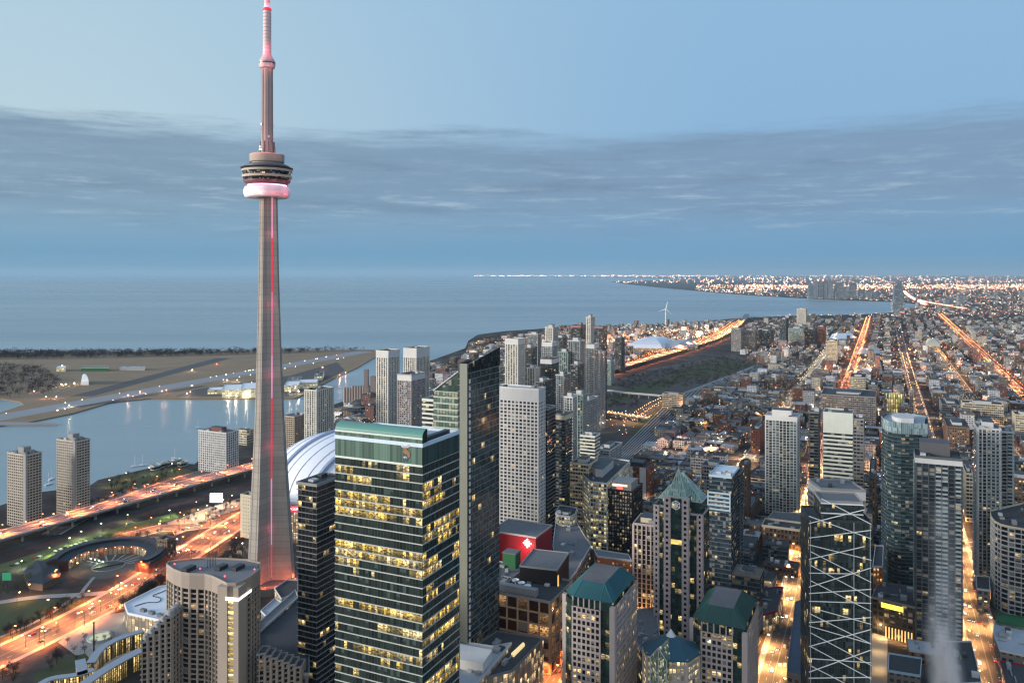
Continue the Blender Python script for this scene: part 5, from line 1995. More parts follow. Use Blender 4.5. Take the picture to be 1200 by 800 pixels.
def build_pavilion():
    Y = 478
    cx, cyy = (787 - CX) / F * Y, Y + 2
    T = Thing('pavilion', 'low round hall with blue conical roof, glass gable and warm lit windows', 'pavilion', (cx, cyy, 0))
    ze = zat(772, Y - 12)
    R = 16.5
    octo = [(cx + R * cos(radians(22.5 + 45 * k)), cyy + R * sin(radians(22.5 + 45 * k))) for k in range(8)]
    g = glazing('pavlit', (.25, .20, .08), 2.4, 4.2, .93, (1, .76, .28), 1.35, wall=(.36, .31, .29), wf=.72, hf=.62, cluster=.02)
    m = MB()
    m.prism(octo, 0, ze, top=False)
    T.part('window_wall', m, g)
    m = MB()
    for p in octo:
        m.obox(p, .7, .7, 0, ze + .5, E1)
    T.part('column', m, STONE)
    m = MB()
    o = offset(ccw(octo), 1.2)
    zt = zat(743, Y)
    for k in range(8):
        a, b = o[k], o[(k + 1) % 8]
        ia, ib = [(cx + (p[0] - cx) * .16, cyy + (p[1] - cyy) * .16) for p in (a, b)]
        m.poly([(*a, ze), (*b, ze), (*ib, zt - 1.5), (*ia, zt - 1.5)])
        m.poly([(*b, ze), (*a, ze), (*a, ze - .6), (*b, ze - .6)][::-1])
    ro = T.part('roof', m, plain('pavilion_roof', (.025, .07, .095), .4, .2))
    m = MB()
    for k in range(8):
        a, b = o[k], o[(k + 1) % 8]
        ia, ib = [(cx + (p[0] - cx) * .17, cyy + (p[1] - cyy) * .17) for p in (a, b)]
        m.poly([(*ia, zt - 1.5), (*ib, zt - 1.5), (cx, cyy, zt + 2.6)])
    T.part('lantern', m, plain('lantern_pale', (.5, .52, .54), .4), ro)
    # glass gable facing the street
    d = Vector((-E1[0] * .8 - .25, -E1[1])).normalized()
    nn = Vector((-d.y, d.x))
    b = Vector((cx, cyy)) + d * (R + 2.5)
    gl = glazing('gable_glass', (.10, .16, .13), 1.2, 1.6, .5, (.9, .8, .4), .5, mull=.12)
    m = MB()
    w, zg = 5.0, ze + 7.5
    L0, R0, A0 = b + nn * w, b - nn * w, b
    i0 = Vector((cx, cyy)) + d * 4
    m.poly([(*L0, 0), (*R0, 0), (*R0, ze + 1), (*A0, zg), (*L0, ze + 1)][::-1], [(10, 0), (0, 0), (0, 30), (5, 38), (10, 30)][::-1])
    m.poly([(*L0, ze + 1), (*A0, zg), (*i0, zg), (*(i0 + nn * w), ze + 1)])
    m.poly([(*A0, zg), (*R0, ze + 1), (*(i0 - nn * w), ze + 1), (*i0, zg)])
    for q in (1, -1):
        c = b + nn * w * q
        e = i0 + nn * w * q
        P = [(*c, 0), (*e, 0), (*e, ze + 1), (*c, ze + 1)]
        m.poly(P)
        m.poly(P[::-1])
    go = T.part('glass_gable', m, gl)
    m = MB()
    for a, c in (((*L0, ze + 1), (*A0, zg)), ((*A0, zg), (*R0, ze + 1)), ((*L0, 0), (*L0, ze + 1)), ((*R0, 0), (*R0, ze + 1)), ((*A0, 0), (*A0, zg))):
        m.tube(a, c, .28, .28, 5)
    T.part('gable_frame', m, PALE, go)
    HEROES.append(octo)


build_pavilion()
low_hall('podium_block', 'stone podium with lit arcade joining the ribbed office and the blue-roofed pavilion', 'block', [(742, 716), (768, 712), (775, 760), (756, 770), (744, 750)], 20, glazing('podlit', (.2, .15, .07), 3, 4, .45, (1, .72, .28), 1.0, wall=(.30, .26, .25), wf=.6, hf=.6, cluster=.1), ROOF_MID, pm=STONE)


# ---------------------------------------------------------------- yellow-lit faceted office, dark grid office, middle-distance blocks
def build_yellow_office():
    for name, label, cols, yt, st, pent in (
            ('office_block', 'faceted office block glowing yellow on every floor before the white grid tower', [(680, 812), (686, 792), (692, 774), (711, 768), (738, 860), (705, 880)], 567, 'yellow', (.45, 8)),
            ('office_block', 'lower stepped yellow-lit wing next to the glowing faceted office', [(657, 842), (664, 830), (681, 818), (684, 850), (664, 872)], 558, 'yellow', (.4, 3)),
            ('office_block', 'rounded pale wing with lit rows tucked beside the white grid tower', [(648, 850), (652, 842), (659, 838), (664, 870), (650, 880)], 566, 'office', None),
            ('office_block', 'small low yellow-lit block with dark faceted roof beside the red hall', [(651, 745), (655, 738), (668, 734), (674, 742), (676, 762), (656, 770)], 606, 'yellow', (.5, 2.5))):
        Y = min(c[1] for c in cols)
        fp = ccw([((px - CX) / F * y, y) for px, y in cols])
        block(name, label, 'office block', fp, zat(yt, Y), st, pent=pent, pmat=PALE, units=3, roofmat=ROOF_DARK)


build_yellow_office()
T, fp, z = hero('office_block', 'black gridded office block with lit red and white rooftop sign', 'office block', 741, 577, 711, 756, 762, 'dgrid', wr=34, roofmat=ROOF_MID, units=2)
near = Vector(min(fp, key=lambda p: p[1]))
a, b = near + Vector(E2) * 21 + Vector(E1) * 3, near + Vector(E2) * 2 + Vector(E1) * 3
m = MB()
m.prism([tuple(a), tuple(b), tuple(b + Vector(E1) * 22), tuple(a + Vector(E1) * 22)], z + .1, z + 8)
po = T.part('penthouse', m, plain('penthouse_stone', (.33, .30, .27)))
for t0, t1, mt, z0, z1 in ((.02, .30, lit('sign_cream', (1, .86, .66), 1.1), 3.5, 6.0), (.24, .56, lit('sign_pinkred', (1, .16, .14), 1.2), 1.2, 3.8), (.30, .80, lit('sign_cream', (1, .86, .66), 1.1), 4.0, 6.0)):
    p0, p1 = a.lerp(b, t0) - Vector(E1) * .3, a.lerp(b, t1) - Vector(E1) * .3
    m = MB()
    m.poly([(*p0, z + z0), (*p1, z + z0), (*p1, z + z1), (*p0, z + z1)])
    T.part('roof_sign', m, mt, po)
T, fp, z = hero('brick_block', 'dark red block with white end panels behind the black gridded office', 'block', 758, 549, 731, 769, 930, 'brick', wr=30, pent=(.5, 4), pmat=DARK)
near = Vector(min(fp, key=lambda p: p[1]))
for s0, s1 in ((1, 8.5), (17, 25)):
    p0, p1 = near + Vector(E2) * s1 - Vector(E1) * .6, near + Vector(E2) * s0 - Vector(E1) * .6
    m = MB()
    m.prism([tuple(p0), tuple(p1), tuple(p1 + Vector(E1) * .5), tuple(p0 + Vector(E1) * .5)], 4, z + .8)
    T.part('white_panel', m, WHITE)
T, fp, z = hero('apartment_tower', 'white gridded precast tower behind the red hall', 'tower', 631, 457, 577, 640, 750, 'white_grid', wr=16, attic=11, atticmat=PALE, roofmat=ROOF_PALE, units=3)
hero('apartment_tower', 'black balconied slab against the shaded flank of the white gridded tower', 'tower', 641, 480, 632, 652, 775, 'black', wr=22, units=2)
T, fp, z = hero('office_tower', 'blue-grey glass tower with pale open frame at its top behind the green-roofed office', 'office tower', 857, 560, 831, 868, 660, 'blue_office', wr=38, roofmat=ROOF_WHITE, units=4, pmat2=BLUEFRAME)
near = Vector(min(fp, key=lambda p: p[1]))
left = max(fp, key=lambda p: Vector(p).dot(Vector(E2)) - Vector(p).dot(Vector(E1)) * .3)
W = 19.0
m = MB()
for k in range(5):
    zz = z - 14 - k * 3.4
    a, b = near + Vector(E2) * .5 - Vector(E1) * .8, near + Vector(E2) * W - Vector(E1) * .8
    m.prism([tuple(b), tuple(a), tuple(a + Vector(E1) * .7), tuple(b + Vector(E1) * .7)], zz, zz + 1.3)
for s_ in (.5, W - .6):
    a = near + Vector(E2) * s_ - Vector(E1) * .9
    m.prism([tuple(a), tuple(a + Vector(E2) * 1.0), tuple(a + Vector(E2) * 1.0 + Vector(E1) * .8), tuple(a + Vector(E1) * .8)], z - 28, z - 12)
T.part('open_frame', m, BLUEFRAME)
hero('apartment_tower', 'dark slim tower with chequered white balconies beside the blue-grey glass tower', 'tower', 866, 556, 858, 872, 690, 'condo_dark', wr=20, units=2)
hero('brick_block', 'tall narrow lit brick flats behind the chequered tower', 'flats', 876, 545, 866, 884, 830, 'brown', wr=20)
T, fp, z = hero('apartment_tower', 'white condominium tower with glazed bays and white roof house by the avenue', 'condominium', 934, 490, 897, 947, 877, 'condo_white', wr=26, attic=4, atticmat=WHITE, roofmat=ROOF_PALE, pent=(.62, 7), pmat=WHITE)
low_hall('podium_block', 'cream-edged low podium under the white condominium tower', 'block', [(896, 612), (938, 614), (946, 602), (906, 600)], 10, DIMWALL, ROOF_MID, pm=CREAM)
hero('heritage_block', 'old brick warehouse with cream cornice lit orange by the avenue', 'warehouse', 937, 622, 893, 945, 770, style('heritage', 4.2, 3.6, 1.6, .3, 1.4, .35, (.03, .028, .028), BROWN, BROWN, .22, .9, lcol=(1, .5, .2), cluster=.1), wr=24, roofmat=ROOF_DARK, pmat2=CREAM, par=1.8, units=6)
hero('heritage_block', 'lower brick warehouse in front of the cream-corniced one', 'warehouse', 935, 668, 895, 941, 700, 'brown', wr=18, roofmat=ROOF_DARK, units=6)
hero('office_tower', 'grey tower with blank pale top and white window bands', 'office tower', 999, 486, 965, 1010, 735, 'band_pale', wr=24, attic=17, atticmat=_M['pale_sage_panel'], units=2, roofmat=ROOF_MID)
hero('apartment_tower', 'narrow white and dark tower left of the blank-topped grey tower', 'tower', 959, 484, 949, 966, 800, 'condo_dark', wr=18, units=2)
hero('office_tower', 'dark tower standing behind the blank-topped grey tower', 'office tower', 1012, 492, 1000, 1020, 860, 'office_grey', wr=26, units=2)
block('podium_block', 'grey flat podium block peeping over the cross-braced glass tower', 'block', [((962 - CX) / F * 566, 566), ((1014 - CX) / F * 560, 560), ((1014 - CX) / F * 562, 590), ((962 - CX) / F * 568, 592)], zat(575, 562), 'office_grey', roofmat=ROOF_MID, attic=6, atticmat=PALE)


def build_braced_tower():
    Y = 470
    A_, B_ = Vector(((948 - CX) / F * (Y + 3), Y + 3)), Vector(((1021 - CX) / F * (Y - 3), Y - 3))
    d_ = (B_ - A_).normalized()
    n_ = Vector((-d_.y, d_.x))
    fp = ccw([tuple(A_), tuple(B_), tuple(B_ + n_ * 27), tuple(A_ + n_ * 27)])
    zt, zs = zat(606, Y + 8), zat(584, Y + 10)
    T = Thing('braced_tower', 'dark glass tower wrapped in bright white crossing diagonal tubes', 'office tower', (*centre(fp), 0))
    facades(T, fp, 0, zt, ST['xb'])
    roof(T, fp, zt, ROOF_DARK, 1, .1, DARK)
    near, lf = B_, A_
    du = (lf - near).normalized()
    W = (lf - near).length
    dv = n_
    # set-back upper glass storey
    a, b = near + dv * 2 + du * 4, near + dv * 2 + du * (W - 7)
    f2 = ccw([tuple(a), tuple(b), tuple(b + dv * 20), tuple(a + dv * 20)])
    facades(T, f2, zt, zs, ST['xb'])
    roof(T, f2, zs, ROOF_MID, 1, .1, GREY)
    m = MB()
    fr = near - dv * .75
    n2 = Vector((-dv.x, -dv.y))

    def pt(s_, z):
        return (*(fr + du * s_ * W), z)

    def onwall(px, py):
        k = (px - CX) / F
        Y_ = fr.dot(n2) / (k * n2.x + n2.y)
        return (k * Y_, Y_, zat(py, Y_))
    tb = MB()
    for x0, y0, x1, y1 in ((948, 604.5, 1021, 631), (962.6, 584, 1021, 614), (948, 613, 1013, 597), (948, 630, 1021, 621), (948, 638, 1021, 656), (948, 655, 1013, 640), (950, 646, 1021, 682),
                           (948, 671, 1000, 672), (948, 687.5, 1021, 665), (950, 662, 1021, 700), (948, 695, 1021, 690), (948, 704, 1021, 706.5), (950, 680, 1021, 716), (952, 712, 1021, 731), (950, 719, 1021, 754),
                           (948, 729, 1021, 723), (948, 733, 1021, 754), (948, 757, 1021, 737), (950, 741, 1021, 779), (948, 771, 1021, 776), (950, 757, 1021, 795), (948, 787, 1021, 761), (948, 794, 1021, 793), (951, 780, 1021, 816), (948, 815, 1021, 803)):
        tb.tube(onwall(x0, y0), onwall(x1, y1), .27, .27, 6)
    T.part('diagonal_tube', tb, plain('tube_white', (.74, .76, .75), .4, .12))
    m = MB()
    for zz in (zs - 6.5, zs - .8):
        m.tube((*(a - dv * .5), zz), (*(b - dv * .5), zz), .4, .4, 6)
    T.part('head_rail', m, WHITEM)
    m = MB()
    for s_ in (.02, .28, .98):
        m.tube(pt(s_, 0), pt(s_, zt), .25, .25, 5)
    T.part('edge_column', m, plain('brace_grey', (.30, .33, .33), .4))
    HEROES.append(fp)


build_braced_tower()
low_hall('parking_block', 'blue-grey flat roofs between the avenue and the cross-braced tower', 'block', [(932, 706), (951, 700), (951, 796), (922, 788)], 15, DIMWALL, plain('slate_blue_roof', (.085, .10, .13), .9, .3), pm=MIDGREY)
low_hall('parking_block', 'dark low block with red-lit sign band on the far side of the avenue', 'block', [(893, 690), (918, 688), (910, 716), (889, 722)], 14, LITWALL, ROOF_DARK, pm=RED)
low_hall('brick_block', 'orange floodlit brick front between the braced tower and round condominium', 'block', [(1023, 664), (1034, 664), (1035, 640), (1026, 640)], 40, glazing('oranges', (.3, .12, .04), 2.5, 4, .6, (1, .45, .12), .9, wall=(.34, .13, .05), wf=.6, hf=.5, cluster=.1), ROOF_DARK)  # orange floodlight is put into the brick wall colour


def round_condo():
    Y = 655
    cols = [(1034, 690), (1036, 676), (1041, 665), (1048, 658), (1056, 655), (1075, 652), (1086, 650), (1087, 684), (1060, 702), (1040, 702)]
    fp = ccw([((px - CX) / F * y, y) for px, y in cols])
    z = zat(508, Y)
    T = Thing('apartment_tower', 'blue glass condominium with rounded corner and pale glass crown', 'condominium', (*centre(fp), 0))
    facades(T, fp, 0, z, ST['condo_blue'])
    f2 = offset(fp, .6)
    m = MB()
    m.prism(f2, z, z + 9, top=False)
    T.part('crown_screen', m, glazing('crownpale', (.10, .16, .18), 1.5, 4.5, 0, blind=.4, bcol=(.22, .29, .31), mull=.12, mcol=(.26, .33, .35)))
    roof(T, shrink(fp, .9), z + 7, ROOF_PALE, .8, .1, PALE)
    m = MB()
    m.prism(shrink(fp, .5), z + 7.1, z + 11)
    T.part('penthouse', m, PALE)
    HEROES.append(fp)


round_condo()
T, fp, z = hero('apartment_tower', 'tall dark condominium with vertical rows of pale balcony panels behind the steam', 'condominium', 1073, 535, 1069, 1127, 575, style('striped', 3.0, 4.1, .35, .5, .7, .55, (.018, .026, .032), plain('slate_slab', (.08, .095, .105), .5), plain('slate_pier', (.06, .072, .08), .5), .07, .9, bal=.42, balmat=PALEGLASS, cluster=.05), wl=26, units=2, roofmat=ROOF_DARK, attic=4, atticmat=PALE)
c = centre(fp)
m = MB()
m.prism(shrink(fp, .66, (1, 6)), z + .1, z + 9)
T.part('penthouse', m, plain('penthouse_dark', (.09, .09, .10)))
m = MB()
q = shrink(fp, .66, (1, 6))
m.tube((*q[1], z), (*q[1], z + 11), .35, .35, 5)
T.part('roof_mast', m, PALE)
T, fp, z = hero('apartment_tower', 'white and glass condominium with chequered balconies right of the second street', 'condominium', 1146, 502, 1139, 1172, 680, style('checker', 3.0, 3.2, .4, .9, .9, .9, (.025, .034, .038), PALE, WHITE, .10, .9, bal=.5, balmat=PALEGLASS, cluster=.05), wl=28, units=4, roofmat=ROOF_MID, pent=(.5, 5), pmat=PALE)
hero('apartment_tower', 'lower grey shoulder tower against the chequered white condominium', 'condominium', 1173, 506, 1168, 1187, 690, 'condo_glass', wl=26, units=2)
low_hall('parking_block', 'small dark block at the foot of the chequered white condominium', 'block', [(1145, 690), (1160, 692), (1159, 676), (1144, 675)], 18, DIMWALL, ROOF_DARK)


def round_office():
    Y = 630
    cols = [(1161, 668), (1162, 652), (1166, 640), (1173, 632), (1182, 627), (1212, 616), (1240, 606), (1250, 640), (1200, 690)]
    fp = ccw([((px - CX) / F * y, y) for px, y in cols])
    block('office_block', 'round-cornered office block with stacked pale window bands and vertical ribs', 'office block', fp, zat(616, Y), 'round_office', units=8, roofmat=ROOF_DARK, pmat2=CREAM)


round_office()
low_hall('podium_block', 'strip of low roof with bright green edge under the round-cornered office', 'block', [(1168, 728), (1225, 740), (1230, 728), (1170, 719)], 14, DIMWALL, GREENP, pm=GREENP)
low_hall('podium_block', 'flat pale roofed low block below the green-edged roof', 'block', [(1166, 728), (1226, 742), (1232, 775), (1172, 762), (1164, 742)], 12, DIMWALL, ROOF_PALE, pm=PALE)
low_hall('podium_block', 'dark low block with thin red-lit edge beside the second street', 'block', [(1172, 775), (1230, 785), (1230, 815), (1182, 812)], 10, LITWALL, ROOF_DARK, pm=RED)  # red line is the cladding colour of the parapet
# podium with yellow sign and gold columns before the blue round condominium
T, fp = low_hall('podium_block', 'black podium with yellow lit sign and gold lit columns under the blue condominium', 'block', [(1022, 700), (1072, 712), (1078, 690), (1030, 682)], 26, glazing('blackwall', (.02, .02, .02), 4, 4.5, .10, WARM, .8, wall=(.03, .03, .032), wf=.7, hf=.6, cluster=.2), ROOF_DARK, pm=MIDGREY)
near = sorted(fp, key=lambda p: p[1])[:2]
near.sort(key=lambda p: p[0])
A, B = Vector(near[0]), Vector(near[1])
d = (B - A).normalized()
nr = Vector((d.y, -d.x))
L = (B - A).length
m = MB()
p0, p1 = A + d * L * .22 + nr * .5, A + d * L * .74 + nr * .5
m.poly([(*p0, 21), (*p1, 21), (*p1, 24.6), (*p0, 24.6)])
T.part('name_sign', m, lit('sign_yellow', (1, .80, .10), 1.3, .25))
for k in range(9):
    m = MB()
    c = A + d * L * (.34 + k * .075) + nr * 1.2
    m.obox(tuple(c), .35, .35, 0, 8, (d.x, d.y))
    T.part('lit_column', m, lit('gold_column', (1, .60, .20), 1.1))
for k in range(3):
    c = A + d * L * (.3 + k * .25) + nr * 6
    point_lamp((c.x, c.y, 4), (1, .55, .2), 4500, .4, cone=160)
T, fp = low_hall('podium_block', 'low dark roof with pale blue frame in front of the gold-lit columns', 'block', [(1041, 786), (1078, 792), (1080, 772), (1042, 766)], 12, DIMWALL, ROOF_DARK, pm=BLUEFRAME)
low_hall('podium_block', 'dark flat low roof behind the steam beside the second street', 'block', [(1112, 802), (1150, 800), (1138, 752), (1108, 752)], 9, DIMWALL, ROOF_DARK)
x, y = gp(1030, 772)
sheet('forecourt', [gp(*p) for p in [(1020, 735), (1040, 740), (1040, 812), (1018, 812)]], .21, PAVING)
for py in (745, 765, 785):
    point_lamp((*gp(1030, py), 7), (1, .60, .24), 5000, .4)

# ---------------------------------------------------------------- cluster of condominiums beyond, and the farther towers
CLUSTER = [
    # near-corner column, top, left, right, depth, style, attic, label
    (607, 398, 592, 615, 1150, 'condo_cream', 7, WHITE, 'white condominium with raked top rising behind the white gridded tower'),
    (622, 408, 614, 629, 1250, 'condo_dark', 0, None, 'dark condominium shoulder to shoulder with the white raked-top one'),
    (648, 384, 639, 654, 1500, 'condo_cream', 0, None, 'slender beige condominium standing highest behind the white stepped one'),
    (647, 402, 635, 653, 1400, 'condo_white', 6, WHITE, 'white stepped condominium in front of the slender beige one'),
    (646, 421, 634, 654, 1200, 'condo_dark', 7, WHITE, 'dark condominium with broad white cap below the white stepped one'),
    (665, 413, 654, 670, 1250, 'condo_green', 0, None, 'greenish condominium with pinkish lit flats beside the broad-capped one'),
    (679, 400, 666, 686, 1250, 'condo_glass', 0, None, 'grey-blue glass condominium in the middle of the cluster with framed corner'),
    (680, 382, 669, 686, 1450, 'condo_dark', 3, plain('reddish_cap', (.32, .14, .13)), 'dark condominium with reddish roofline behind the framed glass one'),
    (692, 372, 687, 697, 1600, 'condo_cream', 0, None, 'thin tan condominium, the tallest spike of the whole cluster'),
    (706, 383, 696, 711, 1450, 'condo_dark', 3, _M['reddish_cap'], 'dark glass condominium with reddish cap at the outer end of the cluster'),
    (696, 404, 687, 701, 1300, 'condo_glass', 6, WHITE, 'white-capped glass condominium below the tan spike'),
    (728, 396, 721, 732, 2150, 'condo_dark', 0, None, 'lone dark green slab standing by the glowing expressway'),
    (671, 466, 661, 676, 905, 'condo_white', 0, None, 'white panelled slim tower next to the white roof house'),
    (683, 463, 671, 688, 925, 'condo_green', 0, None, 'teal glass tower with white square roof house beside the rail bridge'),
    (662, 486, 648, 670, 800, 'condo_dark', 5, CREAM, 'dark ribbed tower with cream cap behind the yellow-lit offices'),
    (614, 420, 600, 622, 1330, 'condo_glass', 0, None, 'grey glass condominium half hidden behind the raked-top white one'),
    (660, 440, 652, 668, 1120, 'condo_glass', 0, None, 'lower grey glass condominium in the gap below the pinkish lit one'),
    (636, 448, 628, 645, 1050, 'condo_dark', 0, None, 'dark slab filling the gap behind the white gridded tower'),
    (688, 470, 684, 700, 1010, 'condo_glass', 0, None, 'short glass tower by the near end of the expressway'),
    (630, 392, 619, 634, 1750, 'condo_glass', 0, None, 'far grey glass condominium between the raked-top white and slender beige ones'),
    (659, 396, 651, 664, 1700, 'condo_dark', 0, None, 'far dark condominium right behind the pinkish lit one'),
    (677, 428, 669, 684, 1100, 'condo_dark', 0, None, 'dark condominium in front of the framed-corner glass one'),
    (703, 414, 694, 709, 1360, 'condo_glass', 0, None, 'grey glass condominium below the reddish-capped outer one'),
    (627, 432, 618, 632, 1180, 'condo_cream', 0, None, 'stubby ivory condominium before the dark shoulder-to-shoulder one'),
    (716, 424, 708, 720, 1900, 'condo_green', 0, None, 'short greenish condominium where the expressway passes the cluster'),
    (596, 430, 586, 603, 1420, 'condo_dark', 0, None, 'dim slab peeping past the slanted dark glass tower'),
]
for xc, yt, xl, xr, Y, st, att, am, lab in CLUSTER:
    hero('condominium_tower', lab, 'condominium', xc, yt, xl, xr, Y, st, attic=att, atticmat=am, units=1, group='condominium towers near the rail corridor', pent=(.5, 5) if not att else None, pmat=PALE)
m = None
MIDS = [
    (714, 528, 700, 728, 880, 'condo_glass', 'blue-grey glass slab of flats beside the rail tracks'),
    (697, 512, 680, 703, 860, 'band_white', 'white stepped low flats before the blue-grey glass slab'),
    (690, 545, 668, 700, 800, 'office', 'pale mid-rise office behind the yellow-lit offices'),
    (800, 463, 776, 803, 1560, 'office', 'brick-pink mid-rise block with lit windows at the rail bridge end'),
    (868, 386, 857, 871, 2720, 'office_grey', 'grey condominium slab by the expressway bend'),
    (884, 387, 871, 887, 2740, 'office_grey', 'second grey condominium slab joined to the one by the expressway bend'),
    (903, 388, 888, 907, 2760, 'blue_office', 'bluish condominium slab ending the row by the expressway bend'),
    (921, 374, 914, 925, 2950, 'condo_dark', 'tall dark green tower with lit crown above the pale green flats'),
    (941, 385, 924, 944, 2880, 'condo_green', 'pale green glass block of flats facing the tracks'),
    (955, 386, 943, 959, 2900, 'condo_dark', 'dark glass block adjoining the pale green flats'),
    (966, 383, 958, 969, 2940, 'brick', 'reddish brown slab at the end of the pale green flats'),
    (980, 400, 968, 983, 2350, 'office', 'old beige loft block standing in front of the white-roofed depot'),
    (944, 362, 934, 947, 3900, 'condo_cream', 'distant white twin-shafted tower above the shoreline'),
    (949, 371, 946, 951, 3950, 'office', 'short pale slab leaning against the distant twin-shafted tower'),
    (1014, 443, 996, 1018, 1760, 'office', 'beige slab of old flats by the long glowing avenue'),
    (1028, 452, 1018, 1032, 1720, 'office_grey', 'dark grey slab next to the beige old flats'),
    (1066, 457, 1032, 1069, 1480, 'office_grey', 'grey slab of flats with a bright yellow lit front'),
    (1026, 466, 962, 1032, 1380, 'office_grey', 'long low grey roofed block behind the blank-topped tower'),
    (1128, 472, 1126, 1176, 1430, 'office', 'long cream-banded office with bright strip windows'),
    (1140, 430, 1137, 1155, 2150, 'brick', 'red and white end-on slab near the far avenue'),
    (1104, 474, 1100, 1126, 1500, 'office_grey', 'grey low-rise block before the cream-banded office'),
    (1190, 486, 1186, 1215, 1300, 'office', 'tan slab at the edge behind the chequered white condominium'),
    (1176, 560, 1172, 1215, 850, 'brown', 'brown brick loft behind the round-cornered office'),
    (1188, 540, 1184, 1225, 960, 'blue_office', 'blue-grey loft with dark roof beyond the round-cornered office'),
    (1132, 555, 1128, 1140, 860, 'office', 'tan flats seen in the gap before the chequered white condominium'),
    (1026, 560, 1020, 1034, 820, 'brown', 'dark brown tower in the gap beside the blue round condominium'),
    (1110, 500, 1106, 1136, 1180, 'brown', 'brown flats behind the dark striped condominium'),
    (890, 505, 880, 897, 1180, 'brick', 'narrow red brick flats behind the white condominium tower'),
    (846, 548, 822, 851, 905, 'office_grey', 'grey low office directly behind the blue-grey glass tower'),
    (880, 600, 870, 890, 840, 'brown', 'low brown block by the foot of the chequered slim tower'),
]
for xc, yt, xl, xr, Y, st, lab in MIDS:
    hero('mid_rise_block', lab, 'block', xc, yt, xl, xr, Y, st, units=2, group=None, pent=(.45, 4), pmat=PALE)
# yellow lit front
p0, p1 = at(1040, 461, 1470), at(1056, 492, 1470)
T = Thing('lit_atrium', 'tall bright yellow lit atrium front on the grey slab of flats', 'atrium', (p0.x, p0.y, p1.z))
m = MB()
m.prism([(p0.x, 1466), (p1.x, 1462), (p1.x, 1478), (p0.x, 1478)], p1.z - 6, p0.z, top=True)
T.part('glass_front', m, glazing('atrium', (.3, .28, .1), 4, 9, .95, (1, .88, .30), 1.3, cluster=.02, mull=.8))

# far shore: condominiums standing across the bay, pairs on the point
FAR = [(947, 953, 333), (953, 958, 331), (959, 964, 329), (965, 969, 330), (970, 976, 329), (978, 983, 334), (983, 988, 333), (989, 994, 336), (996, 1003, 332), (1006, 1011, 341), (1014, 1020, 342), (1024, 1030, 342)]
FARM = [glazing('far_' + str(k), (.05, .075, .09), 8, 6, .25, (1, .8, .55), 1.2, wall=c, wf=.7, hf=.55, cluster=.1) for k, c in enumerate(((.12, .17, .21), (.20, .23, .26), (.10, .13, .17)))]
far_words = ['first', 'second', 'third', 'fourth', 'fifth', 'sixth', 'seventh', 'eighth', 'ninth', 'tenth', 'eleventh', 'last']


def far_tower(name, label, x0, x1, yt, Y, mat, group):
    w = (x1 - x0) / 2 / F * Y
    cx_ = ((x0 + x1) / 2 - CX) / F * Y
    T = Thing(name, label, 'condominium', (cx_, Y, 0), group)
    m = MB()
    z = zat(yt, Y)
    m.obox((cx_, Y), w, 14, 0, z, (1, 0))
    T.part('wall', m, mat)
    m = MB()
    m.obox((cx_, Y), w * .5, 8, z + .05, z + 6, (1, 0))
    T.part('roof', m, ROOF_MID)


for k, (x0, x1, yt) in enumerate(FAR):
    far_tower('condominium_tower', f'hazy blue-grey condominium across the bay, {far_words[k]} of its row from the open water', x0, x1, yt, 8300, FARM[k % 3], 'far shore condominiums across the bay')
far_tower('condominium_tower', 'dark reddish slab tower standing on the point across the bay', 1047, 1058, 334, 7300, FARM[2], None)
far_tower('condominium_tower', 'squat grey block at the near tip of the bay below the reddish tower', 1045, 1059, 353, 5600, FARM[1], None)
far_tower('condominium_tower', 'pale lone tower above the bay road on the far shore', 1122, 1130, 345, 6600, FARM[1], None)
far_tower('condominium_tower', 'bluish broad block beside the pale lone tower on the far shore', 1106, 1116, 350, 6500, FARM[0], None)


# ---------------------------------------------------------------- arena, depot, wind turbine, airport buildings
def vault(name, label, cat, px, z0, rise, wallm, roofm):
    fp = ccw([gp(x, y) for x, y in px])
    c = centre(fp)
    T = Thing(name, label, cat, (*c, 0))
    m = MB()
    m.prism(fp, 0, z0, top=False)
    T.part('wall', m, wallm)
    m = MB()
    rings = [(1.0, 0), (.86, .45), (.62, .78), (.34, .95), (.02, 1.0)]
    for (k0, h0), (k1, h1) in zip(rings, rings[1:]):
        A, B = shrink(fp, k0), shrink(fp, k1)
        for i in range(len(fp)):
            j = (i + 1) % len(fp)
            m.poly([(*A[i], z0 + h0 * rise), (*A[j], z0 + h0 * rise), (*B[j], z0 + h1 * rise), (*B[i], z0 + h1 * rise)])
    T.part('roof', m, roofm)
    HEROES.append(fp)
    return T


vault('exhibition_hall', 'broad white vaulted exhibition hall in the orange glow beyond the expressway', 'hall', [(731, 412), (748, 404), (782, 402), (792, 406), (776, 413)], 14, 22, LITWALL, ROOF_WHITE)
vault('exhibition_hall', 'second lower vaulted hall beside the broad white exhibition hall', 'hall', [(772, 411), (790, 405), (815, 404), (818, 409), (795, 412)], 12, 16, LITWALL, ROOF_PALE)
vault('depot', 'white curved-roof depot left of the long glowing avenue', 'depot', [(971, 401), (975, 394), (998, 393), (1002, 399)], 10, 7, DIMWALL, ROOF_WHITE)
vault('depot', 'wide pale-roofed depot beyond the loft block by the avenue', 'depot', [(1004, 418), (1008, 411), (1030, 411), (1034, 417)], 9, 5, DIMWALL, ROOF_PALE)
vault('church', 'cream hall with small dome and spire past the tree-filled streets', 'church', [(1084, 412), (1086, 405), (1100, 405), (1102, 412)], 20, 14, LITWALL, CREAM)

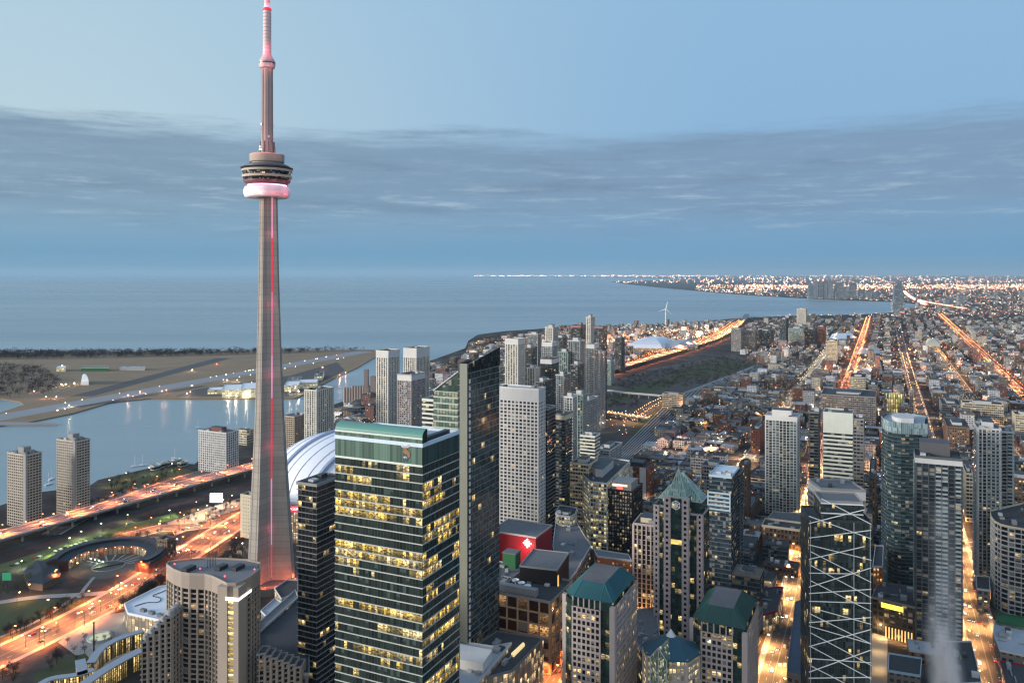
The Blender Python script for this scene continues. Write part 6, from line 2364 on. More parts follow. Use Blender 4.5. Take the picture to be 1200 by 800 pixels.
x, y = gp(780, 382)
T = Thing('wind_turbine', 'white three-bladed wind turbine standing on the shore beyond the exhibition hall', 'wind turbine', (x, y, 0))
zt = zat(362, y)
m = MB()
m.tube((x, y, 0), (x, y, zt), 2.6, 1.6, 10)
T.part('pole', m, WHITEM)
m = MB()
m.obox((x, y - 2), 1.8, 5, zt - 1.5, zt + 2, (1, 0))
T.part('nacelle', m, WHITEM)
for a in (78, 198, 318):
    m = MB()
    d = Vector((cos(radians(a)), 0, sin(radians(a))))
    hub = Vector((x, y - 8, zt))
    m.tube(hub, hub + d * 8, 1.0, 1.9, 6)
    m.tube(hub + d * 8, hub + d * 40, 1.9, .4, 6)
    T.part('blade', m, WHITEM)


def air_building(label, px, h, wallm, roofm, cat='terminal', name='airport_building'):
    T, fp = low_hall(name, label, cat, px, h, wallm, roofm)
    return T


AIRW = glazing('airwall', (.35, .30, .16), 7, 5, .85, (1, .86, .42), 1.3, wall=(.60, .58, .48), wf=.72, hf=.6, cluster=.05)
for k, (x0, x1, y0, y1, h, lab) in enumerate(((243, 262, 457.5, 454, 9, 'small cream-lit hangar at the runway end of the airport terminal'), (260, 284, 457, 451, 15, 'long bright cream terminal building by the channel'), (282, 303, 456, 449, 19, 'taller pale terminal building left of the tower shaft'),
                                              (333, 350, 452, 447, 14, 'cream-lit hangar right of the tower shaft'), (348, 371, 449, 445, 13, 'cream-lit hangar nearest the channel gap'), (337, 352, 446, 442, 12, 'grey-blue hangar behind the cream-lit hangars'), (368, 378, 441, 436, 11, 'red-lit hangar at the far end of the apron'))):
    air_building(lab, [(x0, y0), (x1, y0 - .8), (x1 + 2, y1 - .8), (x0 + 3, y1)], h, AIRW if k != 5 else DIMWALL, WHITEM if k < 5 else ROOF_MID, 'hangar' if k else 'hangar')
vault('airport_building', 'white rounded hangar standing alone on the airfield grass', 'hangar', [(95, 451), (96, 447), (103, 447), (104, 451)], 8, 14, WHITEM, WHITEM)
air_building('long low green shed on the airfield before the dark tree belt', [(95, 431), (127, 431), (127, 429.5), (96, 429.5)], 9, GREENP, GREENP, 'shed')
air_building('pale sheds on the airfield before the dark tree belt', [(140, 431.2), (170, 431), (170, 429.6), (141, 429.6)], 7, PALE, ROOF_PALE, 'shed')
air_building('small yellowish lit hut by the near wood on the airfield', [(66, 431), (77, 431), (77, 429), (67, 429)], 10, AIRW, WHITEM, 'hut')


# a few sailboats and jetties
def sailboat(x, y, label, r):
    T = Thing('sailboat', label, 'sailboat', (x, y, -2), 'boats in the harbour')
    m = MB()
    d = Vector((cos(r), sin(r)))
    n = Vector((-d.y, d.x))
    c = Vector((x, y))
    sec = [(-5, 1.1), (-2, 1.7), (2, 1.5), (5, .6), (6.5, .05)]
    for (s0, w0), (s1, w1) in zip(sec, sec[1:]):
        a, b, e, f = c + d * s0 + n * w0, c + d * s1 + n * w1, c + d * s1 - n * w1, c + d * s0 - n * w0
        m.poly([(*f, -.6), (*e, -.6), (*b, -.6), (*a, -.6)])
        m.poly([(*a, -.6), (*b, -.6), (*(c + d * s1 + n * w1 * .5), -2.3), (*(c + d * s0 + n * w0 * .5), -2.3)])
        m.poly([(*e, -.6), (*f, -.6), (*(c + d * s0 - n * w0 * .5), -2.3), (*(c + d * s1 - n * w1 * .5), -2.3)])
    a, f = c - d * 5 + n * 1.1, c - d * 5 - n * 1.1
    m.poly([(*a, -.6), (*(c - d * 5 + n * .5), -2.3), (*(c - d * 5 - n * .5), -2.3), (*f, -.6)])
    T.part('hull', m, WHITEM)
    m = MB()
    m.tube((x, y, -.6), (x, y, 14), .22, .12, 5)
    T.part('mast', m, WHITEM)
    m = MB()
    p = c - d * 4.5
    m.tube((x, y, 1), (*p, 1), .3, .2, 5)
    T.part('boom', m, WHITEM)


SAILB = ['sailboat on open water before the wooded quay, the one nearer the tower pair', 'sailboat on open water before the wooded quay, the one nearer the white hotel block', 'moored sailboat at the quay by the tan tower pair, closest to the expressway', 'moored sailboat at the quay between the tan towers, farther out', 'sailboat moored off the quay lawn by pale marina sheds', 'sailboat drifting mid-channel toward the airport']
for (px, py), lab, r in zip(((158, 545), (167, 544), (57, 566), (60, 560), (205, 536), (232, 500)), SAILB, (.3, .6, 1.2, 1.5, .2, .4)):
    sailboat(*gp(px, py), lab, r)
for k in range(6):
    a, b = gp(112 + k * 5, 575 - k * 2), gp(96 + k * 5, 568 - k * 1.5)
    tag(strip([gp(176 + k * 7, 546), gp(178 + k * 7, 541)], 4, -1.2, GREY, 'jetty', z0=-2.2).build('jetty', GREY), f'short grey jetty at the quay, number {k + 1} counted from the lawn end' if False else 'short grey jetty reaching into the harbour from the lawn quay', 'jetty', 'jetties at the quay')
MAR = [(188, 548, 8), (197, 546, 10), (205, 544, 9), (212, 547, 8), (180, 551, 7)]
for k, (px, py, w) in enumerate(MAR):
    Y = gp(px, py)[1]
    hero('marina_shed', ['white marina shed on the quay, middle one', 'white marina shed on the quay with highest roof', 'white marina shed on the quay nearest the water', 'white marina shed on the quay nearest the white hotel block', 'white marina shed on the quay nearest the lawn'][k], 'shed', px, py - 4, px - w / 2, px + w / 2, Y, 'band_white', wr=12, roofmat=ROOF_WHITE, units=1)

# ---------------------------------------------------------------- ordinary city blocks
RNG = random.Random(21)
ZONES = [
    [(640, 640), (640, 560), (690, 575), (730, 545), (780, 505), (800, 475), (905, 436), (960, 398), (1040, 373), (1330, 373), (1330, 830), (880, 830), (830, 660)],
    [(545, 425), (552, 409), (563, 393.5), (620, 387.3), (700, 382.8), (790, 380.2), (868, 375.5), (870, 381), (845, 394), (705, 432), (640, 455), (580, 470)],
    [(868, 381), (930, 371.3), (1040, 368), (1040, 374), (960, 399), (905, 402)],
    [(440, 500), (500, 432), (560, 424), (590, 470), (600, 520), (520, 540)],
    [(372, 505), (392, 482), (440, 470), (480, 470), (440, 540), (380, 540)],
    [(860, 412), (960, 398), (905, 436)],
]
ZG = [[gp(*p) for p in z] for z in ZONES]
YARD = [gp(*p) for p in [(698, 500), (703, 452), (780, 431), (862, 415), (884, 424), (812, 450), (770, 478), (722, 545), (698, 550)]]


def seg_dist(p, a, b):
    ax, ay = a
    dx, dy = b[0] - ax, b[1] - ay
    t = max(0, min(1, ((p[0] - ax) * dx + (p[1] - ay) * dy) / (dx * dx + dy * dy + 1e-9)))
    return hypot(p[0] - ax - t * dx, p[1] - ay - t * dy)


HC = [(centre(f), max(hypot(p[0] - centre(f)[0], p[1] - centre(f)[1]) for p in f), f) for f in HEROES]
RSEG = [(a, b, w) for pts, w in ROADS for a, b in zip(pts, pts[1:])] + [(a, b, 17) for a, b in zip(EXPRESS, EXPRESS[1:])]


def free(p, r):
    for c, R, f in HC:
        d = hypot(p[0] - c[0], p[1] - c[1])
        if d < R + r:
            if inside(p, f):
                return False
            if min(seg_dist(p, f[k], f[(k + 1) % len(f)]) for k in range(len(f))) < r * .95:
                return False
    for a, b, w in RSEG:
        if abs(a[1] - p[1]) > 4000 and abs(b[1] - p[1]) > 4000:
            continue
        if seg_dist(p, a, b) < w + r * .78:
            return False
    return True


WALLS = {
    'red brick': glazing('w_brick', (.03, .03, .035), 3.4, 3.6, .20, WARM, 1.0, wall=(.105, .042, .032), wf=.42, hf=.5, cluster=.2),
    'brown brick': glazing('w_brown', (.03, .03, .035), 3.2, 3.5, .16, WARM, 1.0, wall=(.075, .054, .043), wf=.45, hf=.5, cluster=.2),
    'grey': glazing('w_grey', (.03, .033, .038), 3.4, 3.6, .18, (1, .75, .4), 1.0, wall=(.17, .175, .185), wf=.62, hf=.5, cluster=.3),
    'cream': glazing('w_cream', (.03, .03, .03), 3.6, 3.6, .22, WARM, 1.0, wall=(.34, .31, .26), wf=.5, hf=.48, cluster=.2),
    'white': glazing('w_white', (.04, .045, .05), 3.4, 3.4, .14, (1, .8, .5), .9, wall=(.46, .47, .48), wf=.6, hf=.5, cluster=.2),
    'dark glass': glazing('w_dark', (.02, .026, .032), 2.4, 3.6, .18, WARM, 1.0, wall=(.05, .055, .06), wf=.85, hf=.7, cluster=.3),
}
ROOFS = {'black': ROOF_DARK, 'grey': ROOF_MID, 'pale': ROOF_PALE, 'tan': plain('tan_roof', (.17, .14, .11), .95, .3, .25)}
cands = []
for ai in range(22, 190):
    for bi in range(-40, 60):
        big = ai * 26 > 2400
        if big and (ai % 2 or bi % 2):
            continue
        a, b = ai * 26 + RNG.uniform(-4, 4), bi * 24 + RNG.uniform(-4, 4)
        p = grid(a, b)
        if p[1] < 520 or not any(inside(p, z) for z in ZG) or (inside(p, YARD) and RNG.random() > .45):
            continue
        x, y = pxy(*p)
        if not -10 < x < 1215 or y > 815:
            continue
        w, d = RNG.uniform(8, 12), RNG.uniform(8, 11.5)
        if RNG.random() < .18:
            w *= 1.5
        if not free(p, max(w, d)):
            continue
        if RNG.random() < .10:
            continue
        h = RNG.choice((7, 8, 9, 10, 11, 12, 14, 16))
        if RNG.random() < (.17 if p[1] < 2000 else .10):
            h = RNG.uniform(18, 36)
            w *= 1.25
        cands.append((p, w, d, h))
cands.sort(key=lambda c: -(c[1] + c[2]) * (c[3] + 10) / c[0][1] ** 2)
NEARB = cands[:285]
REST = cands[285:]
LAND_MARKS = [((600 - CX) / F * 760, 760, 'the white gridded tower'), (*centre(HC[0][2]), 'the tall tower')]
MARKS = [(at(795, 550, 560), 'the pyramid-topped tower'), (at(845, 560, 660), 'the blue-grey glass tower'), (at(920, 490, 877), 'the white condominium tower'), (at(985, 480, 735), 'the blank-topped grey tower'),
         (at(1060, 500, 655), 'the blue round condominium'), (at(1160, 500, 690), 'the chequered white condominium'), (at(735, 570, 780), 'the black gridded office'), (at(750, 550, 930), 'the dark red white-panelled block'),
         (at(800, 463, 1560), 'the pink mid-rise at the rail bridge'), (at(1006, 443, 1760), 'the beige old flats'), (at(1050, 457, 1480), 'the yellow atrium slab'), (at(1150, 472, 1430), 'the cream-banded office'),
         (at(1146, 430, 2150), 'the red and white slab'), (at(975, 400, 2350), 'the beige loft block'), (at(935, 385, 2880), 'the pale green flats'), (at(985, 394, 3000), 'the white curved-roof depot'), (at(765, 405, 2900), 'the white exhibition hall'),
         (at(690, 380, 1600), 'the condominium cluster'), (at(455, 412, 1150), 'the tall cream tower'), (at(560, 420, 1500), 'the slanted dark glass tower'), (at(1190, 615, 640), 'the round-cornered office'), (at(1100, 520, 575), 'the dark striped condominium'), (at(715, 530, 880), 'the blue-grey glass slab'), (at(910, 640, 770), 'the old brick warehouse')]
recs = []
for p, w, d, h in NEARB:
    col = RNG.choices(list(WALLS), (5, 4, 5, 3, 3, 2))[0]
    rf = RNG.choices(list(ROOFS), (5, 4, 2, 2))[0]
    form = 'low block' if h < 10 else 'block' if h < 17 else 'mid-rise block'
    mk = min(MARKS, key=lambda q: hypot((q[0].x - p[0]) * 1.0, (q[0].y - p[1]) * .6))
    side = 'behind' if p[1] > mk[0].y + 60 else 'in front of' if p[1] < mk[0].y - 60 else 'beside'
    recs.append([p, w, d, h, col, rf, form, f'{rf}-roofed {col} {form} {side} {mk[1]}'])
by = {}
for r in recs:
    by.setdefault(r[7], []).append(r)
ORD = ['first', 'second', 'third', 'fourth', 'fifth', 'sixth', 'seventh', 'eighth', 'ninth', 'tenth', 'eleventh', 'twelfth']
for k, rs in by.items():
    if len(rs) > 1:
        rs.sort(key=lambda r: pxy(*r[0])[0])
        for i, r in enumerate(rs):
            r[7] = k + (', leftmost' if i == 0 else ', rightmost' if i == len(rs) - 1 else f', {ORD[i]} from left')
NAMES = {'red brick': 'brick_block', 'brown brick': 'brick_block', 'grey': 'concrete_block', 'cream': 'stone_block', 'white': 'rendered_block', 'dark glass': 'glass_block'}
STY = {'red brick': 'brick', 'brown brick': 'brown', 'grey': 'office_grey', 'cream': 'office', 'white': 'band_white', 'dark glass': 'blue_office'}


def simple_block(m, p, w, d, h, mi, ri, gable=0.0):
    e = RNG.uniform(-.04, .04)
    dx = (cos(e) * E1[0] - sin(e) * E1[1], sin(e) * E1[0] + cos(e) * E1[1])
    ey = (-dx[1], dx[0])
    fp = [(p[0] + i * w * dx[0] + j * d * ey[0], p[1] + i * w * dx[1] + j * d * ey[1]) for i, j in ((-1, -1), (1, -1), (1, 1), (-1, 1))]
    if h < 10.5 and RNG.random() < gable:
        m.prism(fp, 0, h, mi, ri, top=False)
        P = [Vector(q) for q in fp]
        k = 0 if w > d else 1
        a, b, c, e_ = P[k], P[(k + 1) % 4], P[(k + 2) % 4], P[(k + 3) % 4]
        r0, r1, hr = (a + e_) / 2, (b + c) / 2, h + min(w, d) * .6
        m.poly([(*a, h), (*b, h), (*r1, hr), (*r0, hr)], None, ri)
        m.poly([(*c, h), (*e_, h), (*r0, hr), (*r1, hr)], None, ri)
        m.poly([(*b, h), (*c, h), (*r1, hr)], None, mi)
        m.poly([(*e_, h), (*a, h), (*r0, hr)], None, mi)
    else:
        m.prism(fp, 0, h, mi, ri)
    return fp, dx


for p, w, d, h, col, rf, form, lab in recs:
    T = Thing(NAMES[col], lab, 'block', (*p, 0), 'ordinary city blocks')
    if p[1] < 1050:
        e = RNG.uniform(-.03, .03)
        m = MB()
        fp, dx = simple_block(m, p, w, d, h, 0, 0)
        facades(T, fp, 0, h, ST[STY[col]])
        roof(T, fp, h, ROOFS[rf], .9, .25)
        rooftop(T, fp, h, RNG, (.4, 2.5) if RNG.random() < .4 else None, UNIT, RNG.randint(2, 4))
    else:
        m = MB()
        fp, dx = simple_block(m, p, w, d, h, 0, 0)
        m = MB()
        m.prism(fp, 0, h, top=False)
        T.part('wall', m, WALLS[col])
        roof(T, fp, h, ROOFS[rf], .8, .1)
        if p[1] < 1800:
            rooftop(T, fp, h, RNG, (.35, 2.5) if RNG.random() < .4 else None, UNIT, 1)

wl = list(WALLS.values()) + list(ROOFS.values())
nw = len(WALLS)
m = MB()
for p, w, d, h in REST:
    fp, dx = simple_block(m, p, w, d, h, RNG.randrange(nw), nw + RNG.randrange(4), .5)
    if h > 10.5 and RNG.random() < .5:
        m.obox((p[0] + RNG.uniform(-4, 4), p[1] + RNG.uniform(-4, 4)), RNG.uniform(1.5, 3), RNG.uniform(1.5, 3), h, h + RNG.uniform(1.5, 3), E1, nw + RNG.randrange(4))
# the endless houses farther out
FARZ = [gp(*p) for p in [(880, 400), (1040, 368), (1075, 360), (1330, 356), (1330, 470), (1150, 470), (1000, 440)]]
FARZ2 = [gp(*p) for p in [(1085, 357.5), (1062, 353.5), (960, 349.5), (880, 345.2), (800, 337.5), (1330, 336), (1330, 357)]]
for _ in range(3800):
    far2 = RNG.random() < .35
    py = RNG.uniform(337, 357) if far2 else 356 + 90 * RNG.random() ** 1.6
    px = RNG.uniform(800, 1240)
    p = gp(px, py)
    if not inside(p, FARZ2 if far2 else FARZ):
        continue
    if any(seg_dist(p, a, b) < w + 8 for a, b, w in RSEG):
        continue
    k = 1 + max(0, p[1] - 3000) / 5000
    h = RNG.choice((6, 7, 8, 9, 12)) * (1 + .3 * (k - 1))
    if RNG.random() < .06:
        h *= RNG.uniform(2.5, 4.5)
    simple_block(m, p, RNG.uniform(5, 9) * k, RNG.uniform(5, 8) * k, h, RNG.randrange(nw), nw + RNG.randrange(4), .6)
tag(m.build('distant_houses', wl), kind='stuff')


# ---------------------------------------------------------------- trees
def tree_crown(m, c, h, r, n, rng, size=1.0, mi=0):
    """a loose crown of thin twig slivers spread through an uneven ellipsoid"""
    lob = [(Vector((rng.gauss(0, .34) * r, rng.gauss(0, .34) * r, rng.gauss(0, .22) * h)), rng.uniform(.35, .65)) for _ in range(5)]
    for _ in range(n):
        o, s_ = rng.choice(lob)
        q = Vector((rng.gauss(0, .42), rng.gauss(0, .42), rng.gauss(0, .36)))
        q = Vector(c) + o + Vector((q.x * r * s_ * 1.5, q.y * r * s_ * 1.5, q.z * h * s_ * 1.2))
        a = Vector((rng.gauss(0, 1), rng.gauss(0, 1), rng.gauss(.5, 1))).normalized() * size * rng.uniform(.6, 1.5)
        b = Vector((rng.gauss(0, 1), rng.gauss(0, 1), rng.gauss(0, 1))).normalized() * size * rng.uniform(.15, .5)
        m.poly([q - a * .5, q + a * .5, q + a * .1 + b], None, mi)


PROTO = []
for k in range(5):
    rng = random.Random(50 + k)
    h = rng.uniform(8, 11)
    root = D.objects.new('bare_tree', None)
    tm = MB()
    tm.tube((0, 0, 0), (0, 0, h * .35), .28, .2, 7)
    for q in range(6):
        a = q * 1.05 + rng.random()
        t0 = Vector((0, 0, h * rng.uniform(.25, .4)))
        t1 = Vector((cos(a) * h * .2, sin(a) * h * .2, h * rng.uniform(.55, .72)))
        tm.tube(t0, t1, .15, .08, 5)
        for _ in range(3):
            t2 = t1 + Vector((rng.gauss(0, .12), rng.gauss(0, .12), rng.uniform(.08, .25))) * h
            tm.tube(t1, t2, .07, .02, 4)
    cm = MB()
    tree_crown(cm, (0, 0, h * .66), h * .5, h * .42, 420, rng, .8)
    COL.objects.link(root)
    to = tm.build('trunk', TRUNK, root)
    co = cm.build('crown', SHRUB if k == 4 else (TWIG2 if k % 2 else TWIG), root)
    PROTO.append(root)
TREE_GROUP = 'bare trees in the park and streets'
used = set()


def place_tree(x, y, k, s, label, group):
    r = PROTO[k] if k not in used else copy_tree(PROTO[k])
    used.add(k)
    r.location = (x, y, 0)
    r.scale = (s, s, s * RNG.uniform(.9, 1.15))
    r.rotation_euler = (0, 0, RNG.uniform(0, 6.28))
    tag(r, label, 'tree', group)
    if k == 4:
        r.name = 'evergreen_tree'


def scatter(poly, n, label, group, ks=(0, 1, 2, 3), smin=.7, smax=1.2):
    P = [gp(*q) for q in poly]
    xs, ys = [p[0] for p in P], [p[1] for p in P]
    t = 0
    while n and t < 4000:
        t += 1
        p = (RNG.uniform(min(xs), max(xs)), RNG.uniform(min(ys), max(ys)))
        if inside(p, P) and free(p, 2.5):
            place_tree(*p, RNG.choice(ks), RNG.uniform(smin, smax), label, group)
            n -= 1


scatter([(0, 760), (60, 735), (130, 700), (195, 668), (190, 690), (120, 725), (0, 785)], 40, 'bare tree lit from below along the orange boulevard', 'bare trees along the boulevard')
scatter([(0, 700), (0, 690), (60, 660), (110, 640), (190, 620), (185, 632), (120, 645), (30, 700)], 46, 'small green shrub-like tree under the edge of the expressway', 'green trees beside the expressway', (4,), .5, .95)
scatter([(108, 574), (150, 557), (205, 547), (228, 553), (190, 565), (140, 580)], 34, 'small tree on the quay lawn by the harbour', 'trees on the quay lawn', (4, 1, 4, 3), .5, .9)
scatter([(255, 640), (285, 622), (292, 660), (262, 664)], 14, 'bare tree in the dark grove left of the tall tower', 'bare trees in the grove by the tall tower', (0, 2), .8, 1.2)
scatter([(0, 742), (40, 725), (85, 702), (130, 702), (165, 690), (120, 715), (60, 742), (0, 768)], 34, 'bare tree on the park lawn between the white path and the boulevard', 'bare trees on the park lawn', (0, 1, 2), .5, .9)
scatter([(60, 790), (110, 768), (150, 745), (100, 742), (60, 765)], 14, 'small bare tree on the plaza by the round lit pool', 'bare trees on the plaza', (1, 3), .45, .7)
scatter([(205, 628), (250, 606), (292, 592), (292, 582), (240, 598), (196, 614)], 26, 'small bare tree planted in the paved yard behind the cross street', 'yard trees behind the cross street', (0, 1, 3), .45, .75)
scatter([(105, 592), (150, 574), (215, 556), (250, 548), (225, 560), (150, 586), (110, 600)], 22, 'bare tree along the shore road by the harbour', 'bare trees along the shore road', (0, 1, 2), .5, .8)
scatter([(0, 790), (45, 770), (70, 775), (20, 812), (0, 812)], 8, 'bare tree on the lawn below the orange boulevard', 'bare trees on the lower lawn', (0, 1), .7, 1)
scatter([(885, 745), (905, 735), (912, 752), (890, 765)], 9, 'golden-lit bare tree on the corner beside the glowing avenue', 'lit bare trees at the avenue corner', (1, 3), .7, 1)
scatter([(640, 620), (700, 560), (780, 520), (960, 470), (1200, 470), (1200, 620), (900, 660)], 150, 'bare street tree among the low city blocks', 'bare street trees among the low blocks', (0, 1, 2, 3), .7, 1.1)
for k in range(5):
    if k not in used:
        D.objects.remove(PROTO[k])

WOODM = [TWIG, TWIG2, plain('purple_twigs', (.030, .023, .027), 1, .5, .02)]


def wood(name, polys, n, h, r, tris, size, rng, kmax=9):
    m = MB()
    Z = [[gp(*q) for q in z] for z in polys]
    ar = [abs(area(z)) for z in Z]
    for z, a in zip(Z, ar):
        xs, ys = [p[0] for p in z], [p[1] for p in z]
        k = int(n * a / sum(ar))
        t = 0
        while k > 0 and t < 60000:
            t += 1
            p = (rng.uniform(min(xs), max(xs)), rng.uniform(min(ys), max(ys)))
            if not inside(p, z):
                continue
            s = rng.uniform(.7, 1.25)
            mi = rng.randrange(3)
            m.tube((*p, 0), (*p, h * s * .5), .25, .15, 3, mi, caps=False)
            tree_crown(m, (*p, h * s * .6), h * s * .5, r * s, tris, rng, size, mi)
            k -= 1
    return tag(m.build(name, WOODM), kind='stuff')


R2 = random.Random(77)
wood('island_wood', [[(-120, 465), (-120, 428), (0, 430), (45, 432), (62, 440), (72, 452), (66, 459), (40, 466), (0, 468)]], 700, 17, 9, 40, 3.2, R2)
wood('distant_wood', [[(-200, 422), (-200, 414), (0, 413.6), (240, 413), (236, 417), (60, 421)], [(240, 416.5), (240, 413), (400, 411), (432, 411), (300, 415)]], 1500, 17, 10, 26, 4.5, R2)
wood('rail_side_wood', [[(705, 452), (760, 436), (860, 418), (900, 432), (850, 452), (790, 455), (740, 458)], [(705, 480), (712, 462), (760, 470), (755, 480)], [(760, 512), (790, 478), (800, 480), (770, 520)]], 520, 10, 6.5, 44, 2.6, R2)
wood('distant_trees', [[(870, 379), (880, 372.5), (1000, 369.5), (1000, 373), (930, 378)], [(552, 410), (556, 397), (640, 388), (700, 383.5), (700, 386), (600, 396)], [(700, 383.5), (790, 380.5), (870, 374.5), (870, 380), (740, 384.5)]], 900, 12, 10, 16, 4, R2)
wood('suburban_trees', [[(800, 500), (960, 440), (1040, 372), (1330, 366), (1330, 560), (1100, 560), (950, 540)]], 5600, 13, 8, 20, 3.4, R2)
wood('far_suburban_trees', [[(1085, 359), (1062, 353.2), (960, 349.2), (880, 345.0), (800, 337.5), (1330, 335), (1330, 366)]], 3200, 16, 34, 11, 11, R2)
wood('shore_trees', [[(562, 397), (620, 390), (700, 385), (870, 381), (860, 384), (700, 391), (600, 398)]], 260, 13, 9, 20, 4, R2)


# ---------------------------------------------------------------- street lamps
def lamp_proto(name, h, arm, headm):
    root = D.objects.new(name, None)
    COL.objects.link(root)
    m = MB()
    m.tube((0, 0, 0), (0, 0, h), .16, .09, 6)
    m.build('pole', STEEL, root)
    m = MB()
    m.tube((0, 0, h - .2), (arm, 0, h + .3), .07, .06, 5)
    m.build('arm', STEEL, root)
    m = MB()
    m.obox((arm, 0), .75, .38, h + .02, h + .30, (1, 0))
    m.ball((arm, 0, h - .05), .42)
    m.build('lamp_head', headm, root)
    return root


LP = {'orange': (lamp_proto('street_lamp', 10, 2.6, L_ORANGE), (1, .25, .07)), 'gold': (lamp_proto('street_lamp', 9, 2.2, L_WARM), (1, .47, .15)), 'white': (lamp_proto('street_lamp', 9, 1.6, L_WHITE), (1, .78, .50)), 'green': (lamp_proto('street_lamp', 8, 1.2, L_GREEN), (.85, 1, .50))}
lused = set()
NL = [0]


def lamp(x, y, z, ang, kind, watts, label, group):
    pr, col = LP[kind]
    o = pr if kind not in lused else copy_tree(pr)
    lused.add(kind)
    o.location = (x, y, z)
    o.rotation_euler = (0, 0, ang)
    tag(o, label, 'street lamp', group)
    NL[0] += 1
    h = {'orange': 10, 'gold': 9, 'white': 9, 'green': 8}[kind]
    arm = {'orange': 2.6, 'gold': 2.2, 'white': 1.6, 'green': 1.2}[kind]
    point_lamp((x + cos(ang) * arm, y + sin(ang) * arm, z + h - .9), col, watts, .5, cone=158)


def lamps_along(pts, step, offs, z, kind, watts, label, group, ymax, start=0, xlim=(-30, 1240)):
    for i, (p, d) in enumerate(along(pts, step, start)):
        if p.y > ymax or p.y < 300:
            continue
        nn = Vector((-d.y, d.x))
        for o in offs:
            q = p + nn * o
            px, py = pxy(q.x, q.y)
            if not (xlim[0] < px < xlim[1]) or py > 850:
                continue
            f = -nn if o > 0 else nn
            lamp(q.x, q.y, z, math.atan2(f.y, f.x), kind, watts, label, group)


K = 3.4
lamps_along(EXPRESS, 40, (-2.6,), EZ, 'orange', 29000 * K, 'tall orange lamp on the median of the elevated expressway', 'lamps along the expressway', 1150, 12)
lamps_along(LOWER, 34, (-15.5, 15.5), .2, 'orange', 24000 * K, 'orange street lamp along the wide boulevard below the tower', 'lamps along the boulevard', 960, 6)
lamps_along(AVENUE, 30, (-10.5, 10.5), .2, 'gold', 22000 * K, 'golden street lamp along the glowing avenue', 'lamps along the avenue', 1150, 4)
lamps_along(EAST_ST, 32, (-10.5, 10.5), .2, 'gold', 18000 * K, 'golden street lamp along the second street by the steam', 'lamps along the second street', 1000, 8)
lamps_along(SIDE, 26, (-9, 9), .2, 'orange', 12000 * K, 'orange street lamp in the short street before the lattice office', 'lamps in the short street', 700, 3)
lamps_along(LAKESHORE, 38, (10,), .1, 'orange', 13000 * K, 'orange street lamp along the shore road by the harbour', 'lamps along the shore road', 1300, 5)
lamps_along(CROSS, 26, (-12, 12), .1, 'orange', 11000 * K, 'orange street lamp at the cross street behind the engine shed', 'lamps at the cross street', 1000, 3)
for px, py, k, w in ((200, 606, 'green', 6000), (225, 617, 'green', 7000), (231, 606, 'green', 6000), (244, 602, 'gold', 7000), (206, 642, 'white', 5000), (262, 594, 'gold', 6000), (270, 590, 'gold', 6000), (25, 668, 'green', 5000), (58, 652, 'green', 5000), (80, 640, 'green', 5000), (96, 632, 'green', 5000), (120, 622, 'green', 4000),
                     (62, 684, 'orange', 5000), (70, 680, 'orange', 5000), (20, 708, 'gold', 2500), (36, 696, 'gold', 3500), (92, 672, 'gold', 2500), (60, 715, 'gold', 2200), (140, 695, 'gold', 2500), (106, 722, 'gold', 4200), (118, 716, 'gold', 4200), (132, 708, 'gold', 4200), (150, 699, 'gold', 4200), (166, 690, 'gold', 4200), (88, 733, 'gold', 4200), (66, 742, 'gold', 5200), (46, 750, 'gold', 5200), (30, 758, 'gold', 5200), (210, 612, 'orange', 7000), (230, 598, 'gold', 6000), (188, 622, 'green', 6000), (150, 612, 'green', 5000), (270, 604, 'gold', 7000), (284, 648, 'white', 3000), (100, 600, 'gold', 3500), (60, 612, 'gold', 3500), (30, 622, 'gold', 3500), (126, 571, 'gold', 2600), (150, 562, 'gold', 2600), (175, 556, 'white', 2600), (200, 551, 'white', 2600), (268, 632, 'white', 2500), (277, 640, 'white', 2500), (255, 650, 'gold', 2500)):
    lamp(*gp(px, py), 0, RNG.uniform(0, 6), k, w * 2.4, {'green': 'pale greenish lamp among trees beside the expressway', 'gold': 'warm path lamp in the park round the engine shed', 'white': 'white path lamp near the foot of the tall tower', 'orange': 'orange lamp at the lit entrance of the engine shed annex'}[k],
         {'green': 'greenish park lamps', 'gold': 'warm park lamps', 'white': 'white park lamps', 'orange': 'annex lamps'}[k])
for k in LP:
    if k not in lused:
        for ch in list(LP[k][0].children):
            D.objects.remove(ch)
        D.objects.remove(LP[k][0])

# farther roads: lamp posts too small to count, but their light is real
fm = MB()
fmats = [L_ORANGE, L_WARM, L_WHITE, lit('pink_far_lamp', (1, .44, .28), 7), lit('red_far_lamp', (1, .16, .12), 7)]


def far_lamps(pts, step, y0, y1, offs, mi, watts, z=9, every=2, r0=.45):
    n = 0
    for p, d in along(pts, step, 0):
        if not y0 < p.y < y1:
            continue
        nn = Vector((-d.y, d.x))
        for o in offs:
            q = p + nn * o
            px, py = pxy(q.x, q.y)
            if -20 < px < 1230:
                fm.ball((q.x, q.y, z + RNG.uniform(0, 2)), r0 * max(1, p.y / 1500), mi)
        n += 1
        if n % every == 0:
            px, py = pxy(p.x, p.y)
            if -60 < px < 1260:
                point_lamp((p.x, p.y, z + 8), [(1, .27, .08), (1, .46, .16), (1, .8, .5), (1, .42, .24), (1, .2, .1)][mi], watts * 1.5, 1, cone=155)


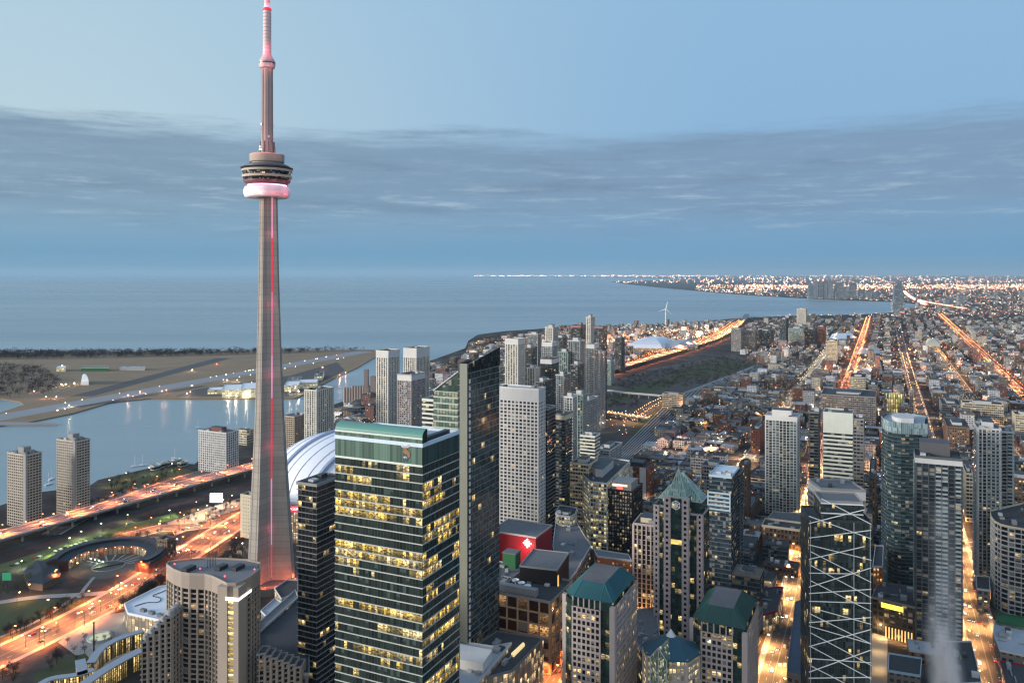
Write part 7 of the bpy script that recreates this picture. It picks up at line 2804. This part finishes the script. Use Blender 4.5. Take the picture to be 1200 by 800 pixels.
far_lamps(EXPRESS, 38, 1150, 4300, (-13, 13), 0, 420000, EZ + 9)
far_lamps(FARSHORE_RD, 42, 1500, 4300, (-8, 8), 0, 200000)
far_lamps(AVENUE, 36, 1150, 5200, (-9, 9), 0, 160000)
far_lamps(EAST_ST, 45, 1000, 2600, (-7, 7), 1, 40000)
far_lamps(QUEEN, 36, 1500, 6000, (-9, 9), 0, 190000)
BAYRD = smooth([gp(1084, 358), gp(1070, 351), gp(1063, 346), gp(1060, 342)]), smooth([gp(1072, 352), gp(1090, 356), gp(1110, 359), gp(1130, 363)])
far_lamps(BAYRD[0], 90, 4000, 12000, (-12, 0, 12), 3, 260000, 10, 3, .8)
far_lamps(BAYRD[1], 70, 4000, 12000, (-12, 12), 3, 200000, 10, 3, .8)
BRIDGE = [gp(700, 486), gp(722, 490), gp(760, 495)]
BRIDGE2 = [gp(706, 461), gp(740, 465), gp(775, 468)]
for B, lab in ((BRIDGE, 'concrete rail bridge lined with bright yellowish lamps'), (BRIDGE2, 'thin dark bridge over the tracks farther out than the lamp-lined one')):
    T = Thing('road_bridge', lab, 'bridge', (*B[0], 0))
    T.part('deck', strip(B, 12, 8, ASPHALT, 'deck', z0=6.6), CONC_ROAD)
    for s_ in (1, -1):
        T.part('parapet', strip(B, .4, 9.2, PALE, 'p', z0=7.9, shift=s_ * 5.8), PALE)
    for p, d in along(B, 22, 6):
        m = MB()
        m.obox(tuple(p), .8, 5, 0, 6.6, (d.x, d.y))
        T.part('pier', m, GREY)
far_lamps(BRIDGE, 8, 500, 3000, (-6, 6), 1, 16000, 10, 2, .5)
far_lamps([gp(736, 499), gp(764, 479), gp(792, 465)], 16, 500, 3000, (-8, 8), 1, 22000, 9, 2, .5)
far_lamps([gp(680, 512), gp(690, 497), gp(702, 487)], 14, 500, 3000, (-6, 6), 1, 16000, 9, 2, .5)
for a in NS:
    far_lamps([grid(a, -420), grid(a, 250)], 55, 900, 3600, (5,), RNG.choice((0, 1, 1, 2)), 45000, 8, 1, .36)
for b in (-170, 180):
    far_lamps([grid(900, b), grid(3600, b + 12)], 60, 900, 3600, (5,), RNG.choice((1, 2)), 45000, 8, 1, .36)
# lots, yards and shop fronts scattered through the blocks
for poly, n, ws in (([(545, 425), (562, 398), (700, 386), (870, 382), (850, 394), (705, 430)], 260, 90000), ([(700, 405), (740, 392), (860, 384), (850, 394), (800, 408)], 200, 260000), ([(760, 510), (850, 470), (960, 440), (1200, 440), (1200, 560), (900, 600), (760, 560)], 380, 16000), ([(960, 398), (1040, 373), (1240, 373), (1240, 450), (960, 440)], 520, 60000),
                    ([(860, 412), (905, 425), (970, 402), (960, 398)], 70, 20000), ([(700, 500), (790, 470), (800, 480), (730, 520)], 40, 5000), ([(440, 480), (500, 440), (545, 430), (580, 470), (520, 520)], 60, 12000), ([(372, 505), (392, 482), (440, 475), (440, 520)], 30, 6000)):
    P = [gp(*q) for q in poly]
    ks = [pxy(*p) for p in P]
    t = 0
    while n > 0 and t < 20000:
        t += 1
        px, py = RNG.uniform(min(k[0] for k in ks), max(k[0] for k in ks)), RNG.uniform(min(k[1] for k in ks), max(k[1] for k in ks))
        p = gp(px, py)
        if not inside(p, P):
            continue
        n -= 1
        mi = RNG.choices((0, 1, 2, 3, 4), (3, 3, 2, 4, 1.2))[0]
        fm.ball((*p, RNG.uniform(8, 15)), RNG.uniform(.28, .62) * max(1, p[1] / 1700), mi)
        if n % 6 == 0:
            point_lamp((*p, 13), [(1, .42, .15), (1, .6, .25), (1, .8, .5), (1, .45, .25), (1, .3, .15)][mi], ws, 1)
# airport lights
for px, py, mi, s in ((72, 452, 2, 1.6), (77, 452, 2, 1.6), (87, 451, 1, 2.4), (40, 460, 3, 2.2), (54, 467, 3, 1.6), (66, 467, 3, 1.6), (150, 465, 3, 1.5), (164, 461, 3, 1.5), (190, 460, 3, 1.3), (195, 459, 3, 1.3), (219, 463, 2, 1.3), (223, 461, 3, 1.3), (266, 447, 2, 1.4), (278, 447, 2, 1.2), (81, 477, 2, 1.0), (225, 435, 2, 1.2), (254, 428, 4, 1.6), (73, 430, 2, 2), (295, 450, 2, 1), (378, 432, 4, 2.4), (405, 438, 3, 1.6), (398, 441, 3, 1.4)):
    g = gp(px, py)
    fm.ball((*g, 4), s, mi)
    point_lamp((*g, 6), [(1, .4, .13), (1, .56, .22), (1, .8, .5), (1, .5, .3), (1, .2, .1)][mi], 9000, .6)
for k in range(40):
    t = RNG.random()
    g = gp(RNG.uniform(90, 420), 0.0 + 465)
    a, b = Vector(gp(20, 486)), Vector(gp(420, 414))
    p = a.lerp(b, t) + Vector((RNG.choice((-34, 34)), 0))
    fm.ball((p.x, p.y, 1.2), .9, RNG.choice((1, 2, 2, 3)))
for px in (268, 277, 289, 340, 350):
    g = gp(px, 466.5 if px < 300 else 461)
    fm.ball((*g, 5), 1.5, 2)
    point_lamp((g[0], g[1] - 3, 6), (1, .85, .6), 12000, 1)
# the carpet of lights to the horizon
for _ in range(5600):
    r = RNG.random()
    if r < .34:
        px, py = RNG.uniform(866, 1215), RNG.gauss(336.5, 1.7)
    elif r < .52:
        px, py = RNG.uniform(700, 1215), RNG.uniform(322.6, 332)
    elif r < .60:
        px, py = RNG.uniform(556, 840), RNG.gauss(323.6, .35)
    elif r < .66:
        px, py = RNG.uniform(815, 900), RNG.uniform(334, 344)
    else:
        px, py = RNG.uniform(860, 1215), 338 + 34 * RNG.random() ** 1.4
    if py < 321.6:
        continue
    p = gp(px, py)
    if not inside(p, land):
        continue
    far = p[1]
    s = far * RNG.uniform(.00014, .00036) * (1 + .6 * min(1, max(0, (far - 8000) / 16000)))
    if RNG.random() < .08:
        s *= 1.7
    warm = 330 < py < 341 or px < 860
    mi = RNG.choices((0, 1, 2, 3, 4), (2, 2.5, 3, 4, .8) if warm else (1.6, 1.6, 3, 3, .8))[0]
    fm.ball((*p, 8 + s), s, mi, .8)
tag(fm.build('distant_city_lights', fmats), kind='stuff')


# ---------------------------------------------------------------- traffic
def car_proto(paint):
    root = D.objects.new('car', None)
    COL.objects.link(root)
    m = MB()
    prof = [(-2.2, .35), (-2.25, .85), (-1.6, .95), (-1.0, 1.42), (.6, 1.45), (1.25, .98), (2.1, .85), (2.2, .35)]
    for s_ in (-.88, .88):
        P = [(x, s_, z) for x, z in prof]
        m.poly(P if s_ < 0 else P[::-1])
    for (x0, z0), (x1, z1) in zip(prof, prof[1:] + prof[:1]):
        m.poly([(x0, -.88, z0), (x0, .88, z0), (x1, .88, z1), (x1, -.88, z1)])
    m.build('body', paint, root)
    for s_ in (-.62, .62):
        m = MB()
        m.obox((2.2, s_), .06, .2, .6, .8)
        m.build('headlight', lit('headlight', (1, .93, .78), 14), root)
        m = MB()
        m.obox((-2.24, s_), .06, .2, .62, .84)
        m.build('tail_light', lit('tail_light', (1, .04, .03), 10), root)
        for x in (-1.35, 1.35):
            m = MB()
            m.tube((x, s_ * 1.3, .33), (x, s_ * 1.3 + .16 * (1 if s_ > 0 else -1), .33), .33, .33, 10)
            m.build('wheel', BLACKM, root)
    return root


CARP = [car_proto(plain('car_' + n, c, .35, .03)) for n, c in (('silver', (.35, .36, .37)), ('black', (.02, .02, .022)), ('white', (.65, .65, .65)), ('red', (.25, .02, .02)))]
DIMLAMP = {}
for ch in CARP[0].children:
    q = ch.name.split('.')[0]
    if q in ('headlight', 'tail_light') and q not in DIMLAMP:
        me = ch.data.copy()
        me.materials.clear()
        me.materials.append(UNIT if q == 'headlight' else RED)
        DIMLAMP[q] = me
CARN = ['silver', 'black', 'white', 'red']
cu = set()
for pts, z, offs, gap, ymax, where in ((EXPRESS, EZ + .03, (-9, -5.4, 5.4, 9), 34, 1150, 'on the elevated expressway'), (LOWER, .09, (-8, -4, 4, 8), 46, 900, 'on the wide boulevard'), (AVENUE, .09, (-5, -2, 2, 5), 30, 1000, 'on the glowing avenue'), (EAST_ST, .09, (-5, -2, 2, 5), 34, 900, 'on the second street')):
    for p, d in along(pts, gap, 3):
        px, py = pxy(p.x, p.y)
        if p.y > ymax or not -20 < px < 1220 or py > 830:
            continue
        for o in offs:
            if RNG.random() < .30:
                continue
            k = RNG.choices(range(4), (4, 4, 3, 1))[0]
            c = CARP[k] if k not in cu else copy_tree(CARP[k])
            cu.add(k)
            q = p + Vector((-d.y, d.x)) * o + d * RNG.uniform(-9, 9)
            c.location = (q.x, q.y, z)
            c.rotation_euler = (0, 0, math.atan2(d.y, d.x) + (0 if o < 0 else pi))
            tag(c, f'{CARN[k]} car {"driving away" if o < 0 else "coming nearer"} {where}', 'car', f'{CARN[k]} cars {"driving away" if o < 0 else "coming nearer"} {where}')


# parked cars in the open lots by the expressway
for px0, py0, px1, py1, n, where in ((112, 588, 188, 563, 16, 'parked in the lot by the harbour'), (120, 592, 200, 566, 14, 'parked in the lot by the harbour'), (212, 622, 262, 602, 10, 'parked on the paved yard behind the cross street'), (146, 639, 182, 630, 8, 'parked behind the engine shed'), (10, 664, 120, 628, 18, 'parked on the verge beneath the expressway')):
    A, B = Vector(gp(px0, py0)), Vector(gp(px1, py1))
    d = (B - A).normalized()
    for i in range(n):
        if RNG.random() < .2:
            continue
        k = RNG.choices(range(4), (4, 4, 3, 1))[0]
        c = copy_tree(CARP[k])
        q = A.lerp(B, (i + .5) / n)
        c.location = (q.x, q.y, .06)
        c.rotation_euler = (0, 0, math.atan2(d.y, d.x) + pi / 2)
        for ch in c.children:
            if ch.name.startswith(('headlight', 'tail_light')):
                ch.data = DIMLAMP[ch.name.split('.')[0]]
        tag(c, f'{CARN[k]} car {where}', 'car', f'{CARN[k]} cars {where}')


# ---------------------------------------------------------------- steam and air
def steam():
    x, y = (1106 - CX) / F * 478, 478
    m = MB()
    prof = [(9.0, 8), (11.5, 25), (13, 45), (14.5, 70), (15, 95), (12, 118), (7, 130), (.3, 134)]
    for (r0, z0), (r1, z1) in zip(prof, prof[1:]):
        for k in range(20):
            a0, a1 = k * pi / 10, (k + 1) * pi / 10
            w = lambda z: 1.6 * sin(z * .09)
            m.poly([(x + w(z0) + r0 * cos(a0), y + r0 * sin(a0), z0), (x + w(z0) + r0 * cos(a1), y + r0 * sin(a1), z0), (x + w(z1) + r1 * cos(a1), y + r1 * sin(a1), z1), (x + w(z1) + r1 * cos(a0), y + r1 * sin(a0), z1)])
    m.flat([(x + w(8) + 8 * cos(k * pi / 10), y + 8 * sin(k * pi / 10)) for k in range(20)], 8, flip=True)
    mt = D.materials.new('steam')
    mt.use_nodes = True
    t = NT(mt.node_tree)
    t.n.clear()
    out = t.add('ShaderNodeOutputMaterial')
    v = t.add('ShaderNodeVolumePrincipled')
    geo = t.add('ShaderNodeNewGeometry').outputs['Position']
    px, py, pz = t.sep(geo)
    wob = t.math('MULTIPLY', t.math('SINE', t.math('MULTIPLY', pz, .09)), 1.6)
    dx = t.math('SUBTRACT', t.math('SUBTRACT', px, x), wob)
    dy = t.math('SUBTRACT', py, y)
    r = t.math('SQRT', t.math('ADD', t.math('MULTIPLY', dx, dx), t.math('MULTIPLY', dy, dy)))
    n = t.noise(t.comb(px, py, t.math('MULTIPLY', pz, .35)), .16, 3, .6)
    core = t.math('SUBTRACT', 1.0, t.step(t.math('ADD', r, t.math('MULTIPLY', n, 6)), 2.0, 15.0))
    fade = t.math('SUBTRACT', 1.0, t.step(pz, 10, 112))
    dens = t.math('MULTIPLY', core, t.math('ADD', .018, t.math('MULTIPLY', t.math('MULTIPLY', fade, fade), .42)))
    t.l.new(t.math('MULTIPLY', dens, t.math('ADD', .12, t.math('MULTIPLY', t.step(n, .35, .7), 1.4))), v.inputs['Density'])
    v.inputs['Color'].default_value = (.98, .97, .98, 1)
    v.inputs['Anisotropy'].default_value = .2
    t.l.new(v.outputs[0], out.inputs['Volume'])
    mt.cycles.volume_step_rate = 1.0
    o = m.build('steam', mt)
    tag(o, kind='stuff')


steam()

HAZE_DENSITY = 2.1e-5
if HAZE_DENSITY:
    m = MB()
    m.prism([(-112000, -900), (132000, -900), (132000, 126500), (-112000, 126500)], -6, 575, bottom=True)
    mt = D.materials.new('haze')
    mt.use_nodes = True
    t = NT(mt.node_tree)
    t.n.clear()
    out = t.add('ShaderNodeOutputMaterial')
    v = t.add('ShaderNodeVolumePrincipled')
    v.inputs['Density'].default_value = HAZE_DENSITY
    v.inputs['Color'].default_value = (.36, .53, .66, 1)
    t.l.new(v.outputs[0], out.inputs['Volume'])
    tag(m.build('haze', mt), kind='stuff')
